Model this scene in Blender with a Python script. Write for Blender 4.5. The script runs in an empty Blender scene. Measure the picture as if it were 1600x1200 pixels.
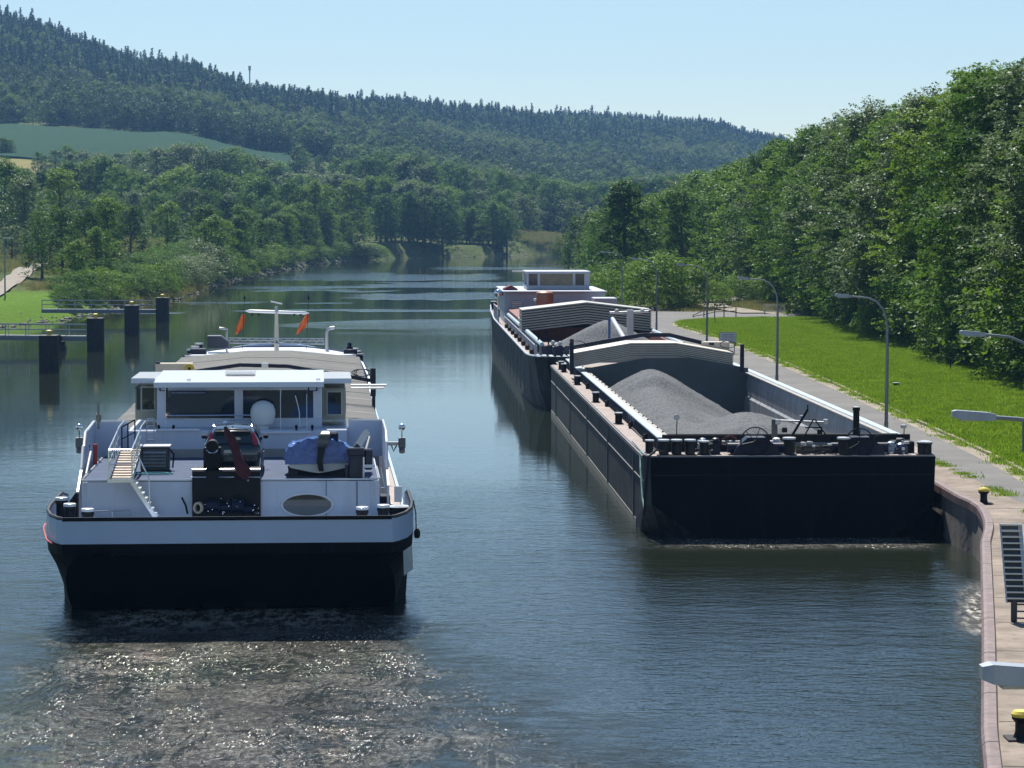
import bpy, math, random
import numpy as np
from mathutils import Vector, Matrix

PI = math.pi
rng = np.random.default_rng(7)
random.seed(7)
sc = bpy.context.scene
COL = sc.collection

# ------------------------------------------------------------------ camera, sky, sun, exposure
FPX = 4500.0                       # focal length in pixels of a 1600 pixel wide picture
CAM = Vector((0.0, 0.0, 12.3))
PITCH = math.atan(255.0 / FPX)
cam_data = bpy.data.cameras.new('camera')
cam = bpy.data.objects.new('camera', cam_data)
COL.objects.link(cam)
cam.location = CAM
cam.rotation_euler = (PI / 2 - PITCH, 0, 0)
cam_data.sensor_width = 36
cam_data.lens = 36 * FPX / 1600
cam_data.clip_start = 0.5
cam_data.clip_end = 12000
sc.camera = cam

SUN_AZ = math.radians(-9)          # from +Y, negative = towards -X
SUN_EL = math.radians(56)
world = bpy.data.worlds.new('World')
sc.world = world
world.use_nodes = True
wn = world.node_tree
bg = wn.nodes['Background']
sky = wn.nodes.new('ShaderNodeTexSky')
sky.sky_type = 'NISHITA'
sky.sun_disc = False
sky.sun_elevation = SUN_EL
sky.sun_rotation = SUN_AZ
sky.altitude = 200
sky.air_density = 1.0
sky.dust_density = 0.0
sky.ozone_density = 4.0
wn.links.new(sky.outputs[0], bg.inputs[0])
bg.inputs[1].default_value = 0.069
sun_data = bpy.data.lights.new('sun', 'SUN')
sun_data.energy = 5.0
sun_data.angle = math.radians(0.5)
sun_data.color = (1.0, 0.95, 0.86)
sun = bpy.data.objects.new('sun', sun_data)
COL.objects.link(sun)
sdir = Vector((math.sin(SUN_AZ) * math.cos(SUN_EL), math.cos(SUN_AZ) * math.cos(SUN_EL), math.sin(SUN_EL)))
sun.rotation_euler = sdir.to_track_quat('Z', 'Y').to_euler()
sc.view_settings.view_transform = 'Standard'
sc.view_settings.look = 'None'
sc.view_settings.exposure = 0.62
sc.view_settings.gamma = 1.0
sc.view_settings.use_curve_mapping = False
sc.render.engine = 'CYCLES'
cy = sc.cycles
cy.max_bounces = 7
cy.diffuse_bounces = 3
cy.glossy_bounces = 3
cy.transmission_bounces = 4
cy.transparent_max_bounces = 6
cy.volume_bounces = 0
cy.caustics_reflective = False
cy.caustics_refractive = False
cy.sample_clamp_indirect = 6
cy.use_denoising = True

# ------------------------------------------------------------------ measuring: a ray of the photograph
def ray(px, py):
    d = Vector(((px - 800) / FPX, 1.0, (600 - py) / FPX))
    d.rotate(Matrix.Rotation(-PITCH, 4, 'X'))
    return d

def G(px, py, z=0.0):              # where the ray meets the level z
    d = ray(px, py)
    return CAM + d * ((z - CAM.z) / d.z)

def W(px, py, Y):                  # where the ray reaches the distance Y
    d = ray(px, py)
    return CAM + d * (Y / d.y)

# ------------------------------------------------------------------ materials
MATS = {}
def nd(nt, typ, **kw):
    n = nt.nodes.new(typ)
    for k, v in kw.items():
        if k.startswith('i_'):
            n.inputs[k[2:].replace('_', ' ')].default_value = v
        else:
            setattr(n, k, v)
    return n

def mat(name, col, rough=0.6, metal=0.0, var=0.12, scale=1.5, bump=0.0, bscale=8.0, spec=0.5, streak=0.0, col2=None, coat=0.0, stretch=(1, 1, 1)):
    """painted or mineral surface: base colour, mottled by noise, optional streaks of wear in a second colour"""
    if name in MATS:
        return MATS[name]
    m = bpy.data.materials.new(name)
    m.use_nodes = True
    nt = m.node_tree
    b = nt.nodes['Principled BSDF']
    b.inputs['Roughness'].default_value = rough
    b.inputs['Metallic'].default_value = metal
    b.inputs['Specular IOR Level'].default_value = spec
    b.inputs['Coat Weight'].default_value = coat
    tc = nd(nt, 'ShaderNodeTexCoord')
    n1 = nd(nt, 'ShaderNodeTexNoise')
    n1.inputs['Scale'].default_value = scale
    n1.inputs['Detail'].default_value = 6
    n1.inputs['Roughness'].default_value = 0.65
    mp = nd(nt, 'ShaderNodeMapping')
    mp.inputs['Scale'].default_value = stretch
    nt.links.new(tc.outputs['Object'], mp.inputs[0])
    nt.links.new(mp.outputs[0], n1.inputs['Vector'])
    mr = nd(nt, 'ShaderNodeMapRange')
    mr.inputs[1].default_value = 0.3; mr.inputs[2].default_value = 0.7
    mr.inputs[3].default_value = 1 - var; mr.inputs[4].default_value = 1 + var
    nt.links.new(n1.outputs[0], mr.inputs[0])
    sc_ = nd(nt, 'ShaderNodeVectorMath', operation='SCALE')
    sc_.inputs[0].default_value = col[:3]
    nt.links.new(mr.outputs[0], sc_.inputs['Scale'])
    out = sc_.outputs[0]
    if streak > 0 or col2 is not None:
        n2 = nd(nt, 'ShaderNodeTexNoise')
        n2.inputs['Scale'].default_value = 1.0
        n2.inputs['Detail'].default_value = 7
        n2.inputs['Roughness'].default_value = 0.7
        m2 = nd(nt, 'ShaderNodeMapping')
        m2.inputs['Scale'].default_value = (2.2, 2.2, 0.5)
        nt.links.new(tc.outputs['Object'], m2.inputs[0])
        nt.links.new(m2.outputs[0], n2.inputs['Vector'])
        r2 = nd(nt, 'ShaderNodeMapRange')
        r2.inputs[1].default_value = 0.52; r2.inputs[2].default_value = 0.72
        r2.inputs[3].default_value = 0.0; r2.inputs[4].default_value = streak
        nt.links.new(n2.outputs[0], r2.inputs[0])
        mx = nd(nt, 'ShaderNodeMix', data_type='RGBA')
        nt.links.new(r2.outputs[0], mx.inputs[0])
        nt.links.new(out, mx.inputs[6])
        mx.inputs[7].default_value = (*(col2 or (0.12, 0.07, 0.04)), 1)
        out = mx.outputs[2]
    nt.links.new(out, b.inputs['Base Color'])
    if bump > 0:
        n3 = nd(nt, 'ShaderNodeTexNoise')
        n3.inputs['Scale'].default_value = bscale
        n3.inputs['Detail'].default_value = 4
        nt.links.new(tc.outputs['Object'], n3.inputs['Vector'])
        bp = nd(nt, 'ShaderNodeBump')
        bp.inputs['Strength'].default_value = 1.0
        bp.inputs['Distance'].default_value = bump
        nt.links.new(n3.outputs[0], bp.inputs['Height'])
        nt.links.new(bp.outputs[0], b.inputs['Normal'])
    MATS[name] = m
    return m

def glassy(name, col, rough=0.05):
    m = mat(name, col, rough=rough, var=0.25, scale=0.8, spec=0.9)
    return m

# ------------------------------------------------------------------ mesh building
class MB:
    def __init__(s):
        s.v = []; s.f = []
    def add(s, vs, fs):
        o = len(s.v)
        s.v += [tuple(p) for p in vs]
        s.f += [tuple(i + o for i in f) for f in fs]
        return s
    def box(s, x0, x1, y0, y1, z0, z1):
        return s.add([(x0, y0, z0), (x1, y0, z0), (x1, y1, z0), (x0, y1, z0), (x0, y0, z1), (x1, y0, z1), (x1, y1, z1), (x0, y1, z1)],
                     [(0, 3, 2, 1), (4, 5, 6, 7), (0, 1, 5, 4), (1, 2, 6, 5), (2, 3, 7, 6), (3, 0, 4, 7)])
    def cbox(s, x0, x1, y0, y1, z0, z1, c=0.02):
        """a box with its edges chamfered"""
        vs = []; fs = []
        xs, ys, zs = (x0, x1), (y0, y1), (z0, z1)
        idx = {}
        for i in (0, 1):
            for j in (0, 1):
                for k in (0, 1):
                    sx, sy, sz = (1 - 2 * i) * c, (1 - 2 * j) * c, (1 - 2 * k) * c
                    P = (xs[i], ys[j], zs[k])
                    for a in range(3):
                        q = [P[0] + sx, P[1] + sy, P[2] + sz]
                        q[a] = P[a]
                        idx[(i, j, k, a)] = len(vs); vs.append(tuple(q))
        def face(keys):
            fs.append(tuple(idx[k] for k in keys))
        for i in (0, 1):
            q = [(i, 0, 0, 0), (i, 1, 0, 0), (i, 1, 1, 0), (i, 0, 1, 0)]
            face(q if i else q[::-1])
            q = [(0, i, 0, 1), (1, i, 0, 1), (1, i, 1, 1), (0, i, 1, 1)]
            face(q[::-1] if i else q)
            q = [(0, 0, i, 2), (1, 0, i, 2), (1, 1, i, 2), (0, 1, i, 2)]
            face(q if i else q[::-1])
        for a in (0, 1):
            for b in (0, 1):
                face([(a, b, 0, 0), (a, b, 0, 1), (a, b, 1, 1), (a, b, 1, 0)])
                face([(a, 0, b, 0), (a, 0, b, 2), (a, 1, b, 2), (a, 1, b, 0)])
                face([(0, a, b, 1), (0, a, b, 2), (1, a, b, 2), (1, a, b, 1)])
        for i in (0, 1):
            for j in (0, 1):
                for k in (0, 1):
                    face([(i, j, k, 0), (i, j, k, 1), (i, j, k, 2)])
        return s.add(vs, fs)
    def ring(s, c, n, r, ax):
        ax = Vector(ax).normalized()
        t = Vector((0, 0, 1)) if abs(ax.z) < 0.9 else Vector((1, 0, 0))
        a = ax.cross(t).normalized(); b = ax.cross(a)
        return [Vector(c) + (a * math.cos(2 * PI * i / n) + b * math.sin(2 * PI * i / n)) * r for i in range(n)]
    def cyl(s, p0, p1, r0, r1=None, n=12, cap=True):
        r1 = r0 if r1 is None else r1
        p0, p1 = Vector(p0), Vector(p1)
        ax = p1 - p0
        vs = s.ring(p0, n, r0, ax) + s.ring(p1, n, r1, ax)
        fs = [(i, (i + 1) % n, n + (i + 1) % n, n + i) for i in range(n)]
        if cap:
            fs += [tuple(range(n))[::-1], tuple(range(n, 2 * n))]
        return s.add(vs, fs)
    def tube(s, pts, r, n=8, closed=False, radii=None):
        pts = [Vector(p) for p in pts]
        N = len(pts); vs = []
        prev = None
        for i, p in enumerate(pts):
            if closed: ax = pts[(i + 1) % N] - pts[i - 1]
            else: ax = pts[min(i + 1, N - 1)] - pts[max(i - 1, 0)]
            ax.normalize()
            if prev is None:
                t = Vector((0, 0, 1)) if abs(ax.z) < 0.9 else Vector((1, 0, 0))
                a = ax.cross(t).normalized()
            else:
                a = (prev - ax * prev.dot(ax)).normalized()
            prev = a
            b = ax.cross(a)
            rr = radii[i] if radii else r
            vs += [p + (a * math.cos(2 * PI * k / n) + b * math.sin(2 * PI * k / n)) * rr for k in range(n)]
        fs = []
        M = N if closed else N - 1
        for i in range(M):
            j = (i + 1) % N
            fs += [(i * n + k, i * n + (k + 1) % n, j * n + (k + 1) % n, j * n + k) for k in range(n)]
        if not closed:
            fs += [tuple(range(n))[::-1], tuple(range((N - 1) * n, N * n))]
        return s.add(vs, fs)
    def lathe(s, c, prof, n=16):
        """prof: (radius, z) from the bottom up, turned round the vertical at c"""
        vs = []
        for r, z in prof:
            vs += [(c[0] + r * math.cos(2 * PI * k / n), c[1] + r * math.sin(2 * PI * k / n), c[2] + z) for k in range(n)]
        fs = []
        for i in range(len(prof) - 1):
            fs += [(i * n + k, i * n + (k + 1) % n, (i + 1) * n + (k + 1) % n, (i + 1) * n + k) for k in range(n)]
        fs += [tuple(range(n))[::-1], tuple(range((len(prof) - 1) * n, len(prof) * n))]
        return s.add(vs, fs)
    def prism(s, pts, d):
        """a flat outline pushed along the vector d"""
        n = len(pts); d = Vector(d)
        vs = [Vector(p) for p in pts] + [Vector(p) + d for p in pts]
        fs = [tuple(range(n))[::-1], tuple(range(n, 2 * n))] + [(i, (i + 1) % n, n + (i + 1) % n, n + i) for i in range(n)]
        return s.add(vs, fs)
    def loft(s, secs, cap=True, closed=True):
        n = len(secs[0]); vs = []
        for q in secs: vs += q
        fs = []
        K = n if closed else n - 1
        for i in range(len(secs) - 1):
            fs += [(i * n + k, i * n + (k + 1) % n, (i + 1) * n + (k + 1) % n, (i + 1) * n + k) for k in range(K)]
        if cap and closed:
            fs += [tuple(range(n))[::-1], tuple(range((len(secs) - 1) * n, len(secs) * n))]
        return s.add(vs, fs)
    def quad(s, a, b, c, d):
        return s.add([a, b, c, d], [(0, 1, 2, 3)])
    def ball(s, c, r, n=10, sq=1.0):
        return s.lathe(c, [(max(0.001, r * math.sin(PI * i / n)), -r * sq * math.cos(PI * i / n)) for i in range(n + 1)], n * 2)
    def mesh(s, name, m, smooth=False):
        me = bpy.data.meshes.new(name)
        me.from_pydata(s.v, [], s.f)
        me.materials.append(m)
        import bmesh
        bm = bmesh.new(); bm.from_mesh(me)
        bmesh.ops.recalc_face_normals(bm, faces=bm.faces)
        bm.to_mesh(me); bm.free()
        if smooth:
            me.polygons.foreach_set('use_smooth', [True] * len(me.polygons))
            try:
                me.set_sharp_from_angle(angle=math.radians(40))
            except Exception:
                pass
        return me
    def build(s, name, m, parent=None, smooth=False):
        o = bpy.data.objects.new(name, s.mesh(name, m, smooth))
        COL.objects.link(o)
        o.parent = parent
        return o

def tag(o, label=None, cat=None, group=None, kind=None):
    if label: o['label'] = label
    if cat: o['category'] = cat
    if group: o['group'] = group
    if kind: o['kind'] = kind
    return o

def empty(name, loc, rz=0.0, label=None, cat=None, group=None):
    o = bpy.data.objects.new(name, None)
    COL.objects.link(o)
    o.location = loc
    o.rotation_euler = (0, 0, rz)
    o.empty_display_size = 0.3
    return tag(o, label, cat, group)

def link_copy(src, parent, name=None):
    c = src.copy()
    COL.objects.link(c)
    c.parent = parent
    return c

def copy_tree(o, parent=None):
    c = o.copy()
    COL.objects.link(c)
    c.parent = parent
    for ch in list(o.children):
        copy_tree(ch, c)
    return c

def np_mesh(name, verts, quads, mats, attrs=None, n=4):
    """mesh straight from arrays; quads: (N, n) indices"""
    me = bpy.data.meshes.new(name)
    V = len(verts); F = len(quads)
    me.vertices.add(V)
    me.vertices.foreach_set('co', np.asarray(verts, dtype=np.float32).ravel())
    me.loops.add(F * n)
    me.loops.foreach_set('vertex_index', np.asarray(quads, dtype=np.int32).ravel())
    me.polygons.add(F)
    me.polygons.foreach_set('loop_start', np.arange(0, F * n, n, dtype=np.int32))
    me.polygons.foreach_set('loop_total', np.full(F, n, dtype=np.int32))
    for k, a in (attrs or {}).items():
        at = me.attributes.new(k, 'FLOAT', 'POINT')
        at.data.foreach_set('value', np.asarray(a, dtype=np.float32))
    for m in mats: me.materials.append(m)
    me.update(calc_edges=True)
    return me
# ------------------------------------------------------------------ river outline and terrain
LEFT_SHORE = [(-60, -40), (-59, 330), (-56, 357), (-53, 450), (-57, 584), (-56, 771), (-51, 880), (-42, 930), (-30, 962), (-4, 985), (6, 1030), (60, 1050), (300, 1080), (900, 1250)]
QUAY_EDGE = [(4.0, 20), (9.6, 58.1), (11.8, 71.5), (15.2, 92.7), (16.1, 97.5), (16.7, 102), (16.95, 105.2), (16.8, 107.8), (16.75, 113.6), (14.4, 187), (9.9, 287), (7.9, 335)]
RIGHT_SHORE = [(1.5, -40)] + QUAY_EDGE + [(8.5, 350), (10, 420), (13, 620), (30, 800), (100, 890), (300, 920), (900, 1050)]
RIVER = np.array(LEFT_SHORE + RIGHT_SHORE[::-1], dtype=float)

def seg_dist(P, poly, closed=True):
    d = np.full(len(P), 1e9)
    n = len(poly)
    for i in range(n if closed else n - 1):
        a = poly[i]; b = poly[(i + 1) % n]
        ab = b - a
        t = np.clip(((P - a) @ ab) / (ab @ ab), 0, 1)
        d = np.minimum(d, np.linalg.norm(P - (a + t[:, None] * ab), axis=1))
    return d

def inside(P, poly):
    x, y = P[:, 0], P[:, 1]
    c = np.zeros(len(P), bool)
    n = len(poly)
    for i in range(n):
        x0, y0 = poly[i]; x1, y1 = poly[(i + 1) % n]
        k = ((y0 > y) != (y1 > y)) & (x < (x1 - x0) * (y - y0) / (y1 - y0 + 1e-12) + x0)
        c ^= k
    return c

TP = np.array([-600, 0, 250, 450, 600, 750, 900, 1100, 1190, 1300, 1600, 2400], float)
TY = np.array([-100, 300, 500, 900, 1000, 1150, 1300, 1500, 1800, 2150, 2500, 2900, 3600], float)
TZ = np.array([
    # -100 300  500  900 1000 1150 1300 1500 1800 2150 2500 2900 3600
    [1.5, 1.5, 4.0, 14, 22, 46, 58, 72, 115, 172, 172, 150, 120],
    [1.5, 1.5, 3.6, 10, 16, 38, 49, 62, 102, 155, 148, 130, 110],
    [1.5, 1.5, 2.6, 8, 12, 30, 45, 58, 86, 121, 112, 105, 100],
    [1.5, 1.5, 2.0, 6, 8, 20, 33, 47, 70, 97, 99, 100, 95],
    [1.5, 1.5, 1.5, 4, 6, 18, 27, 36, 58, 86, 104, 96, 90],
    [1.5, 1.5, 1.5, 3, 4, 11, 18, 27, 45, 70, 99, 97, 92],
    [1.5, 1.5, 1.5, 2.5, 3, 8, 10, 20, 36, 58, 88, 106, 95],
    [1.5, 1.5, 1.5, 3, 3, 5, 10, 14, 28, 50, 78, 99, 95],
    [1.5, 1.5, 1.6, 3, 3, 5, 8, 12, 24, 44, 68, 86, 84],
    [1.5, 1.6, 1.8, 4, 4, 5, 7, 10, 18, 30, 45, 60, 60],
    [1.5, 1.6, 2.0, 4, 4, 5, 6, 8, 12, 18, 28, 40, 42],
    [1.5, 1.8, 2.4, 4, 4, 5, 6, 8, 12, 18, 28, 40, 42]])

def land_z(X, Y):
    X = np.asarray(X, float); Y = np.asarray(Y, float)
    P = 800 + FPX * X / np.maximum(Y, 250)
    P = np.clip(P, TP[0], TP[-1] - 1e-3)
    Yc = np.clip(Y, TY[0], TY[-1] - 1e-3)
    i = np.searchsorted(TP, P, side='right') - 1
    j = np.searchsorted(TY, Yc, side='right') - 1
    u = (P - TP[i]) / (TP[i + 1] - TP[i]); u = u * u * (3 - 2 * u)
    w = (Yc - TY[j]) / (TY[j + 1] - TY[j])
    z = (TZ[i, j] * (1 - u) * (1 - w) + TZ[i + 1, j] * u * (1 - w) + TZ[i, j + 1] * (1 - u) * w + TZ[i + 1, j + 1] * u * w)
    q = np.stack([X, Y], 1)
    d = seg_dist(q, RIVER)
    ins = inside(q, RIVER)
    wob = 0.5 * np.sin(X * 0.13 + Y * 0.07) * np.sin(Y * 0.11) + 0.3 * np.sin(X * 0.41 - Y * 0.31)
    bank = np.clip(d / 5.0, 0, 1)
    zl = -0.25 + bank * (z + 0.25) + np.clip(d / 30, 0, 1) * wob * 0.5
    zr = -0.3 - np.clip(d * 0.4, 0, 3.5)
    return np.where(ins, zr, zl)

def lz(x, y):
    return float(land_z(np.array([x]), np.array([y]))[0])

def spaced(vals):
    out = []
    for a, b, st in vals:
        k = max(1, int(round((b - a) / st)))
        out += [a + (b - a) * i / k for i in range(k)]
    out.append(vals[-1][1])
    return np.array(out)

gx = spaced([(-1400, -500, 45), (-500, -120, 12), (-120, -45, 1.8), (-45, 5, 5), (5, 45, 2.0), (45, 200, 10), (200, 1300, 50)])
gy = spaced([(-60, 300, 6), (300, 620, 3.5), (620, 1100, 6), (1100, 1600, 14), (1600, 3000, 28), (3000, 3700, 70)])
XX, YY = np.meshgrid(gx, gy)
ZZ = land_z(XX.ravel(), YY.ravel())
# under the quay, the road and the lawn of the right bank the earth stays below the paving
q = np.stack([XX.ravel(), YY.ravel()], 1)
und = (q[:, 0] > -2) & (q[:, 0] < 60) & (q[:, 1] < 325) & ~inside(q, RIVER)
ZZ = np.where(und, np.minimum(ZZ, 1.4), ZZ)
nx, ny = len(gx), len(gy)
I = (np.arange(ny - 1)[:, None] * nx + np.arange(nx - 1)[None, :]).ravel()
quads = np.stack([I, I + 1, I + nx + 1, I + nx], 1)

def math_n(nt, op, a, b=None, c=None):
    n = nt.nodes.new('ShaderNodeMath'); n.operation = op
    for i, x in enumerate((a, b, c)):
        if x is None: continue
        if hasattr(x, 'is_output'): nt.links.new(x, n.inputs[i])
        else: n.inputs[i].default_value = x
    return n.outputs[0]

def maprange(nt, x, a, b, c=0.0, d=1.0, smooth=True):
    n = nt.nodes.new('ShaderNodeMapRange')
    if smooth: n.interpolation_type = 'SMOOTHSTEP'
    nt.links.new(x, n.inputs[0])
    for i, v in enumerate((a, b, c, d)): n.inputs[i + 1].default_value = v
    return n.outputs[0]

def noise(nt, vec, scale, detail=4, rough=0.55, dist=0.0):
    n = nt.nodes.new('ShaderNodeTexNoise')
    n.inputs['Scale'].default_value = scale
    n.inputs['Detail'].default_value = detail
    n.inputs['Roughness'].default_value = rough
    n.inputs['Distortion'].default_value = dist
    nt.links.new(vec, n.inputs['Vector'])
    return n.outputs[0]

def mapping(nt, vec, scale=(1, 1, 1), rot=(0, 0, 0), loc=(0, 0, 0)):
    n = nt.nodes.new('ShaderNodeMapping')
    n.inputs['Scale'].default_value = scale
    n.inputs['Rotation'].default_value = rot
    n.inputs['Location'].default_value = loc
    nt.links.new(vec, n.inputs[0])
    return n.outputs[0]

def mixc(nt, fac, a, b):
    n = nt.nodes.new('ShaderNodeMix'); n.data_type = 'RGBA'
    for sock, x in ((n.inputs[0], fac), (n.inputs[6], a), (n.inputs[7], b)):
        if hasattr(x, 'is_output'): nt.links.new(x, sock)
        else: sock.default_value = x if isinstance(x, float) else (*x, 1)
    return n.outputs[2]

def grass_mat(name, c1, c2, c3, s=0.6, spec=0.05):
    m = bpy.data.materials.new(name); m.use_nodes = True
    nt = m.node_tree; b = nt.nodes['Principled BSDF']
    g = nt.nodes.new('ShaderNodeNewGeometry')
    P = g.outputs['Position']
    f1 = maprange(nt, noise(nt, P, s * 0.25, 5), 0.35, 0.65)
    f2 = maprange(nt, noise(nt, P, s * 5, 6, 0.85), 0.4, 0.62)
    c = mixc(nt, f1, c1, c2)
    c = mixc(nt, f2, c, c3)
    nt.links.new(c, b.inputs['Base Color'])
    b.inputs['Roughness'].default_value = 0.8
    b.inputs['Specular IOR Level'].default_value = spec
    bp = nt.nodes.new('ShaderNodeBump'); bp.inputs['Distance'].default_value = 0.3
    nt.links.new(noise(nt, P, 4.0, 6, 0.75), bp.inputs['Height'])
    nt.links.new(bp.outputs[0], b.inputs['Normal'])
    return m

M_MEADOW = grass_mat('meadow_grass', (0.075, 0.105, 0.028), (0.15, 0.15, 0.06), (0.05, 0.085, 0.018), 0.15)
_nt = M_MEADOW.node_tree; _b = _nt.nodes['Principled BSDF']
_g = _nt.nodes.new('ShaderNodeNewGeometry').outputs['Position']
_s = _nt.nodes.new('ShaderNodeSeparateXYZ'); _nt.links.new(_g, _s.inputs[0])
_w = math_n(_nt, 'MULTIPLY', math_n(_nt, 'SUBTRACT', noise(_nt, _g, .12, 4), .5), 40.0)
_m = math_n(_nt, 'MULTIPLY', maprange(_nt, math_n(_nt, 'ADD', _s.outputs[1], _w), 385, 415, 1.0, 0.0), maprange(_nt, _s.outputs[0], -52, -48, 1.0, 0.0))
_c = mixc(_nt, maprange(_nt, noise(_nt, _g, 1.2, 6, .8), .35, .65), (.08, .17, .012), (.14, .25, .018))
_old = _b.inputs['Base Color'].links[0].from_socket
_nt.links.new(mixc(_nt, _m, _old, _c), _b.inputs['Base Color'])
M_LAWN = grass_mat('lawn_grass', (0.12, 0.235, 0.012), (0.16, 0.28, 0.018), (0.06, 0.13, 0.008), 0.9)
M_CROP = grass_mat('crop_green', (0.012, 0.055, 0.022), (0.016, 0.065, 0.024), (0.012, 0.048, 0.02), 0.08)
M_HAY = grass_mat('hay_yellow', (0.3, 0.25, 0.09), (0.26, 0.22, 0.08), (0.2, 0.2, 0.07), 0.08)
M_LIGHT = grass_mat('pasture_green', (0.12, 0.2, 0.035), (0.14, 0.22, 0.04), (0.1, 0.17, 0.03), 0.08)

me = np_mesh('terrain', np.stack([XX.ravel(), YY.ravel(), ZZ], 1), quads, [M_MEADOW])
me.polygons.foreach_set('use_smooth', [True] * len(me.polygons))
terrain = bpy.data.objects.new('terrain', me); COL.objects.link(terrain)
tag(terrain, kind='structure')

def drape(name, poly, m, lift=0.25, step=12.0, label=None):
    """a field lying on the terrain: grid of the outline's box cut to the outline"""
    poly = np.array(poly, float)
    x0, y0 = poly.min(0); x1, y1 = poly.max(0)
    xs = np.arange(x0, x1 + step, step); ys = np.arange(y0, y1 + step, step)
    A, B = np.meshgrid(xs, ys)
    z = land_z(A.ravel(), B.ravel()) + lift
    n = len(xs)
    I = (np.arange(len(ys) - 1)[:, None] * n + np.arange(n - 1)[None, :]).ravel()
    Q = np.stack([I, I + 1, I + n + 1, I + n], 1)
    V = np.stack([A.ravel(), B.ravel(), z], 1)
    c = V[Q][:, :, :2].mean(1)
    Q = Q[inside(c, poly)]
    o = bpy.data.objects.new(name, np_mesh(name, V, Q, [m])); COL.objects.link(o)
    tag(o, kind='structure')
    return o

def fan(px, Y):
    return ((px - 800) / FPX * Y, Y)
CROP = [fan(-100, 1140), fan(120, 1150), fan(240, 1175), fan(460, 1330), fan(500, 1480), fan(420, 1500), fan(300, 1500), fan(150, 1500), fan(-100, 1500)]
HAY = [fan(-60, 1090), fan(80, 1090), fan(75, 1140), fan(-60, 1138)]
PAST = [fan(405, 1150), fan(480, 1180), fan(520, 1260), fan(480, 1300), fan(420, 1240)]
YEL = [fan(535, 1330), fan(575, 1330), fan(575, 1400), fan(535, 1390)]
drape('crop_field', CROP, M_CROP, 0.6, 8)
drape('hay_field', HAY, M_HAY, 0.5, 4)
drape('pasture', PAST, M_LIGHT, 0.5, 4)
drape('stubble_field', YEL, M_HAY, 0.5, 4)
FIELDS = [np.array(p) for p in (CROP, HAY, PAST, YEL)]

# ------------------------------------------------------------------ river water
def ship_frame_nodes(nt, P, x0, y0, ang):
    """coordinates (across, astern) of a ship's stern frame"""
    s = nt.nodes.new('ShaderNodeSeparateXYZ'); nt.links.new(P, s.inputs[0])
    dx = math_n(nt, 'SUBTRACT', s.outputs[0], x0)
    dy = math_n(nt, 'SUBTRACT', s.outputs[1], y0)
    ca, sa = math.cos(ang), math.sin(ang)
    u = math_n(nt, 'ADD', math_n(nt, 'MULTIPLY', dx, ca), math_n(nt, 'MULTIPLY', dy, sa))
    v = math_n(nt, 'ADD', math_n(nt, 'MULTIPLY', dx, -sa), math_n(nt, 'MULTIPLY', dy, ca))
    return u, v

m = bpy.data.materials.new('river_water'); m.use_nodes = True
nt = m.node_tree; b = nt.nodes['Principled BSDF']
gP = nt.nodes.new('ShaderNodeNewGeometry').outputs['Position']
sep = nt.nodes.new('ShaderNodeSeparateXYZ'); nt.links.new(gP, sep.inputs[0])
gX, gY = sep.outputs[0], sep.outputs[1]
# how rough the water is: rippled near the ships, calm and mirror-like up river, with wind patches
calm = math_n(nt, 'MULTIPLY', maprange(nt, gY, 230, 520, 1.0, 0.9), maprange(nt, gY, 75, 160, 1.0, 0.05))
patch = maprange(nt, noise(nt, mapping(nt, gP, (0.012, 0.022, 1), (0, 0, 0), (3.1, 0.4, 0)), 1.0, 3, 0.5, 0.6), 0.555, 0.585, 0.0, 1.0)
patch = math_n(nt, 'MULTIPLY', patch, maprange(nt, gY, 300, 420, 0.0, 1.0))
patch = math_n(nt, 'MULTIPLY', patch, maprange(nt, gY, 760, 860, 1.0, 0.0))
wob_ = math_n(nt, 'MULTIPLY', math_n(nt, 'SUBTRACT', noise(nt, mapping(nt, gP, (0.06, 0.02, 1)), 1.0, 4, .6), 0.5), 60.0)
yb = math_n(nt, 'ADD', gY, wob_)
for (ya, yb2, xa, xb) in ((596, 668, -52, -4), (452, 492, -24, 2), (556, 578, -18, 4), (506, 516, -46, -22), (735, 775, -20, 12)):
    bnd = math_n(nt, 'MULTIPLY', maprange(nt, yb, ya - 3, ya + 3, 0.0, 1.0), maprange(nt, yb, yb2 - 3, yb2 + 3, 1.0, 0.0))
    bnd = math_n(nt, 'MULTIPLY', bnd, math_n(nt, 'MULTIPLY', maprange(nt, gX, xa - 6, xa + 6, 0.0, 1.0), maprange(nt, gX, xb - 4, xb + 4, 1.0, 0.0)))
    patch = math_n(nt, 'MAXIMUM', patch, bnd)
calm = math_n(nt, 'ADD', calm, math_n(nt, 'MULTIPLY', patch, 0.85))
gust = maprange(nt, noise(nt, mapping(nt, gP, (0.05, 0.03, 1)), 1.0, 3), 0.3, 0.7, 0.65, 1.15)
amp = math_n(nt, 'MULTIPLY', calm, gust)
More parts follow.
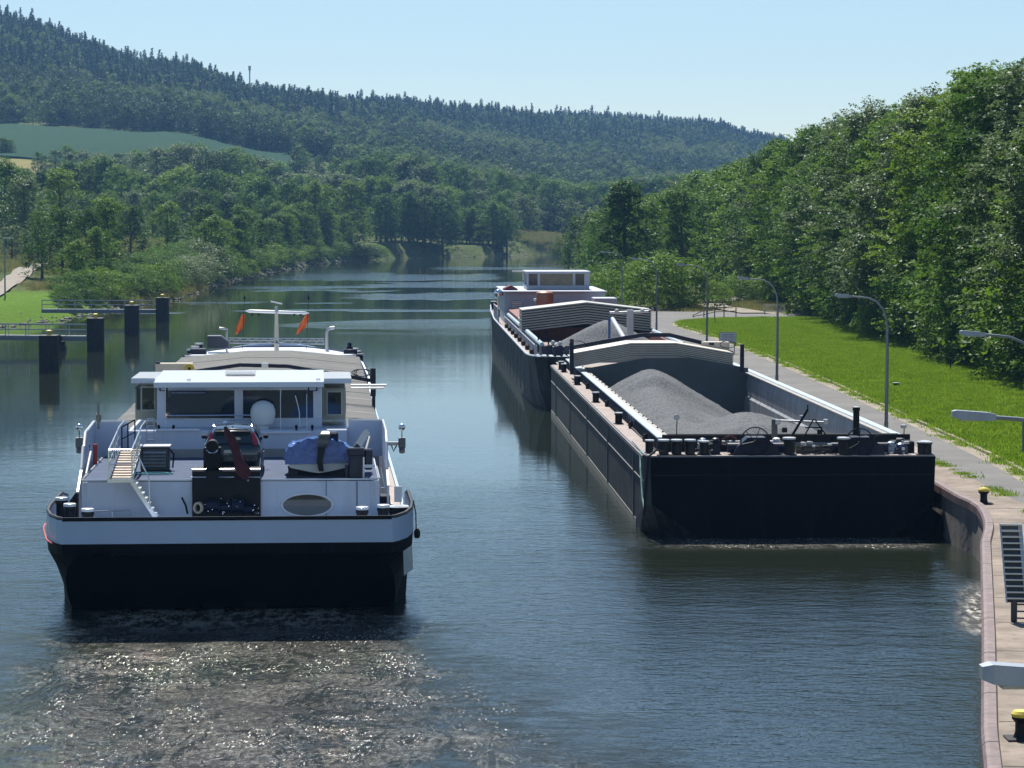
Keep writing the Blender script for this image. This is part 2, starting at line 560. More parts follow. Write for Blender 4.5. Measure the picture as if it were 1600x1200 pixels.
# wake of the ship on the left
u, v = ship_frame_nodes(nt, gP, -8.9, 91.5, math.radians(3.8))
wid = maprange(nt, v, -34, 0, 12.5, 5.4, False)
edge_n = math_n(nt, 'MULTIPLY', math_n(nt, 'SUBTRACT', noise(nt, gP, 0.35, 4), 0.5), 6.0)
ua = math_n(nt, 'ADD', math_n(nt, 'ABSOLUTE', math_n(nt, 'SUBTRACT', u, 0.4)), edge_n)
wk = maprange(nt, math_n(nt, 'DIVIDE', ua, wid), 0.1, 1.15, 1.0, 0.0)
wk = math_n(nt, 'MULTIPLY', wk, maprange(nt, v, -0.2, -1.6, 0.0, 1.0))
wk = math_n(nt, 'MULTIPLY', wk, maprange(nt, v, -70, -34, 0.35, 1.0))
swirl = math_n(nt, 'MAXIMUM', maprange(nt, noise(nt, mapping(nt, gP, (1, .6, 1)), 0.28, 5, .7, 1.5), .34, .62, 0.3, 1.0), maprange(nt, v, -16, -6, 0.0, 1.0))
wk = math_n(nt, 'MULTIPLY', wk, swirl)
# wash under the bow of the lighter and along the quay
s2 = maprange(nt, gY, 106.0, 109.5, 0.0, 1.0)
s2 = math_n(nt, 'MULTIPLY', s2, maprange(nt, gY, 110.5, 113.5, 1.0, 0.0))
s2 = math_n(nt, 'MULTIPLY', s2, maprange(nt, gX, 3.5, 7.5, 0.0, 1.0))
s2 = math_n(nt, 'MULTIPLY', s2, maprange(nt, gX, 15.0, 17.0, 1.0, 0.0))
qd = math_n(nt, 'SUBTRACT', math_n(nt, 'ADD', math_n(nt, 'MULTIPLY', gY, 0.1615), 0.22), gX)   # distance off the near quay wall
s3 = maprange(nt, math_n(nt, 'ADD', qd, math_n(nt, 'MULTIPLY', edge_n, 0.12)), 0.0, 1.1, 1.0, 0.0)
s3 = math_n(nt, 'MULTIPLY', s3, maprange(nt, gY, 83, 89, 0.0, 1.0))
s3 = math_n(nt, 'MULTIPLY', s3, maprange(nt, gY, 92, 100, 1.0, 0.0))
churn = math_n(nt, 'MAXIMUM', math_n(nt, 'MAXIMUM', wk, math_n(nt, 'MULTIPLY', s2, 0.8)), s3)
# waves (metres)
w1 = math_n(nt, 'MULTIPLY', noise(nt, mapping(nt, gP, (0.75, 1.0, 1), (0, 0, 0.35)), 1.05, 2, 0.5, 0.4), 0.16)
w2 = math_n(nt, 'MULTIPLY', noise(nt, mapping(nt, gP, (0.7, 1.0, 1), (0, 0, -0.3)), 2.6, 3, 0.65, 0.3), 0.135)
w3 = math_n(nt, 'MULTIPLY', noise(nt, gP, 9.0, 3, 0.6), 0.03)
w0 = math_n(nt, 'MULTIPLY', noise(nt, mapping(nt, gP, (0.35, 1.0, 1)), 0.22, 2), 0.3)
h = math_n(nt, 'ADD', math_n(nt, 'ADD', w1, w2), math_n(nt, 'ADD', w3, w0))
h = math_n(nt, 'MULTIPLY', h, math_n(nt, 'MULTIPLY', amp, 0.33))
w4 = math_n(nt, 'MULTIPLY', maprange(nt, noise(nt, gP, 7.0, 2, 0.6), 0.66, 0.72, 0.0, 0.16), maprange(nt, noise(nt, gP, 0.5, 4, .7), 0.46, 0.64, 0.0, 1.0))
h = math_n(nt, 'ADD', h, math_n(nt, 'MULTIPLY', w4, maprange(nt, gY, 100, 220, 1.0, 0.25)))
wc = math_n(nt, 'MULTIPLY', noise(nt, gP, 1.3, 6, 0.7, 1.2), 0.24)
crest = maprange(nt, noise(nt, mapping(nt, gP, (.45, 1.5, 1)), .8, 5, .72), .555, .64, 0.0, .95)
crest = math_n(nt, 'MULTIPLY', math_n(nt, 'MULTIPLY', crest, maprange(nt, noise(nt, gP, .09, 3), .42, .58, 0.15, 1.0)), maprange(nt, gY, 95, 150, 1.0, 0.0))
h = math_n(nt, 'ADD', h, math_n(nt, 'MULTIPLY', wc, churn))
bp = nt.nodes.new('ShaderNodeBump')
bp.inputs['Strength'].default_value = 1.0
bp.inputs['Distance'].default_value = 1.0
nt.links.new(h, bp.inputs['Height'])
nt.links.new(bp.outputs[0], b.inputs['Normal'])
# foam, with the wake's sun glitter painted in as white dots
gS = mapping(nt, gP, (1.0, 0.32, 1.0))
ridg = math_n(nt, 'ABSOLUTE', math_n(nt, 'SUBTRACT', noise(nt, gS, 1.1, 8, 0.78, 1.8), 0.5))
thr = maprange(nt, churn, 0.1, 1.0, 0.0, 0.085)
foam_glint = math_n(nt, 'SUBTRACT', thr, ridg)
foam_glint = maprange(nt, foam_glint, -0.012, 0.016, 0.0, 1.0)
fine = maprange(nt, noise(nt, gS, 7.0, 5, 0.85), 0.47, 0.56, 0.0, 1.0)
clot = maprange(nt, noise(nt, gP, 0.2, 4, .6, .8), 0.35, 0.65, 0.35, 1.0)
foam_glint = math_n(nt, 'MULTIPLY', math_n(nt, 'MULTIPLY', foam_glint, maprange(nt, fine, 0, 1, 0.25, 0.75)), clot)
painted_glitter = maprange(nt, noise(nt, mapping(nt, gP, (1.0, 0.22, 1.0)), 12.0, 3, 0.7), 0.575, 0.62, 0.0, 1.0)
painted_glitter = math_n(nt, 'MULTIPLY', painted_glitter, maprange(nt, noise(nt, gS, 0.9, 6, 0.75, 1.0), 0.42, 0.60, 0.0, 1.0))
painted_glitter = math_n(nt, 'MULTIPLY', painted_glitter, maprange(nt, noise(nt, mapping(nt, gP, (1, .7, 1)), .22, 5, .65, 1.2), .40, .60, 0.2, 1.0))
foam_glint = math_n(nt, 'MAXIMUM', math_n(nt, 'MULTIPLY', foam_glint, 0.32), math_n(nt, 'MULTIPLY', painted_glitter, maprange(nt, churn, 0.1, 0.6, 0.0, 0.9)))
boil = math_n(nt, 'MULTIPLY', maprange(nt, math_n(nt, 'ABSOLUTE', u), 2.5, 5.2, 1.0, 0.0), math_n(nt, 'MULTIPLY', maprange(nt, v, -7.5, -2.0, 0.0, 1.0), maprange(nt, v, -0.3, -0.9, 0.0, 1.0)))
boil = math_n(nt, 'MULTIPLY', boil, maprange(nt, noise(nt, gS, 2.2, 6, .8), .44, .56, 0.0, .9))
foam_glint = math_n(nt, 'MAXIMUM', foam_glint, boil)
near_s = math_n(nt, 'MULTIPLY', s3, maprange(nt, noise(nt, gS, 3.0, 5, 0.8), 0.42, 0.6, 0.0, 0.6))
foam_glint = math_n(nt, 'MAXIMUM', foam_glint, near_s)
foam_glint = math_n(nt, 'MULTIPLY', foam_glint, maprange(nt, churn, 0.02, 0.12, 0.0, 1.0))
body = mixc(nt, maprange(nt, churn, 0.0, 0.8), (0.016, 0.022, 0.014), (0.03, 0.032, 0.026))
col = mixc(nt, foam_glint, body, (0.85, 0.82, 0.74))
nt.links.new(col, b.inputs['Base Color'])
nt.links.new(maprange(nt, foam_glint, 0, 1, 0.03, 0.5), b.inputs['Roughness'])
b.inputs['IOR'].default_value = 1.333
wm = MB().add([(-1400, -60, 0), (1300, -60, 0), (1300, 1400, 0), (-1400, 1400, 0)], [(0, 1, 2, 3)])
water = wm.build('river_water', m); tag(water, kind='structure')

# stone rip-rap along the left shore
M_STONE = mat('shore_stone', (0.2, 0.19, 0.16), 0.85, var=0.3, scale=3)
vs = []; fs = []
r2 = np.random.default_rng(3)
ico = [(0.0, 0.0, 1.0), (0.9, 0.0, 0.3), (0.2, 0.85, 0.35), (-0.8, 0.5, 0.3), (-0.7, -0.6, 0.35), (0.3, -0.85, 0.3), (0.0, 0.0, -0.6)]
icf = [(0, 1, 2), (0, 2, 3), (0, 3, 4), (0, 4, 5), (0, 5, 1), (6, 2, 1), (6, 3, 2), (6, 4, 3), (6, 5, 4), (6, 1, 5)]
LS = np.array(LEFT_SHORE[:11], float)
pts = []
for i in range(1, len(LS) - 1):
    a, c = LS[i], LS[i + 1]
    L = np.linalg.norm(c - a)
    if a[1] < 320 and c[1] < 340:
        a = np.array([-59.0, 250.0]); L = 80
    for k in range(int(L * 1.5)):
        t = r2.random(); p = a + (c - a) * t
        nrm = np.array([-(c - a)[1], (c - a)[0]]) / np.linalg.norm(c - a)
        pts.append(p + nrm * r2.normal(0.6, 0.7))
for p in pts:
    z = max(0.0, lz(p[0], p[1])); r = 0.1 + 0.25 * r2.random() ** 2 + 0.0002 * p[1]
    o = len(vs); a = r2.random() * 6.28
    for x, y, w in ico:
        k = r * (0.7 + 0.6 * r2.random())
        vs.append((p[0] + k * (x * math.cos(a) - y * math.sin(a)), p[1] + k * (x * math.sin(a) + y * math.cos(a)), z + w * k * 0.8))
    fs += [(q0 + o, q1 + o, q2 + o) for q0, q1, q2 in icf]
rip = MB().add(vs, fs).build('shore_stones', M_STONE)
tag(rip, 'pale loose stones along the waterline of the far bank', 'stones', kind='stuff')

# ------------------------------------------------------------------ quay, road, lawn on the right bank
ZQ = 1.9
QE = [Vector((x, y)) for x, y in [(1.0, -40)] + QUAY_EDGE]
def smooth_poly(pts, n=4):
    out = []
    for i in range(len(pts) - 1):
        p0 = pts[max(i - 1, 0)]; p1 = pts[i]; p2 = pts[i + 1]; p3 = pts[min(i + 2, len(pts) - 1)]
        for k in range(n):
            t = k / n
            out.append(0.5 * ((2 * p1) + (p2 - p0) * t + (2 * p0 - 5 * p1 + 4 * p2 - p3) * t * t + (3 * p1 - p0 - 3 * p2 + p3) * t ** 3))
    out.append(pts[-1])
    return out
QS = QE[:5] + smooth_poly(QE[4:10], 5)[1:] + QE[10:]
def offset(pts, d):
    out = []
    for i, p in enumerate(pts):
        t = (pts[min(i + 1, len(pts) - 1)] - pts[max(i - 1, 0)]).normalized()
        out.append(p + Vector((t.y, -t.x)) * d)
    return out
def strip(name, A, B, za, zb, m, skirt=0.0, parent=None):
    mb = MB()
    vs = [(p.x, p.y, za) for p in A] + [(p.x, p.y, zb) for p in B]
    n = len(A)
    fs = [(i, i + 1, n + i + 1, n + i) for i in range(n - 1)]
    mb.add(vs, fs)
    if skirt:
        mb.add([(p.x, p.y, za) for p in A] + [(p.x, p.y, za - skirt) for p in A], [(i, n + i, n + i + 1, i + 1) for i in range(n - 1)])
        mb.add([(p.x, p.y, zb) for p in B] + [(p.x, p.y, zb - skirt) for p in B], [(i, i + 1, n + i + 1, n + i) for i in range(n - 1)])
    return mb.build(name, m, parent)
M_QWALL = mat('quay_wall_concrete', (0.17, 0.15, 0.13), 0.85, var=0.35, scale=0.9, bump=0.02, bscale=3, streak=0.6, col2=(0.05, 0.045, 0.035))
M_COPE = mat('coping_steel', (0.13, 0.085, 0.083), 0.6, var=0.4, scale=2.5, streak=0.8, col2=(0.27, 0.2, 0.19), bump=0.006, bscale=15)
M_QCON = mat('quay_concrete', (0.22, 0.18, 0.145), 0.9, var=0.4, scale=0.6, streak=0.9, col2=(0.12, 0.1, 0.085), bump=0.01, bscale=6)
M_ASPH = mat('asphalt', (0.155, 0.153, 0.15), 0.9, var=0.2, scale=0.3, bump=0.004, bscale=30, streak=0.5, col2=(0.11, 0.108, 0.105), spec=0.3)
M_KERB = mat('kerb_stone', (0.3, 0.25, 0.2), 0.9, var=0.3, scale=4)
wall = strip('quay_wall', QS, offset(QS, 0.6), ZQ - 0.2, ZQ - 0.2, M_QWALL, skirt=5.0)
tag(wall, kind='structure')
# coping: pieces of 4 m with open joints, each its own part
cum = [0.0]
for i in range(1, len(QS)): cum.append(cum[-1] + (QS[i] - QS[i - 1]).length)
def along(s):
    for i in range(1, len(QS)):
        if cum[i] >= s or i == len(QS) - 1:
            t = (s - cum[i - 1]) / (cum[i] - cum[i - 1])
            return QS[i - 1].lerp(QS[i], t), (QS[i] - QS[i - 1]).normalized()
s = 55.0
while s < 190:
    L = 6.0 if s < 140 else 12.0
    A = [along(s + 0.03 + (L - 0.06) * k / 6)[0] for k in range(7)]
    T = [along(s + 0.03 + (L - 0.06) * k / 6)[1] for k in range(7)]
    secs = []
    for p, t in zip(A, T):
        nrm = Vector((t.y, -t.x))
        pr = [(-0.06, -0.25), (-0.06, 0.02), (0.0, 0.09), (0.08, 0.11), (0.26, 0.11), (0.29, 0.03), (0.29, -0.25)]
        secs.append([(p.x + nrm.x * a, p.y + nrm.y * a, ZQ + z) for a, z in pr])
    MB().loft(secs).build('coping_piece', M_COPE, wall, smooth=False)
    s += L
strip('quay_paving', offset(QS, 0.29), offset(QS, 1.95), ZQ, ZQ, M_QCON).__setitem__('kind', 'structure')
# expansion joints of the quay paving are real gaps filled by dark strips 4 mm proud
M_JOINT = mat('joint_filler', (0.04, 0.035, 0.03), 0.9)
jm = MB()
for s in np.arange(60, 190, 5.0):
    p, t = along(s); n_ = Vector((t.y, -t.x))
    a, c = p + n_ * 0.31, p + n_ * 1.93
    w = t * 0.03
    jm.quad((a.x - w.x, a.y - w.y, ZQ + .004), (c.x - w.x, c.y - w.y, ZQ + .004), (c.x + w.x, c.y + w.y, ZQ + .004), (a.x + w.x, a.y + w.y, ZQ + .004))
tag(jm.build('paving_joints', M_JOINT), kind='structure')

KERB = [(14.8, 60), (19.6, 92), (21.05, 118), (21.0, 140), (20.8, 157), (20.4, 185), (19.7, 216), (18.5, 253), (17.1, 276), (16.7, 287), (17.6, 297), (20.5, 304), (25.5, 307), (31.0, 308)]
KS = smooth_poly([Vector(p) for p in KERB], 5)
# road sheet between the quay paving and the kerb
left = offset(QS, 1.95)
left = [p for p in left if p.y < 327]
road_pts = [(p.x, p.y) for p in left] + [(7.0, 331), (16, 331), (24.4, 329.5), (26.5, 325.0), (31.5, 319), (31.5, 308)] + [(p.x + 0.02, p.y) for p in KS[::-1]] + [(14.8, 60), (12.5, 40), (9, -40)]
def flat_poly(name, pts, z, m):
    import bmesh
    bm = bmesh.new()
    vs = [bm.verts.new((x, y, z)) for x, y in pts]
    f = bm.faces.new(vs)
    bmesh.ops.triangulate(bm, faces=[f], ngon_method='EAR_CLIP')
    bmesh.ops.recalc_face_normals(bm, faces=bm.faces)
    for f in bm.faces:
        if f.normal.z < 0: f.normal_flip()
    me = bpy.data.meshes.new(name); bm.to_mesh(me); bm.free(); me.materials.append(m)
    o = bpy.data.objects.new(name, me); COL.objects.link(o)
    tag(o, kind='structure'); return o
flat_poly('service_road', road_pts, ZQ + 0.004, M_ASPH)
base_pts = [(p.x, p.y) for p in offset(QS, 0.5)] + [(8, 345), (45, 345), (70, 330), (70, -40)]
flat_poly('quay_ground', base_pts, ZQ - 0.02, mat('packed_earth', (0.2, 0.17, 0.12), 0.95, var=0.3))
# kerb: single stones while they can be told apart, 1 m each
kc = [0.0]
for i in range(1, len(KS)): kc.append(kc[-1] + (KS[i] - KS[i - 1]).length)
def on_kerb(s):
    for i in range(1, len(KS)):
        if kc[i] >= s or i == len(KS) - 1:
            t = (s - kc[i - 1]) / (kc[i] - kc[i - 1])
            return KS[i - 1].lerp(KS[i], t), (KS[i] - KS[i - 1]).normalized()
kerb = empty('kerb', (0, 0, 0)); tag(kerb, kind='structure')
kerb_me = [MB().cbox(-0.09, 0.09, -0.49, 0.49, -0.1, 0.12 + 0.01 * k, 0.015).mesh('kerb_stone', M_KERB) for k in range(3)]
s = 0.0
while s < kc[-1] - 1:
    p, t = on_kerb(s + 0.5)
    o = bpy.data.objects.new('kerb_stone', kerb_me[random.randrange(3)]); COL.objects.link(o); o.parent = kerb
    o.location = (p.x + 0.1 + random.uniform(-.015, .015), p.y, ZQ); o.rotation_euler = (0, 0, math.atan2(t.y, t.x) - PI / 2 + random.uniform(-.01, .01))
    s += 1.0
# pale gutter strip beside the kerb
strip('gutter', [p + Vector((-0.65, 0)) for p in KS[:58]], KS[:58], ZQ + 0.008, ZQ + 0.008, mat('gutter_dust', (0.25, 0.22, 0.17), 0.95, var=0.3, scale=1.5, streak=0.6, col2=(0.28, 0.25, 0.21))).__setitem__('kind', 'structure')
# lawn
lawn_pts = [(p.x + 0.15, p.y) for p in KS] + [(31.2, 308), (90, 312), (90, 30), (14, 30)]
ls_x = np.arange(14, 75, 1.5); ls_y = np.arange(30, 314, 2.0)
flat_poly('lawn', lawn_pts, ZQ + 0.08, M_LAWN)
LAWN = np.array(lawn_pts)
LAWN_Z = ZQ + 0.08
M_GRAVEL = mat('gravel_path', (0.25, 0.22, 0.18), 0.95, var=0.2, scale=0.8, bump=0.01, bscale=10)
# track leaving the yard
tr = smooth_poly([Vector(p) for p in [(27.3, 323), (26.0, 336), (24.5, 352), (27, 372), (34, 395)]], 5)
strip('track', offset(tr, -1.7), offset(tr, 1.7), 2.02, 2.02, M_GRAVEL).__setitem__('kind', 'structure')
# marking by the fourth lamp
# path on the left bank
tp = smooth_poly([G(-20, 470, 1.9).to_2d(), G(20, 445, 2.4).to_2d(), G(45, 428, 2.9).to_2d(), G(75, 421, 3.2).to_2d(), G(120, 418, 3.3).to_2d()], 6)
pa, pb = offset(tp, -1.7), offset(tp, 1.7)
vs = [(p.x, p.y, lz(p.x, p.y) + 0.25) for p in pa] + [(p.x, p.y, lz(p.x, p.y) + 0.25) for p in pb]
n = len(pa)
tag(MB().add(vs, [(i, i + 1, n + i + 1, n + i) for i in range(n - 1)]).build('gravel_path', M_GRAVEL), kind='structure')
# ------------------------------------------------------------------ foliage
def leaf_mat(name, c1, c2, trans=0.36, rough=0.42, silver=0.0):
    m = bpy.data.materials.new(name); m.use_nodes = True
    nt = m.node_tree
    for n in list(nt.nodes):
        if n.type == 'BSDF_PRINCIPLED': nt.nodes.remove(n)
    out = [n for n in nt.nodes if n.type == 'OUTPUT_MATERIAL'][0]
    at = nt.nodes.new('ShaderNodeAttribute'); at.attribute_name = 'tint'
    oi = nt.nodes.new('ShaderNodeObjectInfo')
    f = math_n(nt, 'ADD', math_n(nt, 'MULTIPLY', at.outputs['Fac'], 0.5), math_n(nt, 'MULTIPLY', oi.outputs['Random'], 0.6))
    c = mixc(nt, f, c1, c2)
    d = nt.nodes.new('ShaderNodeBsdfDiffuse'); nt.links.new(c, d.inputs['Color'])
    t = nt.nodes.new('ShaderNodeBsdfTranslucent')
    hs = nt.nodes.new('ShaderNodeHueSaturation'); hs.inputs['Saturation'].default_value = 1.05; hs.inputs['Value'].default_value = 1.15
    hs.inputs['Hue'].default_value = 0.495
    nt.links.new(c, hs.inputs['Color']); nt.links.new(hs.outputs[0], t.inputs['Color'])
    mx = nt.nodes.new('ShaderNodeMixShader'); mx.inputs[0].default_value = trans
    nt.links.new(d.outputs[0], mx.inputs[1]); nt.links.new(t.outputs[0], mx.inputs[2])
    g = nt.nodes.new('ShaderNodeBsdfGlossy'); g.inputs['Roughness'].default_value = rough
    g.inputs['Color'].default_value = (0.9, 0.95, 1.0, 1)
    m2 = nt.nodes.new('ShaderNodeMixShader'); m2.inputs[0].default_value = 0.012 + silver
    nt.links.new(mx.outputs[0], m2.inputs[1]); nt.links.new(g.outputs[0], m2.inputs[2])
    nt.links.new(m2.outputs[0], out.inputs['Surface'])
    return m

LM = {
    'dark': leaf_mat('leaf_dark', (0.038, 0.085, 0.014), (0.085, 0.175, 0.022)),
    'mid': leaf_mat('leaf_mid', (0.07, 0.14, 0.018), (0.145, 0.25, 0.03)),
    'lime': leaf_mat('leaf_lime', (0.085, 0.16, 0.018), (0.16, 0.26, 0.028)),
    'silver': leaf_mat('leaf_silver', (0.07, 0.12, 0.035), (0.14, 0.2, 0.075), silver=0.01),
    'needle': leaf_mat('needles', (0.014, 0.036, 0.018), (0.03, 0.06, 0.024), trans=0.2),
}
M_BARK = mat('bark', (0.09, 0.07, 0.05), 0.9, var=0.35, scale=3, bump=0.02, bscale=6)

def leaves_at(cen, nrm, size, r, tint, asp=0.6):
    """one bent quad per centre; nrm = facing"""
    N = len(cen)
    t = r.normal(size=(N, 3)); t -= (t * nrm).sum(1)[:, None] * nrm
    t /= np.linalg.norm(t, axis=1)[:, None] + 1e-9
    bvec = np.cross(nrm, t)
    s = size[:, None]
    a = cen - t * s * 0.5; c = cen + t * s * 0.5
    bend = nrm * s * 0.12
    b1 = cen + bvec * s * 0.5 * asp - bend; b2 = cen - bvec * s * 0.5 * asp - bend
    V = np.stack([a, b1, c, b2], 1).reshape(-1, 3)
    Q = np.arange(N * 4).reshape(N, 4)
    return V, Q, np.repeat(tint, 4)

def broadleaf(seed, H, R, lobes, sprays, per, leaf, low=0.12, top=1.0, droop=0.25, shape='round', reach=4.6):
    """crown of leafy sprays set on the surface of many lobes, plus a trunk with limbs"""
    r = np.random.default_rng(seed)
    zc0 = H * low
    cents = []; rads = []
    for i in range(lobes):
        f = (i + r.random()) / lobes                 # height fraction
        z = zc0 + (H - zc0) * (0.06 + 0.86 * f)
        if shape == 'round': env = max(math.sin(PI * min(1, 0.12 + 0.86 * f) ** 0.85) ** 0.55, 0.85 if f < 0.4 else 0)
        elif shape == 'cone': env = (1 - f) ** 0.75 * 0.95 + 0.08
        elif shape == 'column': env = 0.62 * math.sin(PI * (0.1 + 0.85 * f)) ** 0.4
        else: env = math.sin(PI * (0.25 + 0.7 * f)) ** 0.5
        a = i * 2.39996 + r.normal() * 0.5
        rr = R * env * (0.45 + 0.5 * r.random())
        cents.append((math.cos(a) * rr, math.sin(a) * rr, z))
        rads.append(R * (0.22 + 0.2 * r.random()) * (0.6 + 0.5 * env))
    cents.append((0, 0, H * 0.86)); rads.append(R * 0.3)
    cents = np.array(cents); rads = np.array(rads)
    k = r.integers(0, len(cents), sprays)
    d = r.normal(size=(sprays, 3)); d[:, 2] = d[:, 2] * 0.8 + 0.6
    d /= np.linalg.norm(d, axis=1)[:, None]
    depth = 1.0 - 0.5 * r.random(sprays) ** 2.2
    sp = cents[k] + d * rads[k][:, None] * depth[:, None] * np.array([1, 1, 0.85])
    sp += r.normal(size=sp.shape) * R * 0.03
    lobe_t = r.random(len(cents))
    st = np.clip(lobe_t[k] * 0.6 + r.random(sprays) * 0.5, 0, 1)
    # each spray: leaves along a short drooping twig that points outwards
    out = d + np.array([0, 0, 0.1]); out[:, :2] += sp[:, :2] / (R + 1e-6) * 0.7
    out /= np.linalg.norm(out, axis=1)[:, None]
    S = leaf * reach
    tt = r.random((sprays, per))
    side = np.cross(out, np.array([0, 0, 1.0])); side /= np.linalg.norm(side, axis=1)[:, None] + 1e-9
    ww = (r.random((sprays, per)) - 0.5) * 1.1 * (1 - tt * 0.6)
    cen = sp[:, None, :] + out[:, None, :] * (tt * S)[:, :, None] + side[:, None, :] * (ww * S)[:, :, None]
    cen[:, :, 2] -= droop * S * tt ** 2
    cen += r.normal(size=cen.shape) * leaf * 0.25
    nr = d[:, None, :] * 0.45 + np.array([0, 0, 0.65]) + r.normal(size=cen.shape) * 0.38
    nr /= np.linalg.norm(nr, axis=2)[:, :, None]
    N = sprays * per
    size = leaf * (0.65 + 0.7 * r.random(N))
    return leaves_at(cen.reshape(N, 3), nr.reshape(N, 3), size, r, np.repeat(st, per))

def conifer(seed, H, R, tiers, per, leaf):
    r = np.random.default_rng(seed)
    C = []; T = []
    for i in range(tiers):
        f = i / tiers
        z = H * (0.1 + 0.9 * f)
        rad = R * (1 - f) ** 0.85 + 0.15
        n = max(4, int(per * (1 - f * 0.75)))
        a = r.random(n) * 2 * PI; q = r.random(n) ** 0.6
        C.append(np.stack([np.cos(a) * rad * q, np.sin(a) * rad * q, z - 0.28 * rad * q + r.normal(size=n) * H / tiers * 0.25], 1))
        T.append(r.random(n))
    C = np.concatenate(C); T = np.concatenate(T)
    nr = np.stack([C[:, 0] * 0.3 / R, C[:, 1] * 0.3 / R, np.full(len(C), 0.8)], 1) + r.normal(size=C.shape) * 0.35
    nr /= np.linalg.norm(nr, axis=1)[:, None]
    return leaves_at(C, nr, leaf * (0.7 + 0.6 * r.random(len(C))), r, T, 0.45)

def trunk_mb(seed, H, R, low):
    r = random.Random(seed)
    mb = MB()
    pts = [(0, 0, -0.5)] + [(r.uniform(-.25, .25) * k * .4, r.uniform(-.25, .25) * k * .4, H * 0.17 * k) for k in range(1, 6)]
    rad = [H * 0.018 * (1.25 - 0.2 * k) for k in range(6)]
    mb.tube(pts, 0.2, 8, radii=rad)
    for i in range(7):
        k = r.randint(1, 4); b0 = Vector(pts[k]); a = i * 2.4
        tip = b0 + Vector((math.cos(a) * R * .75, math.sin(a) * R * .75, H * (.12 + .1 * r.random())))
        mid = b0.lerp(tip, .5) + Vector((0, 0, H * 0.02))
        mb.tube([b0, mid, tip], .1, 6, radii=[H * .007, H * .004, H * .0015])
    return mb

PROTO = {}
def proto(key, kind, leafm, seed, H, R, **kw):
    if kind == 'conifer':
        V, Q, T = conifer(seed, H, R, kw['tiers'], kw['per'], kw['leaf'])
    else:
        V, Q, T = broadleaf(seed, H, R, kw['lobes'], kw['sprays'], kw['per'], kw['leaf'], kw.get('low', .12), shape=kind, reach=kw.get('reach', 4.6))
    me = np_mesh('crown', V, Q, [LM[leafm]], {'tint': T})
    tm = trunk_mb(seed, H, R, kw.get('low', .12)).mesh('trunk', M_BARK, True)
    PROTO[key] = (me, tm, H)

# near (right tree line), H about 20 m
for i, (lm, kd, R) in enumerate([('mid', 'round', 5.2), ('dark', 'round', 5.4), ('lime', 'round', 5.0), ('silver', 'round', 5.0), ('dark', 'cone', 4.4), ('mid', 'low', 5.0)]):
    proto('near%d' % i, kd, lm, 11 + i, 20, R, lobes=30, sprays=1000, per=32, leaf=0.28, reach=5.2, low=0.04)
# middle distance
for i, (lm, kd, R) in enumerate([('mid', 'round', 5.6), ('dark', 'round', 5.4), ('lime', 'round', 5.2), ('silver', 'round', 5.2), ('dark', 'cone', 4.6), ('mid', 'column', 5.0), ('dark', 'low', 5.8), ('silver', 'low', 6.0)]):
    proto('mid%d' % i, kd, lm, 41 + i, 20, R, lobes=20, sprays=560, per=12, leaf=0.5, low=0.02, reach=3.2)
for i, (lm, kd) in enumerate([('mid', 'low'), ('silver', 'low'), ('dark', 'low'), ('lime', 'low')]):
    proto('bush%d' % i, kd, lm, 71 + i, 5, 3.2, lobes=14, sprays=420, per=12, leaf=0.24, low=0.0)
proto('conifer0', 'conifer', 'needle', 91, 20, 3.4, tiers=34, per=70, leaf=0.9)

def plant(key, x, y, h, name='broadleaf_tree', label=None, cat='tree', group=None, wide=1.0, z=None, trunk=True, rz=None):
    me, tm, H = PROTO[key]
    z = lz(x, y) if z is None else z
    o = empty(name, (x, y, z - 0.05), random.random() * 6.28 if rz is None else rz, label, cat, group)
    k = h / H
    o.scale = (k * wide, k * wide * random.uniform(.92, 1.08), k)
    c = bpy.data.objects.new('crown', me); COL.objects.link(c); c.parent = o
    if trunk:
        t = bpy.data.objects.new('trunk', tm); COL.objects.link(t); t.parent = o
    return o

# ---- tree line behind the lawn
r = random.Random(5)
G_R = 'trees of the dense row behind the lawn'
y = 118.0; i = 0
seq = ['near0', 'near3', 'near1', 'near2', 'near5', 'near0', 'near4', 'near2', 'near1', 'near3']
lab = {'near0': 'mid green broadleaf tree in the dense row behind the lawn', 'near1': 'dark green broadleaf tree in the dense row behind the lawn',
       'near2': 'bright yellow green broadleaf tree in the dense row behind the lawn', 'near3': 'silvery pale leaved tree in the dense row behind the lawn',
       'near4': 'narrow pointed dark tree in the dense row behind the lawn', 'near5': 'broad spreading green tree in the dense row behind the lawn'}
ORD = ['first', 'second', 'third', 'fourth', 'fifth', 'sixth', 'seventh', 'eighth', 'ninth', 'tenth', 'eleventh', 'twelfth', 'thirteenth', 'fourteenth', 'fifteenth', 'sixteenth']
CNT = {}
def rowlab(k, row):
    CNT[(k, row)] = CNT.get((k, row), -1) + 1
    return lab[k].split(' in the ')[0] + ', %s such from the picture edge in the %s row' % (ORD[min(CNT[(k, row)], 15)], row)
while y < 400:
    k = seq[i % len(seq)] if r.random() < .6 else 'near%d' % r.randrange(6)
    x = 36.2 + r.uniform(-.9, .9)
    h = r.uniform(15.5, 22.5)
    plant(k, x, y, h, 'broadleaf_tree', rowlab(k, 'front'), 'tree', G_R, .92 + r.uniform(-.12, .14), 1.9)
    if i % 2 == 0:
        k = 'near%d' % r.randrange(6)
        plant(k, 42.5 + r.uniform(-1, 1), y + 3, r.uniform(20, 24.5), 'broadleaf_tree', rowlab(k, 'rear'), 'tree', G_R, 1.05, 2.2)
    y += r.uniform(6.0, 8.0); i += 1
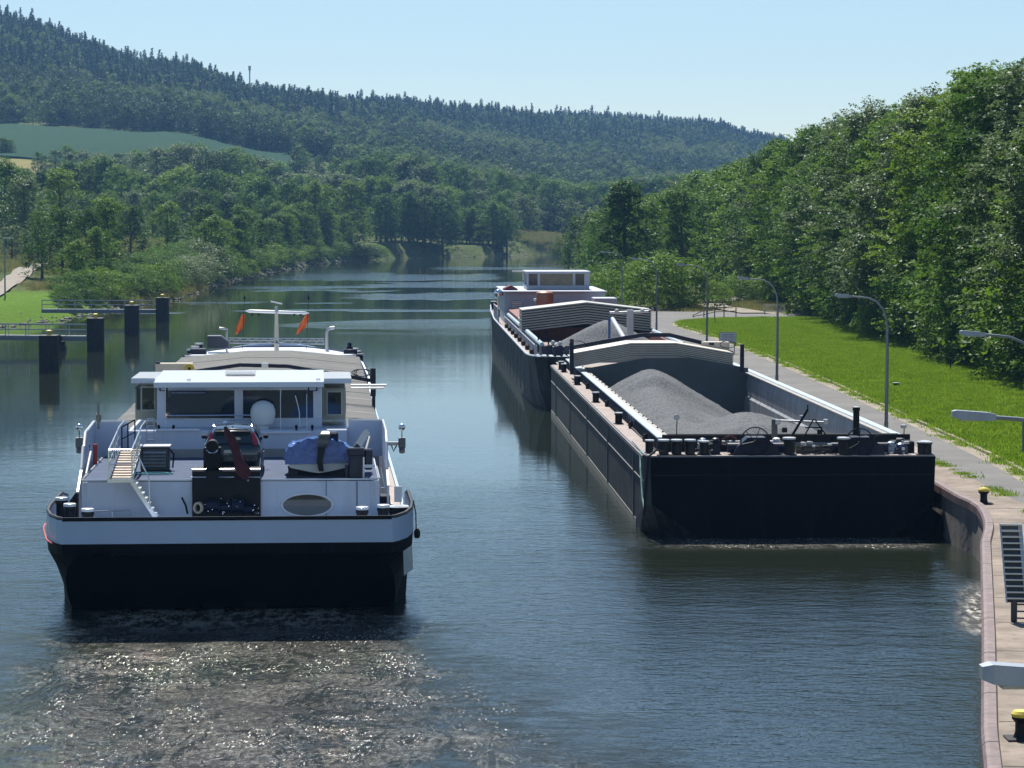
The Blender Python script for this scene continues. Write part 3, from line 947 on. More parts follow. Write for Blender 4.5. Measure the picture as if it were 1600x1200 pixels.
while y < 640:
    k = 'mid%d' % r.choice([0, 1, 2, 0, 2, 4, 3])
    xs = 35.5 - max(0, y - 470) * 0.10; kh = float(np.interp(y, [430, 500, 560, 640], [1, .93, .7, .6]))
    plant(k, xs + r.uniform(-1.5, 1.5), y, kh * r.uniform(17, 21), 'broadleaf_tree', 'green tree at the far end of the row behind the lawn', 'tree', G_R, 1.05, 2.2)
    plant('mid%d' % r.randrange(4), xs + 8, y + 4, kh * r.uniform(19, 23), 'broadleaf_tree', 'green tree at the far end of the row behind the lawn', 'tree', G_R, 1.1, 2.2)
    y += r.uniform(8, 10)
# shrubs at the foot of the row
y = 152
while y < 325:
    k = 'bush%d' % r.choice([0, 2, 2, 3, 0])
    plant(k, 34.3 + r.uniform(-.4, 1.2), y, r.uniform(2.2, 4.6), 'shrub', 'leafy shrub at the foot of the tree row by the lawn', 'shrub', 'shrubs under the tree row', 1.1, 1.85, trunk=False)
    y += r.uniform(3.0, 4.6)
# second storey: low branches closing the gaps under the crowns
y = 155
while y < 420:
    plant('bush%d' % r.choice([0, 2, 3]), 36.5 + r.uniform(-1, 1.5), y, r.uniform(6.5, 9.5), 'shrub', 'tall dark shrub filling the shade between the row trees', 'shrub', 'tall shrubs between the row trees', 1.0, 1.85, trunk=False)
    y += r.uniform(5, 7)

# ---- right bank beyond the yard
p = W(975, 440, 415)
plant('mid4', p.x, 415, 17.5, 'tall_tree', 'dark pointed tree rising behind the streetlamps beside the river', 'tree', None, 1.15, 1.2)
for (px, Y, top, k) in [(905, 600, 335, 'mid1'), (925, 560, 322, 'mid3'), (888, 640, 360, 'mid6'), (940, 500, 330, 'mid0'), (955, 470, 315, 'mid1'), (1010, 440, 310, 'mid0'), (995, 520, 305, 'mid2'), (1040, 470, 300, 'mid2'), (1065, 430, 290, 'mid5'), (1030, 560, 318, 'mid3')]:
    zt = 12.3 + (345 - top) * Y / FPX
    x = (px - 800) / FPX * Y
    plant(k, x, Y, (zt - 1.3) * 1.02, 'riverside_tree', 'green riverside tree crowding the bank beyond the moored ship', 'tree', 'trees on the bank beyond the moored ship', 1.0, 1.2)
for (px, Y, h, k, l) in [(1045, 338, 6.3, 'bush0', 'large light green willow bush beside the paved yard'), (1015, 342, 5.4, 'bush3', 'rounded willow bush behind the striped barrier'), (1085, 341, 5.0, 'bush0', 'smaller willow bush beside the wooden railing')]:
    plant(k, (px - 800) / FPX * Y, Y, h, 'willow_bush', l, 'bush', None, 1.15, 1.6, trunk=False)
for (px, Y, h) in [(950, 350, 4.5), (965, 362, 5), (985, 360, 5.5), (935, 380, 4.5), (1120, 362, 3.0), (1150, 368, 3.4), (1180, 366, 3.2)]:
    plant('bush%d' % r.choice([0, 2]), (px - 800) / FPX * Y, Y, h, 'shrub', 'dark shrub in the thicket behind the paved yard', 'shrub', 'shrubs behind the paved yard', 1.1, 1.5, trunk=False)

# ---- left bank, near cluster
near_left = [
    (66, 462, 326, 'mid1', 'dark spreading tree leaning over the gravel path'), (98, 452, 318, 'mid6', 'broad dark tree between the gravel path and the long footbridge'), (136, 446, 322, 'mid1', 'dark tree above the shore bushes behind the long footbridge'), (118, 405, 372, 'mid0', 'low leafy tree right above the long footbridge'),
    (170, 470, 304, 'mid5', 'slim upright tree beside the meadow on the far bank'), (152, 440, 352, 'mid0', 'small round tree below the slim upright tree'),
    (40, 600, 270, 'mid3', 'tall silvery tree at the meadow edge'), (95, 620, 262, 'mid2', 'large bright green tree standing above the gravel path'),
    (205, 560, 318, 'mid1', 'dark rounded tree beside the slim upright tree'), (262, 610, 312, 'mid0', 'rounded green tree behind the silvery shore bush'), (318, 650, 318, 'mid4', 'pointed dark tree behind the silvery shore bush'),
    (10, 640, 245, 'mid1', 'tall dark tree beside the meadow near the lamp post'), (60, 560, 330, 'mid3', 'pale bushy tree at the meadow edge'), (20, 570, 350, 'mid7', 'low silvery tree at the edge of the meadow'),
]
for (px, Y, top, k, l) in near_left:
    x = (px - 800) / FPX * Y; z = lz(x, Y)
    zt = 12.3 + (345 - top) * Y / FPX
    plant(k, x, Y, zt - z, 'broadleaf_tree', l, 'tree', None, 1.1)
# shore bushes
y = 352.0
shore = np.array(LEFT_SHORE, float)
def shore_x(Y):
    return float(np.interp(Y, shore[:10, 1], shore[:10, 0]))
while y < 900:
    h = r.uniform(2.2, 4.2) if y < 500 else (r.uniform(4, 6) if y < 560 else r.uniform(8.5, 13.5))
    if y > 372:
        k = 'bush%d' % r.choice([0, 2, 2, 2, 3]) if y < 480 else ('bush1' if y < 560 else r.choice(['mid5', 'mid0', 'mid1', 'mid5', 'mid2', 'mid4']))
        if y < 560: plant(k, shore_x(y) - r.uniform(1.5, 4.0), y, h, 'shore_bush', ('pale silvery' if k == 'bush1' else 'leafy green') + ' bush overhanging the stony shore opposite the quay', 'bush', 'bushes along the opposite shore', 1.25, trunk=False)
        else: plant(k, shore_x(y) - r.uniform(2, 6), y, h, 'shore_tree', 'slender tree at the water\'s edge below the opposite wood', 'tree', 'trees at the opposite water edge', 1.15)
        if y >= 560: plant('bush%d' % r.choice([0, 2, 3]), shore_x(y) - r.uniform(1, 3), y + 4, r.uniform(2.5, 4.5), 'shore_bush', 'leafy green bush overhanging the stony shore opposite the quay', 'bush', 'bushes along the opposite shore', 1.7, trunk=False)
        if r.random() < .7 and 430 < y < 620:
            plant('bush%d' % r.choice([0, 2, 2]), shore_x(y) - r.uniform(5, 10), y + 2, min(h, 4.5), 'shore_bush', 'leafy bush overhanging the stony shore opposite the quay', 'bush', 'bushes along the opposite shore', 1.3, trunk=False)
    y += r.uniform(4.5, 7) if y < 560 else r.uniform(9, 15)
plant('mid5', shore_x(760) - 3, 745, 12, 'shore_tree', 'young pointed tree standing on the opposite shore', 'tree', None, 1.3)
plant('mid5', shore_x(800) - 3, 800, 12, 'shore_tree', 'dark young tree beside the pointed one on the opposite shore', 'tree', None, 1.3)
# wooded islet tip
for (px, Y) in [(552, 905), (572, 905), (590, 908), (562, 915), (580, 912)]:
    plant('bush%d' % r.choice([0, 1]), (px - 800) / FPX * Y, Y, 4.0, 'shore_bush', 'low bush on the spit of land where the river bends', 'bush', 'bushes on the river spit', 1.5, 0.4, trunk=False)

# belt trees with the profile of the skyline they make in the photograph
def belt(pxs, Yr, tops, keys, label, group, n, name='broadleaf_tree', jit=12, minw=1.0, avoid=None):
    tp = np.array(tops, float)
    for i in range(n):
        px = pxs[0] + (pxs[1] - pxs[0]) * (i + r.random()) / n
        Y = r.uniform(*Yr)
        top = float(np.interp(px, tp[:, 0], tp[:, 1])) + r.uniform(-jit * .4, jit)
        x = (px - 800) / FPX * Y
        if avoid is not None and avoid(x, Y): continue
        if inside(np.array([[x, Y]]), RIVER)[0]: continue
        z = lz(x, Y)
        h = 12.3 + (345 - top) * Y / FPX - z
        h = max(7.0, min(h, 25))
        plant(r.choice(keys), x, Y, h, name, label, 'tree', group, minw + r.uniform(0, .25))
belt((-20, 560), (780, 830), [(0, 285), (100, 290), (200, 300), (300, 290), (400, 300), (500, 318), (560, 320)], ['mid0', 'mid1', 'mid2', 'mid3', 'mid5', 'mid6'],
     'leafy tree at the front of the wood on the opposite bank', 'front trees of the wood on the opposite bank', 40, minw=.85)
belt((-30, 600), (850, 910), [(0, 250), (60, 262), (160, 240), (230, 275), (280, 255), (350, 265), (420, 280), (500, 280), (600, 285)], ['mid0', 'mid1', 'mid2', 'mid4', 'mid0', 'mid2'],
     'tree in the body of the wood on the opposite bank', 'inner trees of the wood on the opposite bank', 40)
belt((585, 700), (945, 985), [(585, 305), (640, 300), (700, 315)], ['mid1', 'mid0', 'mid4'], 'dark tree at the water where the river bends', 'dark trees where the river bends', 18, minw=.95)
belt((690, 792), (990, 1012), [(690, 315), (735, 325), (775, 308), (792, 320)], ['mid1', 'mid0', 'mid5', 'mid4'], 'dark tree at the water where the river bends', 'dark trees where the river bends', 15, minw=.95)
belt((560, 800), (1030, 1080), [(560, 270), (620, 275), (700, 290), (800, 300)], ['mid0', 'mid1', 'mid2', 'mid3'], 'tree of the second belt above the river bend', 'second belt of trees above the river bend', 30, minw=.95)
belt((60, 560), (1040, 1100), [(60, 235), (110, 228), (180, 238), (230, 228), (300, 220), (400, 238), (450, 262), (560, 270)], ['mid3', 'mid7', 'mid3', 'mid0'],
     'pale rounded tree along the hedgerow below the crop field', 'hedgerow trees below the crop field', 40, minw=1.0, jit=8)
belt((540, 1110), (1130, 1200), [(540, 255), (590, 235), (650, 240), (750, 262), (850, 275), (950, 285), (1030, 262), (1110, 262)], ['mid0', 'mid1', 'mid2', 'mid6', 'mid3'],
     'tree in the belt at the foot of the wooded hill', 'trees at the foot of the wooded hill', 56, minw=.95)
belt((790, 900), (1120, 1150), [(790, 318), (830, 312), (860, 320), (900, 330)], ['mid3', 'mid7', 'mid0'], 'rounded pale tree above the small meadow', 'rounded trees above the small meadow', 8, minw=1.3)

# ---- the woods on the hills: one mass, instanced over points
proto_col = bpy.data.collections.new('forest_prototypes')      # never linked to the scene
def far_proto(nm, kind, lm, seed, **kw):
    if kind == 'conifer': V, Q, T = conifer(seed, 18, 3.3, 14, 34, 1.7)
    else: V, Q, T = broadleaf(seed, 16, 5.4, 12, 170, 7, 1.0, 0.0, shape=kind, reach=2.2)
    o = bpy.data.objects.new(nm, np_mesh(nm, V, Q, [LM[lm]], {'tint': T}))
    proto_col.objects.link(o)
LM['far1'] = leaf_mat('far_leaf_green', (.036, .075, .014), (.12, .19, .03)); LM['far2'] = leaf_mat('far_leaf_dark', (.016, .038, .012), (.042, .08, .018)); LM['far3'] = leaf_mat('far_leaf_pale', (.08, .12, .04), (.14, .19, .06))
far_proto('far_a', 'round', 'far1', 201); far_proto('far_b', 'round', 'far2', 202); far_proto('far_c', 'round', 'far2', 203)
far_proto('far_d', 'low', 'far3', 204); far_proto('far_e', 'conifer', 'needle', 205); far_proto('far_f', 'conifer', 'needle', 206)

def scatter(name, pts, idx, scl, coll, rotz, label, cat='woods'):
    """one object whose points carry copies, by geometry nodes"""
    me = bpy.data.meshes.new(name)
    me.vertices.add(len(pts)); me.vertices.foreach_set('co', np.asarray(pts, np.float32).ravel())
    for nm_, arr, ty in (('idx', idx, 'INT'), ('scl', scl, 'FLOAT'), ('rz', rotz, 'FLOAT')):
        a = me.attributes.new(nm_, ty, 'POINT'); a.data.foreach_set('value', np.asarray(arr))
    o = bpy.data.objects.new(name, me); COL.objects.link(o)
    ng = bpy.data.node_groups.new(name + '_nodes', 'GeometryNodeTree')
    ng.interface.new_socket('Geometry', in_out='INPUT', socket_type='NodeSocketGeometry')
    ng.interface.new_socket('Geometry', in_out='OUTPUT', socket_type='NodeSocketGeometry')
    gi = ng.nodes.new('NodeGroupInput'); go = ng.nodes.new('NodeGroupOutput')
    ip = ng.nodes.new('GeometryNodeInstanceOnPoints')
    ci = ng.nodes.new('GeometryNodeCollectionInfo'); ci.inputs[0].default_value = coll
    ci.inputs['Separate Children'].default_value = True; ci.inputs['Reset Children'].default_value = True
    def attr(nm_, ty):
        n = ng.nodes.new('GeometryNodeInputNamedAttribute'); n.data_type = ty; n.inputs[0].default_value = nm_
        return n.outputs[0]
    ng.links.new(gi.outputs[0], ip.inputs['Points'])
    ng.links.new(ci.outputs[0], ip.inputs['Instance'])
    ip.inputs['Pick Instance'].default_value = True
    ng.links.new(attr('idx', 'INT'), ip.inputs['Instance Index'])
    cx = ng.nodes.new('ShaderNodeCombineXYZ'); ng.links.new(attr('rz', 'FLOAT'), cx.inputs[2])
    ng.links.new(cx.outputs[0], ip.inputs['Rotation'])
    ng.links.new(attr('scl', 'FLOAT'), ip.inputs['Scale'])
    ng.links.new(ip.outputs[0], go.inputs[0])
    md = o.modifiers.new('scatter', 'NODES'); md.node_group = ng
    tag(o, label, cat, kind='stuff')
    return o

rf = np.random.default_rng(12)
N = 42000
px = rf.uniform(-260, 1420, N); Yv = 1100 + (3250 - 1100) * rf.random(N) ** 0.8
Xv = (px - 800) / FPX * Yv
P2 = np.stack([Xv, Yv], 1)
ok = ~inside(P2, RIVER) & (seg_dist(P2, RIVER) > 8)
for f in FIELDS: ok &= ~inside(P2, f)
band = (Yv < 1500) & (px < 530) & (Yv > 1130)
ok &= ~(band & (rf.random(N) < 0.93))                 # open farmland round the fields
ok &= ~((px < 560) & (Yv < 1180))
# thin to a crown spacing of about 6 m
keep = np.zeros(N, bool); cells = {}
for i in np.nonzero(ok)[0]:
    c = (int(Xv[i] // 5.5), int(Yv[i] // 8.0))
    if c in cells: continue
    cells[c] = i; keep[i] = True
Xv, Yv, px = Xv[keep], Yv[keep], px[keep]
Zv = land_z(Xv, Yv)
ridge = np.interp(px, [-260, 0, 250, 450, 600, 900, 1100, 1400], [2050, 2100, 2100, 2100, 2300, 2700, 2800, 2800])
hn = (Yv - (ridge - 520)) / 520 + 0.5 * np.sin(Xv * 0.012 + 1) * np.sin(Yv * 0.009) + rf.normal(size=len(Xv)) * 0.22
con = (hn > 0.45) & (rf.random(len(Xv)) < 0.62) | (hn > 1.0) & (rf.random(len(Xv)) < 0.3)
sp_n = np.sin(Xv * 0.021 + 2) * np.sin(Yv * 0.013 + 1) + np.sin(Xv * 0.05) * np.sin(Yv * 0.031) * .6 + rf.normal(size=len(Xv)) * .5
idx = np.where(con, rf.integers(4, 6, len(Xv)), np.where(sp_n > .75, 3, np.where(sp_n > 0, 0, rf.integers(1, 3, len(Xv)))))
scl = np.where(con, rf.uniform(.65, 1.1, len(Xv)), rf.uniform(.5, .95, len(Xv)))
scl = np.where(rf.random(len(Xv)) < 0.03, scl * 1.25, scl)
order = ['far_a', 'far_b', 'far_c', 'far_d', 'far_e', 'far_f']
scatter('hillside_woods', np.stack([Xv, Yv, Zv - 0.5], 1), idx.astype(np.int32), scl.astype(np.float32), proto_col, (rf.random(len(Xv)) * 6.28).astype(np.float32),
        'mixed beech and spruce woods covering the hazy hills')
# edge bushes of the crop field and a few field trees
for (px_, Y_, h_) in [(5, 1170, 7), (12, 1172, 6.5), (18, 1175, 6), (480, 1500, 16), (500, 1510, 17), (520, 1505, 16), (462, 1330, 9), (475, 1340, 10), (498, 1320, 9)]:
    plant('mid%d' % r.choice([0, 3, 1]), (px_ - 800) / FPX * Y_, Y_, h_, 'field_tree', 'round tree at the edge of the crop field', 'tree', 'trees at the edge of the crop field', 1.5)

# ---- grass blades: short on the lawn, tall on the banks
def tuft(nm, n, h, w, lm, spread, seed):
    r_ = np.random.default_rng(seed)
    b0 = r_.normal(size=(n, 2)) * spread; a = r_.random(n) * 6.28; le = r_.normal(size=(n, 2)) * h * 0.35
    hh = h * (0.6 + 0.6 * r_.random(n))
    dx, dy = np.cos(a) * w / 2, np.sin(a) * w / 2
    z0 = np.zeros(n)
    V = np.stack([np.stack([b0[:, 0] - dx, b0[:, 1] - dy, z0], 1), np.stack([b0[:, 0] + dx, b0[:, 1] + dy, z0], 1), np.stack([b0[:, 0] + le[:, 0], b0[:, 1] + le[:, 1], hh], 1)], 1).reshape(-1, 3)
    me = np_mesh(nm, V, np.arange(n * 3).reshape(n, 3), [lm], {'tint': np.repeat(r_.random(n), 3)}, n=3)
    return bpy.data.objects.new(nm, me)
LM['lawn'] = leaf_mat('lawn_blades', (0.08, 0.17, 0.008), (0.24, 0.36, 0.05), trans=0.5)
LM['tall'] = leaf_mat('tall_grass_blades', (0.1, 0.14, 0.03), (0.22, 0.2, 0.09), trans=0.5)
cg = bpy.data.collections.new('grass_prototypes')
for k in range(3): cg.objects.link(tuft('tuft%d' % k, 60, 0.13, 0.05, LM['lawn'], 0.28, 300 + k))
N = 32000
gx_ = rf.uniform(14, 36, N); gy_ = 45 + (310 - 45) * rf.random(N)
P2 = np.stack([gx_, gy_], 1); ok = inside(P2, LAWN)
gx_, gy_ = gx_[ok], gy_[ok]; n = len(gx_)
scatter('lawn_grass', np.stack([gx_, gy_, np.full(n, LAWN_Z)], 1), rf.integers(0, 3, n).astype(np.int32), rf.uniform(.7, 1.4, n).astype(np.float32), cg, (rf.random(n) * 6.28).astype(np.float32),
        'bright green mown grass of the lawn beside the road', 'grass')
ct = bpy.data.collections.new('tall_grass_prototypes')
for k in range(3): ct.objects.link(tuft('tall%d' % k, 50, 0.8, 0.07, LM['tall'], 0.6, 320 + k))
N = 9000
pts_ = []
for _ in range(N):
    t = r.random()
    if t < .25: pts_.append((r.uniform(19, 33), r.uniform(331, 362)))
    elif t < .55:
        Y = r.uniform(404, 520); pts_.append((shore_x(Y) - abs(r.gauss(0, 6)) - .6, Y))
    elif t < .8:
        Y = 480 + 330 * r.random(); pts_.append(((r.uniform(-20, 260) - 800) / FPX * Y, Y))
    else: pts_.append((r.uniform(-2, 22), r.uniform(1035, 1110)))
pa_ = np.array(pts_); pz = land_z(pa_[:, 0], pa_[:, 1])
ok = (pz > 0) & ~((pa_[:, 0] > 22) & (pa_[:, 0] < 28.5) & (pa_[:, 1] < 360))
trk = np.array([[p.x, p.y] for p in tp])
ok &= ~(seg_dist(pa_, trk, False) < 2.3)
pa_, pz = pa_[ok], pz[ok]; n = len(pa_)
scatter('tall_grass', np.stack([pa_[:, 0], pa_[:, 1], pz], 1), rf.integers(0, 3, n).astype(np.int32), (rf.uniform(.6, 1.2, n) * np.where(pa_[:, 1] > 700, 1.6, 1)).astype(np.float32), ct, (rf.random(n) * 6.28).astype(np.float32),
        'tall seeding grass on the river banks and meadows', 'grass')

# ---- air
hz = MB().box(-1500, 1400, -70, 3800, -5, 215).build('haze', None)
hm = bpy.data.materials.new('haze_air'); hm.use_nodes = True
ht = hm.node_tree
for n_ in list(ht.nodes):
    if n_.type == 'BSDF_PRINCIPLED': ht.nodes.remove(n_)
pv = ht.nodes.new('ShaderNodeVolumePrincipled')
pv.inputs['Color'].default_value = (0.27, 0.56, 1.0, 1)
pv.inputs['Density'].default_value = 0.00009
pv.inputs['Anisotropy'].default_value = 0.2
ht.links.new(pv.outputs[0], [n_ for n_ in ht.nodes if n_.type == 'OUTPUT_MATERIAL'][0].inputs['Volume'])
hz.data.materials.clear(); hz.data.materials.append(hm)
tag(hz, 'pale blue summer haze over the valley', 'haze', kind='stuff')
# ------------------------------------------------------------------ ships: a measuring frame per hull
class Frame:
    def __init__(s, x, y, deg):
        s.a = math.radians(deg); s.b = Vector((x, y, 0))
        s.F = Vector((-math.sin(s.a), math.cos(s.a), 0)); s.R = Vector((math.cos(s.a), math.sin(s.a), 0))
    def at(s, px, py, v):
        """across and height of the photographed point on the cross-plane v metres along the hull"""
        d = ray(px, py)
        t = (s.b + s.F * v - CAM).dot(s.F) / d.dot(s.F)
        P = CAM + d * t
        return (P - s.b).dot(s.R), P.z

WHITE = mat('white_paint', (0.60, 0.66, 0.76), 0.35, var=0.07, scale=0.6, streak=0.3, col2=(0.40, 0.40, 0.42))
GLOSSW = mat('white_gloss', (0.8, 0.81, 0.82), 0.2, var=0.03, scale=1.0, coat=0.4)
NAVY = mat('navy_paint', (0.007, 0.012, 0.035), 0.45, spec=.3, var=0.3, scale=2)
BLACK = mat('black_paint', (0.006, 0.006, 0.008), 0.5, spec=.25, var=0.4, scale=1.5)
HULLBLK = mat('black_hull', (0.006, 0.006, 0.009), 0.6, spec=0.06, var=0.4, scale=0.6, streak=0.35, col2=(0.03, 0.025, 0.04))
DECK = mat('deck_paint', (0.078, 0.105, 0.17), 0.85, spec=.12, var=0.14, scale=1.2, streak=0.3, col2=(0.18, 0.18, 0.22))
STEEL = mat('galvanised_steel', (0.5, 0.51, 0.53), 0.4, metal=0.7, var=0.15, scale=4)
ALU = mat('aluminium', (0.78, 0.79, 0.8), 0.28, metal=0.9, var=0.08, scale=3)
HATCH = mat('hatch_aluminium', (0.30, 0.29, 0.265), 0.7, spec=.3, metal=0.0, var=0.12, scale=0.8, streak=0.35, col2=(0.36, 0.34, 0.31))
FRAMEB = mat('olive_frame', (0.30, 0.31, 0.25), 0.5, var=0.08)
GLASS = glassy('dark_glass', (0.004, 0.012, 0.034))
GLASSG = glassy('green_glass', (0.008, 0.014, 0.010))
BEIGE = mat('beige_plastic', (0.6, 0.55, 0.46), 0.55, var=0.08)
PLANK = mat('beige_planks', (0.55, 0.47, 0.38), 0.7, var=0.15, scale=3)
ROPE = mat('rope', (0.5, 0.43, 0.3), 0.9, var=0.3, scale=12)
REDF = mat('dark_red_cloth', (0.07, 0.012, 0.02), 0.8, var=0.4, scale=5)
ORANGE = mat('orange_cloth', (0.75, 0.16, 0.03), 0.7, var=0.35, scale=6, streak=0.8, col2=(0.35, 0.03, 0.08))
RUBBER = mat('rubber', (0.015, 0.015, 0.016), 0.8, var=0.3, scale=6)
CHROME = mat('chrome', (0.85, 0.85, 0.87), 0.12, metal=1.0, var=0.03)
REDP = mat('red_paint', (0.5, 0.05, 0.03), 0.4, var=0.2)
YELLOW = mat('yellow_paint', (0.55, 0.43, 0.06), 0.55, var=0.2, scale=4)
GREENR = mat('green_rope', (0.25, 0.5, 0.42), 0.8, var=0.2)

S1 = Frame(-8.53, 86.0, 3.8)
ship = empty('cargo_ship', S1.b, S1.a, 'white and navy cargo ship seen from its stern, churning up the river', 'ship')

def hb1(v): return float(np.interp(v, [0, .4, 1.2, 2.5, 4, 68, 74, 79, 84, 88, 90.5], [4.95, 5.15, 5.42, 5.62, 5.7, 5.7, 5.5, 4.9, 3.7, 2.0, .3]))
def zt1(v): return float(np.interp(v, [0, 9, 13, 70, 76, 91], [3.37, 3.4, 2.4, 2.4, 4.3, 4.9]))
def zw1(v): return float(np.interp(v, [0, 6, 13, 70, 80, 91], [2.64, 2.64, 1.9, 1.9, 3.2, 3.9]))
def zk1(v): return float(np.interp(v, [0, 5, 12, 70, 91], [2.32, 2.1, 0.5, 0.5, 1.5]))
def zb1(v): return float(np.interp(v, [0, 5.6, 8, 82, 90.5], [2.3, -0.05, -0.8, -0.8, 0.4]))
VS = [0, .15, .4, .8, 1.2, 1.8, 2.5, 3.2, 4, 5.6, 8, 10, 13, 18, 30, 45, 60, 68, 71, 74, 76.5, 79, 81.5, 84, 86, 88, 89.5, 90.5]
def sides(mb, f0, f1, z0, z1, vs=VS):
    for sgn in (-1, 1):
        P0 = [(sgn * f0(v), v, z0(v)) for v in vs]; P1 = [(sgn * f1(v), v, z1(v)) for v in vs]
        n = len(vs)
        mb.add(P0 + P1, [(i, i + 1, n + i + 1, n + i) for i in range(n - 1)])
mb = MB()
sides(mb, lambda v: hb1(v) - .04, hb1, zk1, zw1)
sides(mb, lambda v: hb1(v) * (0.9 if v < 6 else .97), lambda v: hb1(v) - .04, zb1, zk1)
n = len(VS)
mb.add([(-hb1(v) * (0.9 if v < 6 else .97), v, zb1(v)) for v in VS] + [(hb1(v) * (0.9 if v < 6 else .97), v, zb1(v)) for v in VS], [(i, i + 1, n + i + 1, n + i) for i in range(n - 1)])
mb.add([(-4.91, 0, 2.32), (4.91, 0, 2.32), (4.95, 0, 2.64), (-4.95, 0, 2.64)], [(0, 1, 2, 3)])
hull = mb.build('hull', HULLBLK, ship)
mb = MB()
mb.box(-0.95, -0.25, 4.9, 6.0, -0.6, 0.75).box(0.35, 1.05, 4.9, 6.0, -0.6, 0.75)
mb.build('rudder_housing', HULLBLK, hull)
mb = MB()
sides(mb, hb1, hb1, zw1, zt1)
sides(mb, lambda v: hb1(v) - .1, lambda v: hb1(v) - .1, lambda v: zw1(v) + .1, zt1)
sides(mb, hb1, lambda v: hb1(v) - .1, zt1, zt1)
mb.box(-4.95, 4.95, -0.004, 0.1, 2.642, 3.37)
mb.build('bulwark', mat('bulwark_blue_white', (0.45, 0.58, 0.78), 0.35, var=0.05, scale=0.6, streak=0.12, col2=(0.35, 0.4, 0.48)), ship)
rail = []
for v in VS[::-1]:
    if v <= 11: rail.append((-hb1(v) + .05, v, zt1(v) + .02))
for v in VS:
    if v <= 11: rail.append((hb1(v) - .05, v, zt1(v) + .02))
MB().tube(rail, 0.065, 6).build('bulwark_rail', BLACK, ship)
mb = MB()
dk = [(-hb1(v) + .1, v, 2.75 if v < 9 else 2.3) for v in VS] + [(hb1(v) - .1, v, 2.75 if v < 9 else 2.3) for v in VS]
mb.add(dk, [(i, i + 1, n + i + 1, n + i) for i in range(n - 1)])
mb.build('main_deck', DECK, ship)
# pale plate at the starboard quarter and the red mooring line at the port quarter
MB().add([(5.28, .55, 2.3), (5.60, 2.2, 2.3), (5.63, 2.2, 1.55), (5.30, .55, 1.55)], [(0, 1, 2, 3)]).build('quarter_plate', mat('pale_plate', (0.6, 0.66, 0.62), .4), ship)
MB().tube([(-5.66, 2.6, 3.0), (-5.66, 1.9, 2.95), (-5.58, 1.5, 2.8), (-5.46, .9, 2.68), (-5.25, .3, 2.64)], .025, 6).build('mooring_line', mat('red_rope', (.6, .12, .13), .8), ship)
MB().tube([(5.70, 4.2, 3.5), (5.78, 4.2, 3.1), (5.79, 4.1, 2.6)], .022, 6).build('fender_rope', RUBBER, ship)
MB().lathe((5.82, 4.1, 2.3), [(.07, 0), (.1, .08), (.1, .22), (.05, .3)], 10).build('fender', RUBBER, ship)

# low after deckhouse
dh = MB()
prof = [(-4.6, 4.6), (-4.6, 3.2), (-4.45, 3.0), (3.75, 3.0), (3.95, 3.35), (4.6, 3.35), (4.6, 12.4), (-4.6, 12.4)]
prof[0] = (-4.6, 12.4)
prof = [(-4.6, 12.4), (-4.6, 3.2), (-4.42, 3.0), (4.3, 3.0), (4.62, 3.25), (4.62, 12.4)]
dh.prism([(x, y, 2.75) for x, y in prof], (0, 0, 1.47))
dhouse = dh.build('after_deckhouse', WHITE, ship)
MB().prism([(x * .99, y + (.04 if y < 4 else -.04), 4.221) for x, y in prof], (0, 0, 0.04)).build('house_top', DECK, dhouse)
mb = MB().tube([(-4.6, 12.0, 4.28), (-4.6, 3.2, 4.28), (-4.42, 3.0, 4.28), (4.3, 3.0, 4.28), (4.62, 3.25, 4.28), (4.62, 7.5, 4.28)], .03, 6)
mb.build('edge_trim', GLOSSW, dhouse)
# plating seams and a doubled panel on the stern wall
mb = MB().box(2.95, 2.97, 2.985, 2.999, 2.8, 4.2).box(3.9, 3.93, 2.985, 2.999, 2.8, 4.2)
mb.build('plate_seam', DECK, dhouse)
# oval window
cu, cz = S1.at(480, 789, 3.0)
def ellipse(a, b, v0, n=36, c=(0, 0)): return [(c[0] + a * math.cos(2 * PI * k / n), v0, c[1] + b * math.sin(2 * PI * k / n)) for k in range(n)]
w = MB().prism(ellipse(.76, .335, 2.955, c=(cu, cz)), (0, .03, 0)).build('window', mat('oval_glass', (0.016, 0.022, 0.018), .06, var=.3, scale=1.2, spec=.9), dhouse)
MB().tube(ellipse(.79, .36, 2.97, c=(cu, cz)), .04, 6, closed=True).build('window_frame', GLOSSW, w)
MB().prism([(cu + .74 * math.cos(a), 2.952, cz + .32 * math.sin(a)) for a in np.linspace(PI + .12, 2 * PI - .12, 20)], (0, -.004, 0)).build('painted_reflection', mat('reflection_grey', (.10, .12, .13), .3), w)  # lighter reflection in the lower glass, painted as a grey panel

# black winch recess in the middle of the stern
u0, z1 = S1.at(300, 735, 2.9); u1, _ = S1.at(407, 735, 2.9)
blk = MB().cbox(u0, u1, 2.86, 4.2, 2.76, z1, .03).build('winch_house', BLACK, ship)
mb = MB()
for a, b_ in ((300, 322), (342, 366), (387, 407)):
    for yy in (733.5, 745.5):
        q0, zz = S1.at(a, yy, 2.8); q1, _ = S1.at(b_, yy, 2.8)
        mb.cyl((q0, 2.8, zz), (q1, 2.8, zz), .028 if yy < 740 else .018, n=8)
mb.build('roller_bar', CHROME, blk)
cu, cz = S1.at(331.5, 697.7, 3.1)
mb = MB().cbox(cu - .28, cu + .27, 3.25, 3.8, z1 - .02, cz - .05, .03)
mb.cyl((cu, 3.05, cz), (cu, 3.7, cz), .19, n=20)
pipe = mb.build('exhaust_trunk', BLACK, ship, True)
ringp = [(cu + .2 * math.cos(a), 3.04, cz + .2 * math.sin(a)) for a in np.linspace(PI * 1.15, PI * 1.85, 12)]
MB().tube(ringp, .02, 6).build('rim', CHROME, pipe)
mb = MB()
q = S1.at(296, 793, 2.6)
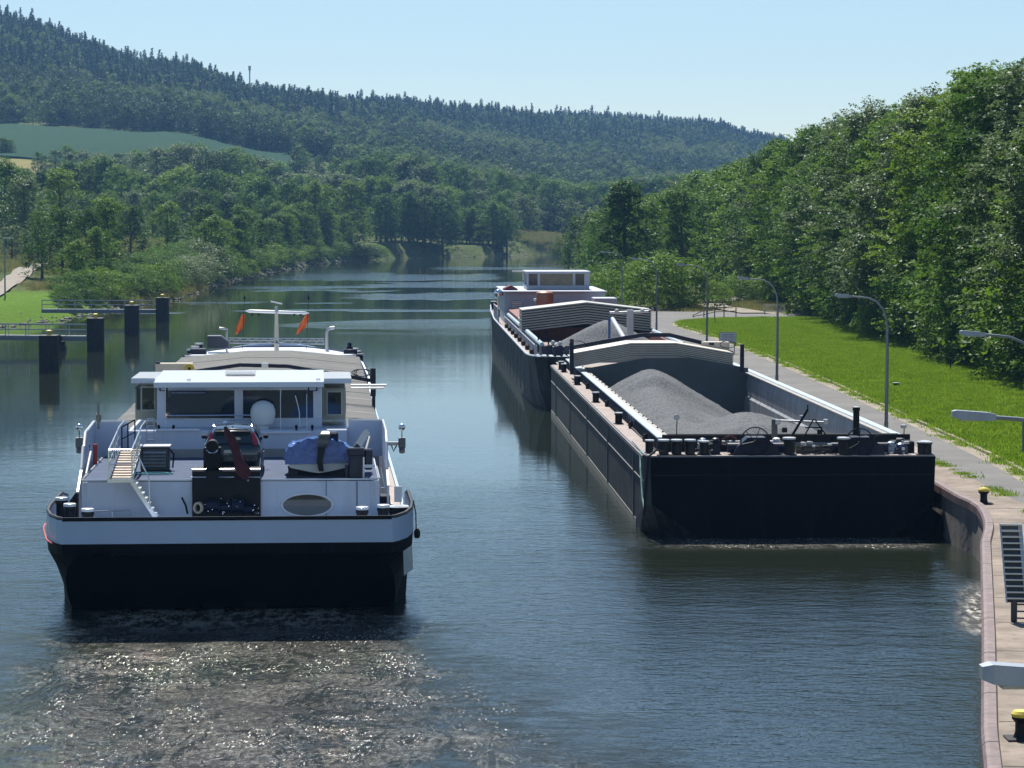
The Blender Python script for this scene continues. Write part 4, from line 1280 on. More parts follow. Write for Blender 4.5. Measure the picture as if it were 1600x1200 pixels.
for (a, b_, r_, l) in ((332, 790, .17, .35), (352, 793, .13, .3), (372, 790, .2, .3), (388, 796, .12, .25)):
    x, z = S1.at(a, b_, 2.5)
    mb.cyl((x - l / 2, 2.5, z), (x + l / 2, 2.5, z), r_, n=14).cyl((x - l / 2 - .03, 2.5, z), (x - l / 2, 2.5, z), r_ + .05, n=14).cyl((x + l / 2, 2.5, z), (x + l / 2 + .03, 2.5, z), r_ + .05, n=14)
x0, z0 = S1.at(322, 808, 2.5); x1, _ = S1.at(404, 808, 2.5)
mb.cbox(x0, x1, 2.3, 2.7, 2.75, 2.95, .02)
win = mb.build('stern_winch', NAVY, ship)
mb = MB()
rr = random.Random(2)
for k in range(20):
    x, z = S1.at(rr.uniform(318, 404), rr.uniform(775, 803), 2.35)
    mb.ball((x, 2.3, z), rr.uniform(.012, .028), 5)
mb.build('glint_balls', CHROME, win)  # small chrome balls added as white highlights on the winch
x, z = S1.at(309, 793, 2.45)
mb = MB()
for k in range(5):
    mb.tube([(x + (.11 + .02 * (k % 2)) * math.cos(a) + .01 * k, 2.3 + .05 * k, z + .15 * math.sin(a)) for a in np.linspace(0, 2 * PI, 16)[:-1]], .032, 6, closed=True)
mb.build('rope_coil', ROPE, win)
mb = MB(); x, z = S1.at(284, 777, 2.5); x2, z2 = S1.at(293, 803, 2.5)
mb.tube([(x, 2.5, z), (x2 - .05, 2.5, (z + z2) / 2), (x2, 2.5, z2)], .035, 6)
mb.build('brake_lever', BLACK, win)
# flagstaff with the ensign hanging down it
ft = S1.at(352, 663, 2.6); fb = S1.at(388, 752, 2.6)
fs_ = MB().tube([(ft[0], 2.6, ft[1]), (fb[0], 2.6, fb[1])], .022, 8).build('flagstaff', STEEL, ship)
MB().ball((ft[0], 2.6, ft[1] + .04), .065, 8).build('truck', CHROME, fs_)
secs = []
for k in range(13):
    t = k / 12
    c_ = Vector((ft[0], 2.58, ft[1])).lerp(Vector((fb[0], 2.58, fb[1])), .06 + .9 * t)
    wdt = .05 + .17 * math.sin(PI * min(1, t * .62 + .05)) + (.06 * math.sin(t * 9))
    if t > .9: wdt *= (1 - t) * 8 + .2
    ring_ = []
    for a in range(10):
        an = 2 * PI * a / 10
        rad = 1 + .35 * math.sin(3 * an + t * 4)
        ring_.append((c_.x + wdt * .75 * math.cos(an) * rad - .02, c_.y - .06 + .07 * math.sin(an) * rad, c_.z - .05 * math.sin(an * 2)))
    secs.append(ring_)
MB().loft(secs).build('ensign', REDF, fs_, True)

# superstructure under the wheelhouse and the wheelhouse
mb = MB().cbox(-3.74, 3.7, 11.8, 18.6, 4.24, 5.19, .03)
lower = mb.build('lower_house', WHITE, ship)
MB().box(-3.6, 3.5, 11.76, 11.8, 4.262, 4.55).build('skirting', mat('grey_skirt', (.36, .35, .33), .7), lower)
wh = empty('wheelhouse', (0, 0, 0)); wh.parent = ship
zb_, zt_ = 5.19, 6.62
zg0 = S1.at(400, 655, 13)[1]; zg1 = S1.at(400, 608, 13)[1]
ul = S1.at(245, 620, 13)[0]; ur = S1.at(503, 620, 13)[0]
mb = MB()
mb.cbox(ul, ur, 13.0, 17.9, zb_, zg0, .02)                     # wall below the windows
mb.cbox(ul, ur, 13.0, 17.9, zg1, zt_ - .03, .02)                     # wall above them
for a, b_ in ((245, 257), (368, 378), (491, 503)):
    q0 = S1.at(a, 630, 13)[0]; q1 = S1.at(b_, 630, 13)[0]
    mb.box(q0 + .003, q1 - .003, 13.003, 13.14, zg0, zg1)
mb.box(ul + .01, ul + .1, 17.6, 17.89, zg0, zg1).box(ur - .1, ur - .01, 17.6, 17.89, zg0, zg1)
mb.build('cabin_wall', WHITE, wh)
for a, b_ in ((257, 368), (378, 491)):
    q0 = S1.at(a, 630, 13)[0]; q1 = S1.at(b_, 630, 13)[0]
    w = MB().box(q0, q1, 13.07, 13.10, zg0, zg1).build('window', GLASS, wh)
    mb = MB()
    mb.box(q0, q1, 13.02, 13.068, zg0, zg0 + .035).box(q0, q1, 13.02, 13.068, zg1 - .035, zg1).box(q0, q0 + .035, 13.02, 13.068, zg0 + .035, zg1 - .035).box(q1 - .035, q1, 13.02, 13.068, zg0 + .035, zg1 - .035)
    mb.build('window_frame', STEEL, w)
# side cabins with olive frames
for sgn, pl, pr_, gl, gr in ((-1, 211, 245, 222, 241), (1, 503, 540, 505, 533)):
    q0 = S1.at(pl, 620, 13.6)[0]; q1 = S1.at(pr_, 620, 13.6)[0]
    if sgn < 0: q1 = ul - .003
    else: q0 = ur + .003
    zz0 = S1.at(pl, 655, 13.6)[1]
    mb = MB().cbox(q0, q1, 13.6, 17.6, zz0 - .02, 6.5, .02)
    wing = mb.build('bridge_wing', FRAMEB, wh)
    g0, zt2 = S1.at(gl if sgn < 0 else 512, 606 if sgn < 0 else 613, 13.55); g1, zb2 = S1.at(gr if sgn < 0 else 533, 640 if sgn < 0 else 647, 13.55)
    w = MB().box(g0, g1, 13.575, 13.599, zb2, zt2).build('window', GLASSG, wing)
    mb = MB()
    t = .05
    mb.box(g0 - t, g1 + t, 13.55, 13.597, zt2, zt2 + t).box(g0 - t, g1 + t, 13.55, 13.597, zb2 - t, zb2).box(g0 - t, g0, 13.55, 13.597, zb2, zt2).box(g1, g1 + t, 13.55, 13.597, zb2, zt2)
    mb.build('window_frame', mat('grey_green_frame', (.36, .38, .33), .4), w)
    so = q0 - .012 if sgn < 0 else q1 + .002
    MB().box(so, so + .01, 13.9, 17.3, zb2, zt2).build('side_window', GLASSG, wing)
    if sgn < 0:
        MB().box(q0 + .05, q0 + .17, 13.57, 13.599, zb2, zt2).build('side_window', GLASS, wing)
# roof: main sheet with a turned-down eave and two set-back side roofs
def roof(u0, u1, v0, v1, z0, z1, eave, name='roof'):
    secs = []
    for u in (u0, u1):
        secs.append([(u, v0 + .03, z0), (u, v0 - .02, z0 - eave), (u, v0, z0 - eave - .02), (u, v0 + .3, z0 - .08), (u, v1, z1 - .1), (u, v1, z1)])
    return MB().loft(secs).build(name, GLOSSW, wh)
z_e = S1.at(400, 597, 12.3)[1]
r0 = roof(S1.at(240, 600, 12.3)[0], S1.at(506, 600, 12.3)[0], 12.25, 18.3, z_e, z_e + .1, .16)
z_s = S1.at(210, 590, 13.3)[1]
roof(S1.at(205, 595, 13.3)[0], S1.at(240, 600, 12.3)[0] - .005, 13.2, 18.1, z_s - .02, z_e + .06, .15)
roof(S1.at(506, 600, 12.3)[0] + .005, S1.at(549, 600, 13.3)[0], 13.2, 18.1, z_s - .05, z_e + .04, .15)
a0, za = S1.at(352, 585, 16); a1, _ = S1.at(400, 585, 16)
MB().cbox(a0, a1, 15.4, 16.4, z_e + .09, z_e + .2, .02).build('roof_hatch', GLOSSW, r0)
for a in (295, 497):
    x, _ = S1.at(a, 600, 12.9)
    MB().cbox(x - .08, x + .08, 12.9, 13.1, z_e + .03, z_e + .09, .01).build('roof_bracket', GLOSSW, r0)
# name boards under the eave
for a, b_ in ((249, 262), (481, 496)):
    q0, zz = S1.at(a, 611, 12.6); q1, z2 = S1.at(b_, 603, 12.6)
    o = MB().cbox(q0, q1, 12.55, 12.62, zz, z2, .01).build('lamp_box', NAVY, wh)
    MB().box(q0 + .05, q1 - .05, 12.535, 12.55, zz + .03, z2 - .04).build('pane', mat('pale_pane', (.45, .5, .58), .3), o)
# deflector bars and hand rails in front of the windows
mb = MB()
for a, b_, yy in ((265, 395, 649), (358, 394, 657), (268, 321, 610.5), (268, 321, 614)):
    q0, zz = S1.at(a, yy, 12.7); q1, _ = S1.at(b_, yy + (1 if yy < 650 and yy > 640 else 0), 12.7)
    mb.cyl((q0, 12.7, zz), (q1, 12.7, zz), .022 if yy < 655 else .015, n=8)
mb.build('window_rail', CHROME, wh)
for a, b_, yy in ((246, 312, 672), (403, 487, 676)):
    q0, zz = S1.at(a, yy, 11.7); q1, _ = S1.at(b_, yy, 11.7)
    o = MB().cyl((q0, 11.7, zz), (q1, 11.7, zz), .045, n=10).build('tube_lamp', GLOSSW, lower)
    mb = MB()
    for t in (.1, .5, .9): mb.cyl((q0 + (q1 - q0) * t, 11.7, zz), (q0 + (q1 - q0) * t, 11.81, zz), .02, n=6)
    mb.build('bracket', STEEL, o)
for (px_, y0_, y1_) in ((438.5, 604, 670), (479.5, 616, 670), (259, 602, 700)):
    x, za = S1.at(px_, y1_, 11.9); _, zb = S1.at(px_, y0_, 11.9)
    MB().cyl((x, 11.72, za), (x, 11.9, zb), .012, n=6).build('aerial', GLOSSW, lower)
x, za = S1.at(466, 618, 12.2)
MB().tube([(x - .1, 12.2, za), (x - .02, 12.2, za - .3), (x + .04, 12.2, za - .6), (x + .04, 12.2, za - 1.1)], .018, 6).build('wiper_arm', GLOSSW, wh)
for px_ in (248, 271, 463, 488):
    x, zz = S1.at(px_, 667, 11.75)
    o = MB().lathe((x, 11.75, zz - .05), [(.02, -.08), (.04, .0), (.055, .05), (.03, .12)], 10).build('floodlight', BLACK, lower)
x, zz = S1.at(411, 673, 12.3)
rad = MB().lathe((x, 12.35, 5.19), [(.2, 0), (.2, .12), (.33, .16), (.4, .3), (.43, .5), (.42, .66), (.35, .82), (.22, .92), (.08, .965), (.005, .97)], 28).build('radome', mat('radome_white', (.72, .74, .72), .4, var=.04), ship, True)
# ladder on the lower wall
q0, zt3 = S1.at(229, 655, 11.6); q1, zb3 = S1.at(241, 704, 11.6)
mb = MB()
mb.cyl((q0, 11.6, zb3), (q0, 11.6, zt3), .018, n=6).cyl((q1, 11.6, zb3), (q1, 11.6, zt3), .018, n=6)
lad = mb.build('ladder', STEEL, lower)
for k in range(5):
    zz = zb3 + .12 + k * .24
    MB().cyl((q0, 11.6, zz), (q1, 11.6, zz), .02, n=6).build('rung', ALU, lad)

# side wing walls with their coved fronts
for sgn in (-1, 1):
    U = 4.9 * sgn
    pv = [(7.2, 4.28), (7.9, 4.95), (8.3, 4.95), (8.9, 5.35), (12.5, 5.45), (18.6, 5.0), (18.6, 2.35), (5.2, 2.75), (5.2, 3.5)] if sgn < 0 else [(6.6, 4.28), (7.2, 5.1), (8.0, 5.4), (12.5, 5.45), (18.6, 5.0), (18.6, 2.35), (5.0, 2.75), (5.0, 3.9)]
    w = MB().prism([(U, a, b_) for a, b_ in pv], (.07 * sgn, 0, 0)).build('wing_wall', WHITE, ship)
    a_, c_ = (3.745, 4.895)
    MB().prism([(sgn * a_, 12.4, 4.23), (sgn * c_, 12.4, 4.23), (sgn * c_, 12.4, 5.44), (sgn * a_, 12.4, 5.44)], (0, .07, 0)).build('cross_wall', WHITE, w)
    pts = [(U + .035 * sgn, v_, z_) for v_, z_ in (pv[:5] if sgn < 0 else pv[:4])] + [(sgn * c_, 12.42, 5.46), (sgn * a_, 12.42, 5.46)]
    MB().tube(pts, .045, 6).build('capping_rail', GLOSSW, w)
    # lamp arm
    L0, zz = S1.at(628 if sgn > 0 else 124, 693, 10)
    arm = MB().cbox(min(U, L0), max(U, L0), 9.95, 10.1, zz - .06, zz + .06, .01).build('lamp_arm', STEEL, w)
    mb = MB().cbox(L0 - .12, L0 + .12, 9.85, 10.15, zz - .14, zz + .2, .02).cyl((L0, 10, zz + .2), (L0, 10, zz + .45), .018, n=6).cyl((L0, 9.9, zz - .28), (L0, 10, zz - .14), .1, n=12)
    mb.tube([(L0 - .35 * sgn, 10, zz - .06), (L0 - .28 * sgn, 10, zz - .26), (L0 - .18 * sgn, 10, zz - .06)], .03, 6)
    mb.build('lamp_bracket', mat('grey_brown_metal', (.2, .2, .2), .5, metal=.3), arm)
    MB().ball((L0, 10, zz + .55), .115, 8).build('signal_lamp', CHROME, arm, True)
# vent post on the port wing
x, zz = S1.at(154, 662, 11); 
MB().lathe((x, 11, 5.3), [(.04, 0), (.04, .25), (.09, .28), (.09, .5), (.04, .55), (.03, .85), (.005, .9)], 10).build('vent_post', mat('brass_grey', (.25, .24, .2), .5, metal=.3), ship, True)
x, zz = S1.at(150, 690, 9)
mb = MB()
mb.cyl((x - .03, 9, 4.28), (x - .03, 9, 4.95), .07, n=12)
mb.build('fire_extinguisher', REDP, ship, True)
MB().tube([(-4.62, 5.2, 4.3), (-4.62, 7.1, 4.85)], .035, 6).tube([(-4.62, 5.2, 4.28), (-4.6, 3.3, 4.28)], .03, 6).build('sloping_rail', GLOSSW, ship)

# walkway of planks, stair and rails on the port side
mbs = MB()
v0, v1, za0, za1 = 2.15, 6.8, 4.45, 5.0
ua, ub = S1.at(173, 740, v0)[0], S1.at(204, 740, v0)[0]
walk = empty('gangway', (0, 0, 0)); walk.parent = ship
plank_me = None
for k in range(12):
    t = k / 12; v_ = v0 + (v1 - v0) * t; z_ = za0 + (za1 - za0) * t
    if plank_me is None: plank_me = MB().cbox(ua, ub, 0.02, .36, -.04, 0, .008).mesh('plank', PLANK)
    o = bpy.data.objects.new('plank', plank_me); COL.objects.link(o); o.parent = walk; o.location = (0, v_, z_)
mb = MB()
for u_ in (ua - .04, ub + .04):
    mb.prism([(u_, v0 - .05, za0 - .12), (u_, v1, za1 - .12), (u_, v1, za1 + .05), (u_, v0 - .05, za0 + .05)], (.03, 0, 0))
mb.cbox(ua - .1, ub + .1, v0 - .12, v0 - .06, za0 - .16, za0 - .03, .01)
mb.build('side_plate', ALU, walk)
mb = MB()
H_ = .85
for u_ in (ua - .05, ub + .05):
    mb.tube([(u_, v0 - .08, za0 - .1), (u_, v0 - .08, za0 + H_), (u_, v1, za1 + H_ * .8), (u_, 9.0, 5.7)], .026, 8)
    mb.tube([(u_, v0 - .08, za0 + .42), (u_, v1, za1 + .38)], .016, 6)
    for k in range(1, 5):
        t = k / 5
        mb.cyl((u_, v0 + (v1 - v0) * t, za0 + (za1 - za0) * t), (u_, v0 + (v1 - v0) * t, za0 + (za1 - za0) * t + H_ * .92), .018, n=6)
mb.tube([(ua - .05, v0 - .08, za0 + H_), (ub + .05, v0 - .08, za0 + H_)], .026, 8).tube([(ua - .05, v0 - .08, za0 + .42), (ub + .05, v0 - .08, za0 + .42)], .018, 6)
mb.build('walkway_rail', ALU, walk)
mb = MB()
for k, px_ in enumerate((190.5, 200, 211)):
    x, zz = S1.at(px_, 697, 8.5); _, z2 = S1.at(px_, 657 + (2 - k) * 5, 8.5)
    mb.cyl((x, 8.5, zz - .3), (x, 8.5, z2), .026, n=6)
xa, z_a = S1.at(190.5, 667, 8.5); xb, z_b = S1.at(211, 656, 8.5)
mb.cyl((xa, 8.5, z_a), (xb, 8.5, z_b), .026, n=6).cyl((xa, 8.5, z_a - .4), (xb, 8.5, z_b - .4), .02, n=6)
mb.build('landing_rail', NAVY, walk)
# stair down the stern wall
a = S1.at(203, 752, 2.35); b_ = S1.at(241, 808, 2.35)
mb = MB()
for vv in (2.15, 2.75):
    mb.prism([(a[0], vv, a[1]), (a[0] + .13, vv, a[1] + .03), (b_[0] + .13, vv, b_[1]), (b_[0] - .02, vv, b_[1])], (0, .03, 0))
st = mb.build('stair', ALU, walk)
for k in range(7):
    t = (k + .6) / 7.4
    x = a[0] + (b_[0] - a[0]) * t; z = a[1] + (b_[1] - a[1]) * t
    MB().box(x - .02, x + .18, 2.18, 2.75, z, z + .035).build('tread', ALU, st)
p1 = S1.at(213, 706, 2.3); p2 = S1.at(233, 748, 2.15); p3 = S1.at(234, 795, 2.15)
MB().tube([(p1[0], 2.3, p1[1]), (p2[0], 2.15, p2[1]), (p3[0], 2.15, p3[1])], .024, 8).build('stair_rail', ALU, st)

# louvred ventilator box
u0, zt4 = S1.at(219, 699, 6.4); u1, _ = S1.at(264, 699, 6.4)
box = MB().cbox(u0, u1, 6.4, 7.2, 4.27, zt4, .03).build('ventilator_box', mat('dark_grey_paint', (.05, .055, .065), .45, var=.2), ship)
MB().cbox(u0 - .04, u1 + .04, 6.34, 7.24, zt4, zt4 + .04, .01).build('lid', mat('pale_lid', (.42, .42, .48), .5), box)
for k in range(5):
    z = 4.4 + k * (zt4 - 4.5) / 5
    MB().prism([(u0 + .1, 6.36, z), (u0 + .1, 6.30, z + .02), (u0 + .1, 6.38, z + .09), (u0 + .1, 6.40, z + .08)], (u1 - u0 - .2, 0, 0)).build('louvre_slat', STEEL, box)
MB().tube([(u1 + .02, 6.7, zt4 - .1), (u1 + .14, 6.7, zt4 - .25), (u1 + .1, 6.7, 4.35)], .03, 6).build('pipe', NAVY, box)
hose = MB()
cx_, _ = S1.at(242, 738, 5.3)
hose.tube([(cx_ + .55 * math.cos(t) + .03 * math.sin(5 * t), 5.2 + .28 * math.sin(t), 4.30) for t in np.linspace(0, 2 * PI, 40)[:-1]], .022, 6, closed=True)
hose.tube([(cx_ + .42 * math.cos(t), 5.22 + .2 * math.sin(t), 4.31) for t in np.linspace(0, 2 * PI, 40)[:-1]], .022, 6, closed=True)
hose.build('hose', mat('turquoise_hose', (.12, .38, .38), .4), ship)

# deck bollards: shared cylinder with a pale cap
bd = MB().lathe((0, 0, 0), [(.24, 0), (.24, .04), (.17, .06), (.17, .42), (.2, .44), (.2, .5)], 20).mesh('bollard', mat('bollard_black', (.009, .009, .011), .4, var=.3, spec=.3), True)
bc = MB().lathe((0, 0, .5), [(.2, 0), (.2, .05), (.17, .06)], 20).mesh('cap', GLOSSW, True)
br = MB().cyl((-.26, 0, .3), (.26, 0, .3), .025, n=8).mesh('pin', CHROME)
def bollard(u, v, z, parent, k=1.0, pin=False, tall=1.0):
    o = bpy.data.objects.new('bollard', bd); COL.objects.link(o); o.parent = parent; o.location = (u, v, z); o.scale = (k, k, k * tall)
    c = bpy.data.objects.new('cap', bc); COL.objects.link(c); c.parent = o
    if pin:
        c = bpy.data.objects.new('pin', br); COL.objects.link(c); c.parent = o
for px_, py_, v_ in ((96, 781, 4.3), (109, 800, 2.3), (137, 806, .7), (566, 812, .7), (599, 810, 1.3)):
    u_, _ = S1.at(px_, py_, v_)
    bollard(u_, v_, 2.75, ship, 0.98, px_ == 566, 1.65)
u_, _ = S1.at(623, 800, 3.4)
MB().lathe((u_, 3.4, 2.75), [(.26, 0), (.28, .35), (.34, .55), (.34, .62)], 18).build('fairlead', BLACK, ship, True)
MB().lathe((u_, 3.4, 3.37), [(.34, 0), (.3, .04)], 18).build('fairlead_cap', GLOSSW, ship, True)
x, z = S1.at(622, 775, 4.6)
MB().cbox(x - .12, x + .12, 4.6, 4.7, 3.4, 3.9, .01).build('lantern_box', GLOSSW, ship)
x, _ = S1.at(600, 770, 5.6)
o = MB().cbox(x - .22, x + .2, 5.6, 6.4, 2.75, 3.5, .03).build('mooring_winch', NAVY, ship)
MB().cyl((x - .3, 5.8, 3.1), (x + .28, 5.8, 3.1), .17, n=14).build('drum', NAVY, o)
x, _ = S1.at(114, 778, 4.6)
MB().prism([(x - .1, 4.4, 2.75), (x + .16, 4.4, 2.75), (x + .16, 4.4, 3.75), (x + .1, 4.4, 3.78), (x - .1, 4.4, 3.5)], (0, .5, 0)).build('breakwater_plate', BLACK, ship)
# life-raft bundle with rail behind the stern bulwark, port side
mb = MB(); x0, _ = S1.at(149, 800, 1.9); x1, _ = S1.at(204, 800, 1.9)
mb.loft([[(x0 + (x1 - x0) * t, 1.9 + .3 * math.cos(a), 3.05 + (.16 + .05 * math.sin(7 * t)) * math.sin(a)) for a in np.linspace(0, 2 * PI, 11)[:-1]] for t in np.linspace(0, 1, 9)])
mb.build('canvas_bundle', mat('olive_canvas', (.16, .15, .1), .9, var=.4, scale=5), ship, True)
mb = MB().tube([(x0 - .1, 1.5, 2.8), (x0 - .05, 1.5, 3.47), (x1, 1.5, 3.5), (x1 + .15, 1.5, 3.3)], .03, 6)
mb.cyl(((x0 + x1) / 2, 1.5, 2.8), ((x0 + x1) / 2, 1.5, 3.48), .025, n=6)
mb.build('grab_rail', STEEL, ship)

# crane
x, zt5 = S1.at(557, 697, 3.5)
cr = empty('deck_crane', (0, 0, 0)); cr.parent = ship
CBL = mat('crane_blue', (.012, .02, .05), .3, var=.25, scale=3)
mb = MB().cbox(x - .24, x + .2, 3.4, 3.9, 4.05, zt5 - .25, .04).cbox(x - .28, x + .24, 3.35, 3.95, zt5 - .3, zt5 - .05, .03)
mb.cyl((x, 3.62, 3.75), (x, 3.62, 4.1), .25, n=16)
mb.build('column', CBL, cr)
b0 = Vector((x + .02, 3.65, zt5 - .05)); b1 = Vector((S1.at(572, 676, 6.5)[0], 6.5, S1.at(572, 676, 6.5)[1]))
mb = MB().tube([b0, b1], .13, 4).tube([b0 + Vector((.25, .1, -.2)), b1 + Vector((.1, -.6, -.1))], .05, 6)
mb.build('jib', mat('crane_grey', (.09, .1, .115), .4, metal=.2), cr)
MB().cyl((x - .3, 3.5, 4.0), (x - .3, 3.5, 4.7), .06, n=8).build('hydraulic_pipe', CBL, cr)
mb = MB().cbox(x + .25, x + .5, 3.5, 3.8, zt5 - .75, zt5 - .1, .04)
mb.build('hydraulic_unit', CBL, cr)
x2, z2 = S1.at(578, 728, 3.4)
MB().cbox(x2 - .18, x2 + .16, 3.3, 3.32, z2 - .05, z2 + .05, .005).build('label_plate', GLOSSW, cr)
MB().tube([(x2 - .2, 3.2, 4.28), (x2 - .2, 3.2, z2)], .03, 6).tube([(x2 - .2, 3.1, 4.0), (x2 + .45, 3.1, 4.0), (x2 + .35, 3.1, 4.6)], .02, 6).build('guard_rail', GLOSSW, cr)

# ---- hold: coaming and ribbed hatch covers
HW = 5.0
HV0, HV1 = 18.8, 75.0
mb = MB()
for sgn in (-1, 1):
    mb.box(min(sgn * 4.78, sgn * 4.95), max(sgn * 4.78, sgn * 4.95), HV0 - .3, HV1, 2.3, 4.5)
mb.box(-4.77, 4.77, HV1, HV1 + .15, 2.3, 4.8).box(-4.77, 4.77, HV0 - .4, HV0 - .25, 2.3, 4.8)
coam = mb.build('hold_coaming', WHITE, ship)
# hatch cover: gabled sheet with pressed ribs
L = 4.3
secs = []
nr = 12
for k in range(nr):
    y0 = k * L / nr
    for dy, dz in ((0.02, 0), (.05, .05), (L / nr * .55, .05), (L / nr * .55 + .03, 0)):
        secs.append([(u_, y0 + dy, z_ + dz) for u_, z_ in ((-HW, .0), (-HW + .04, .08), (-1.2, .46), (1.2, .46), (HW - .04, .08), (HW, .0))] )
hm_ = MB().loft(secs, closed=False)
hm_.add([(-HW, 0, 0), (-HW, L, 0), (-HW, L, -.12), (-HW, 0, -.12), (HW, 0, 0), (HW, L, 0), (HW, L, -.12), (HW, 0, -.12)], [(0, 1, 2, 3), (4, 7, 6, 5)])
hme = hm_.mesh('hatch_cover', HATCH)
k = 0
v_ = HV0
while v_ < HV1 - 4:
    o = bpy.data.objects.new('hatch_cover', hme); COL.objects.link(o); o.parent = ship
    o.location = (0, v_ + .03, 4.56 + (.015 if k % 2 else 0)); k += 1
    v_ += L + .03
# hatch gantry
gt = empty('hatch_gantry', (0, 0, 0)); gt.parent = ship
vg = 32
pts = [S1.at(*p, vg) for p in ((305, 580), (375, 570), (450, 572), (545, 588), (583, 595))]
secs = []
for (u_, z_) in pts:
    secs.append([(u_, vg - .1, z_ - .08), (u_, vg + .1, z_ - .08), (u_, vg + .1, z_ + .07), (u_, vg - .1, z_ + .07)])
MB().loft(secs).build('bent_beam', NAVY, gt)
u_, zt6 = S1.at(582.5, 575, vg); _, zb6 = S1.at(582.5, 642, vg)
mb = MB().cbox(u_ - .1, u_ + .12, vg - .12, vg + .12, zb6 + .6, zt6, .02).cbox(u_ - .04, u_ + .1, vg - .1, vg + .1, zb6 - .1, zb6 + .62, .02).cyl((u_, vg - .1, zb6 - .1), (u_, vg + .1, zb6 - .1), .13, n=12)
mb.build('end_post', NAVY, gt)
mb = MB()
for a in range(3):
    c0, cz0 = S1.at(566, 583, vg - 1)
    mb.tube([(c0 + (.42 - .08 * a) * math.cos(t), vg - .6 - .1 * a, cz0 + .15 * math.sin(t)) for t in np.linspace(0, 2 * PI, 20)[:-1]], .018, 5, closed=True)
mb.build('cable_loop', RUBBER, gt)
u0, z0 = S1.at(243, 581, vg); u1, z1 = S1.at(302, 567, vg)
g = MB().cbox(u0, u1, vg - .25, vg + .25, z0 - .1, z1, .03).build('drive_box', BEIGE, gt)
MB().cbox(u0 + .02, u0 + .2, vg - .27, vg - .1, z1 - .02, z1 + .06, .01).build('cap', NAVY, g)
c0, cz0 = S1.at(296, 576, vg - .5)
MB().cyl((c0, vg - .55, cz0), (c0, vg - .35, cz0), .2, n=20).build('cable_reel', YELLOW, g)
MB().cyl((c0, vg - .58, cz0), (c0, vg - .56, cz0), .06, n=10).build('hub', RUBBER, g)
u0, zz = S1.at(548, 600, 25); u1, _ = S1.at(603, 600, 25)
o = MB().cyl((u0, 24, zz), (u1, 24, zz), .05, n=8).cyl((u0, 24.3, zz - .12), (u1 - .1, 24.3, zz - .12), .04, n=8).build('sounding_pole', GLOSSW, gt)
c0, cz0 = S1.at(414, 572, vg)
MB().cbox(c0 - .14, c0 + .14, vg - .2, vg + .2, cz0 - .08, cz0 + .14, .03).build('warning_lamp', GLOSSW, gt)
# side deck at starboard: aft part with planking tone
MB().box(4.97, 5.58, 9.5, 30, 2.302, 2.33).build('side_walkway', mat('walkway_brown', (.36, .3, .27), .8, var=.2, streak=.5, col2=(.22, .18, .16)), ship)

# ---- forecastle
mb = MB()
fv = [75.6, 78, 80.5, 83, 85.5, 87.5]
outl = [(-hb1(v) + .4, v, 4.7) for v in fv] + [(hb1(v) - .4, v, 4.7) for v in fv[::-1]]
mb.prism([(x, y, 2.3) for x, y, z in outl], (0, 0, 2.4))
fc = mb.build('forecastle', WHITE, ship)
mb = MB(); 
mb.tube([(x, y, 4.72) for x, y, z in outl], .05, 6, closed=True)
mb.build('deck_edge', NAVY, fc)
mb = MB()
sides(mb, lambda v: hb1(v) + .02, lambda v: hb1(v) + .04, lambda v: zt1(v) - 1.2, lambda v: zt1(v) + .02, [69, 71, 74, 76.5, 79, 81.5, 84])
mb.build('bow_strake', BLACK, hull)
def cluster(pxs, dx):
    for i, (px_, py_) in enumerate(pxs):
        u_, z_ = S1.at(px_, py_, 80)
        o = MB().lathe((u_, 79.6 + i * .7, z_ - .35), [(.22, -.5), (.22, .3)], 14).build('bow_bollard', NAVY, fc, True)
        MB().lathe((u_, 79.6 + i * .7, z_ - .05), [(.26, 0), (.26, .09)], 14).build('cap', GLOSSW, o, True)
cluster([(299, 546), (304, 542), (310, 538)], 1)
cluster([(561, 553), (558, 549), (554, 546)], -1)
a0 = S1.at(297, 556, 78.5); a1 = S1.at(322, 545, 78.5)
MB().cbox(a0[0], a1[0], 78.5, 79.5, a0[1], a1[1], .04).build('bow_winch', NAVY, fc)
a0 = S1.at(537, 560, 78.5); a1 = S1.at(558, 543, 78.5)
mb = MB().cbox(a0[0], a1[0], 78.5, 79.5, a0[1], a1[1] - .1, .04)
x, z = S1.at(546, 541, 79)
mb.lathe((x, 79, z - .5), [(.3, 0), (.28, .3), (.12, .5), (.14, .6), (.08, .72)], 12)
mb.build('bow_winch', NAVY, fc, True)
a0 = S1.at(324, 541, 80); a1 = S1.at(357, 525, 80); am = S1.at(345, 525, 80)
MB().prism([(a0[0], 80, a0[1] - .1), (a1[0], 80, a0[1] - .1), (a1[0], 80, a0[1] + .25), (am[0], 80, a1[1]), (a0[0], 80, a1[1])], (0, 1.4, 0)).build('cowl_box', mat('slate_paint', (.03, .04, .06), .5, var=.2), fc)
for px_, sg in ((511, 1), (354, -1)):
    x, zt7 = S1.at(px_, 513, 82); 
    R_ = .22 if sg > 0 else .14
    MB().tube([(x, 82, 4.6), (x, 82, zt7 - .3), (x + .05, 82, zt7 - .08), (x + .2 * sg, 82, zt7), (x + .42 * sg, 82, zt7 + .02)], .11 if sg > 0 else .06, 10).build('vent_pipe', STEEL, fc, True)
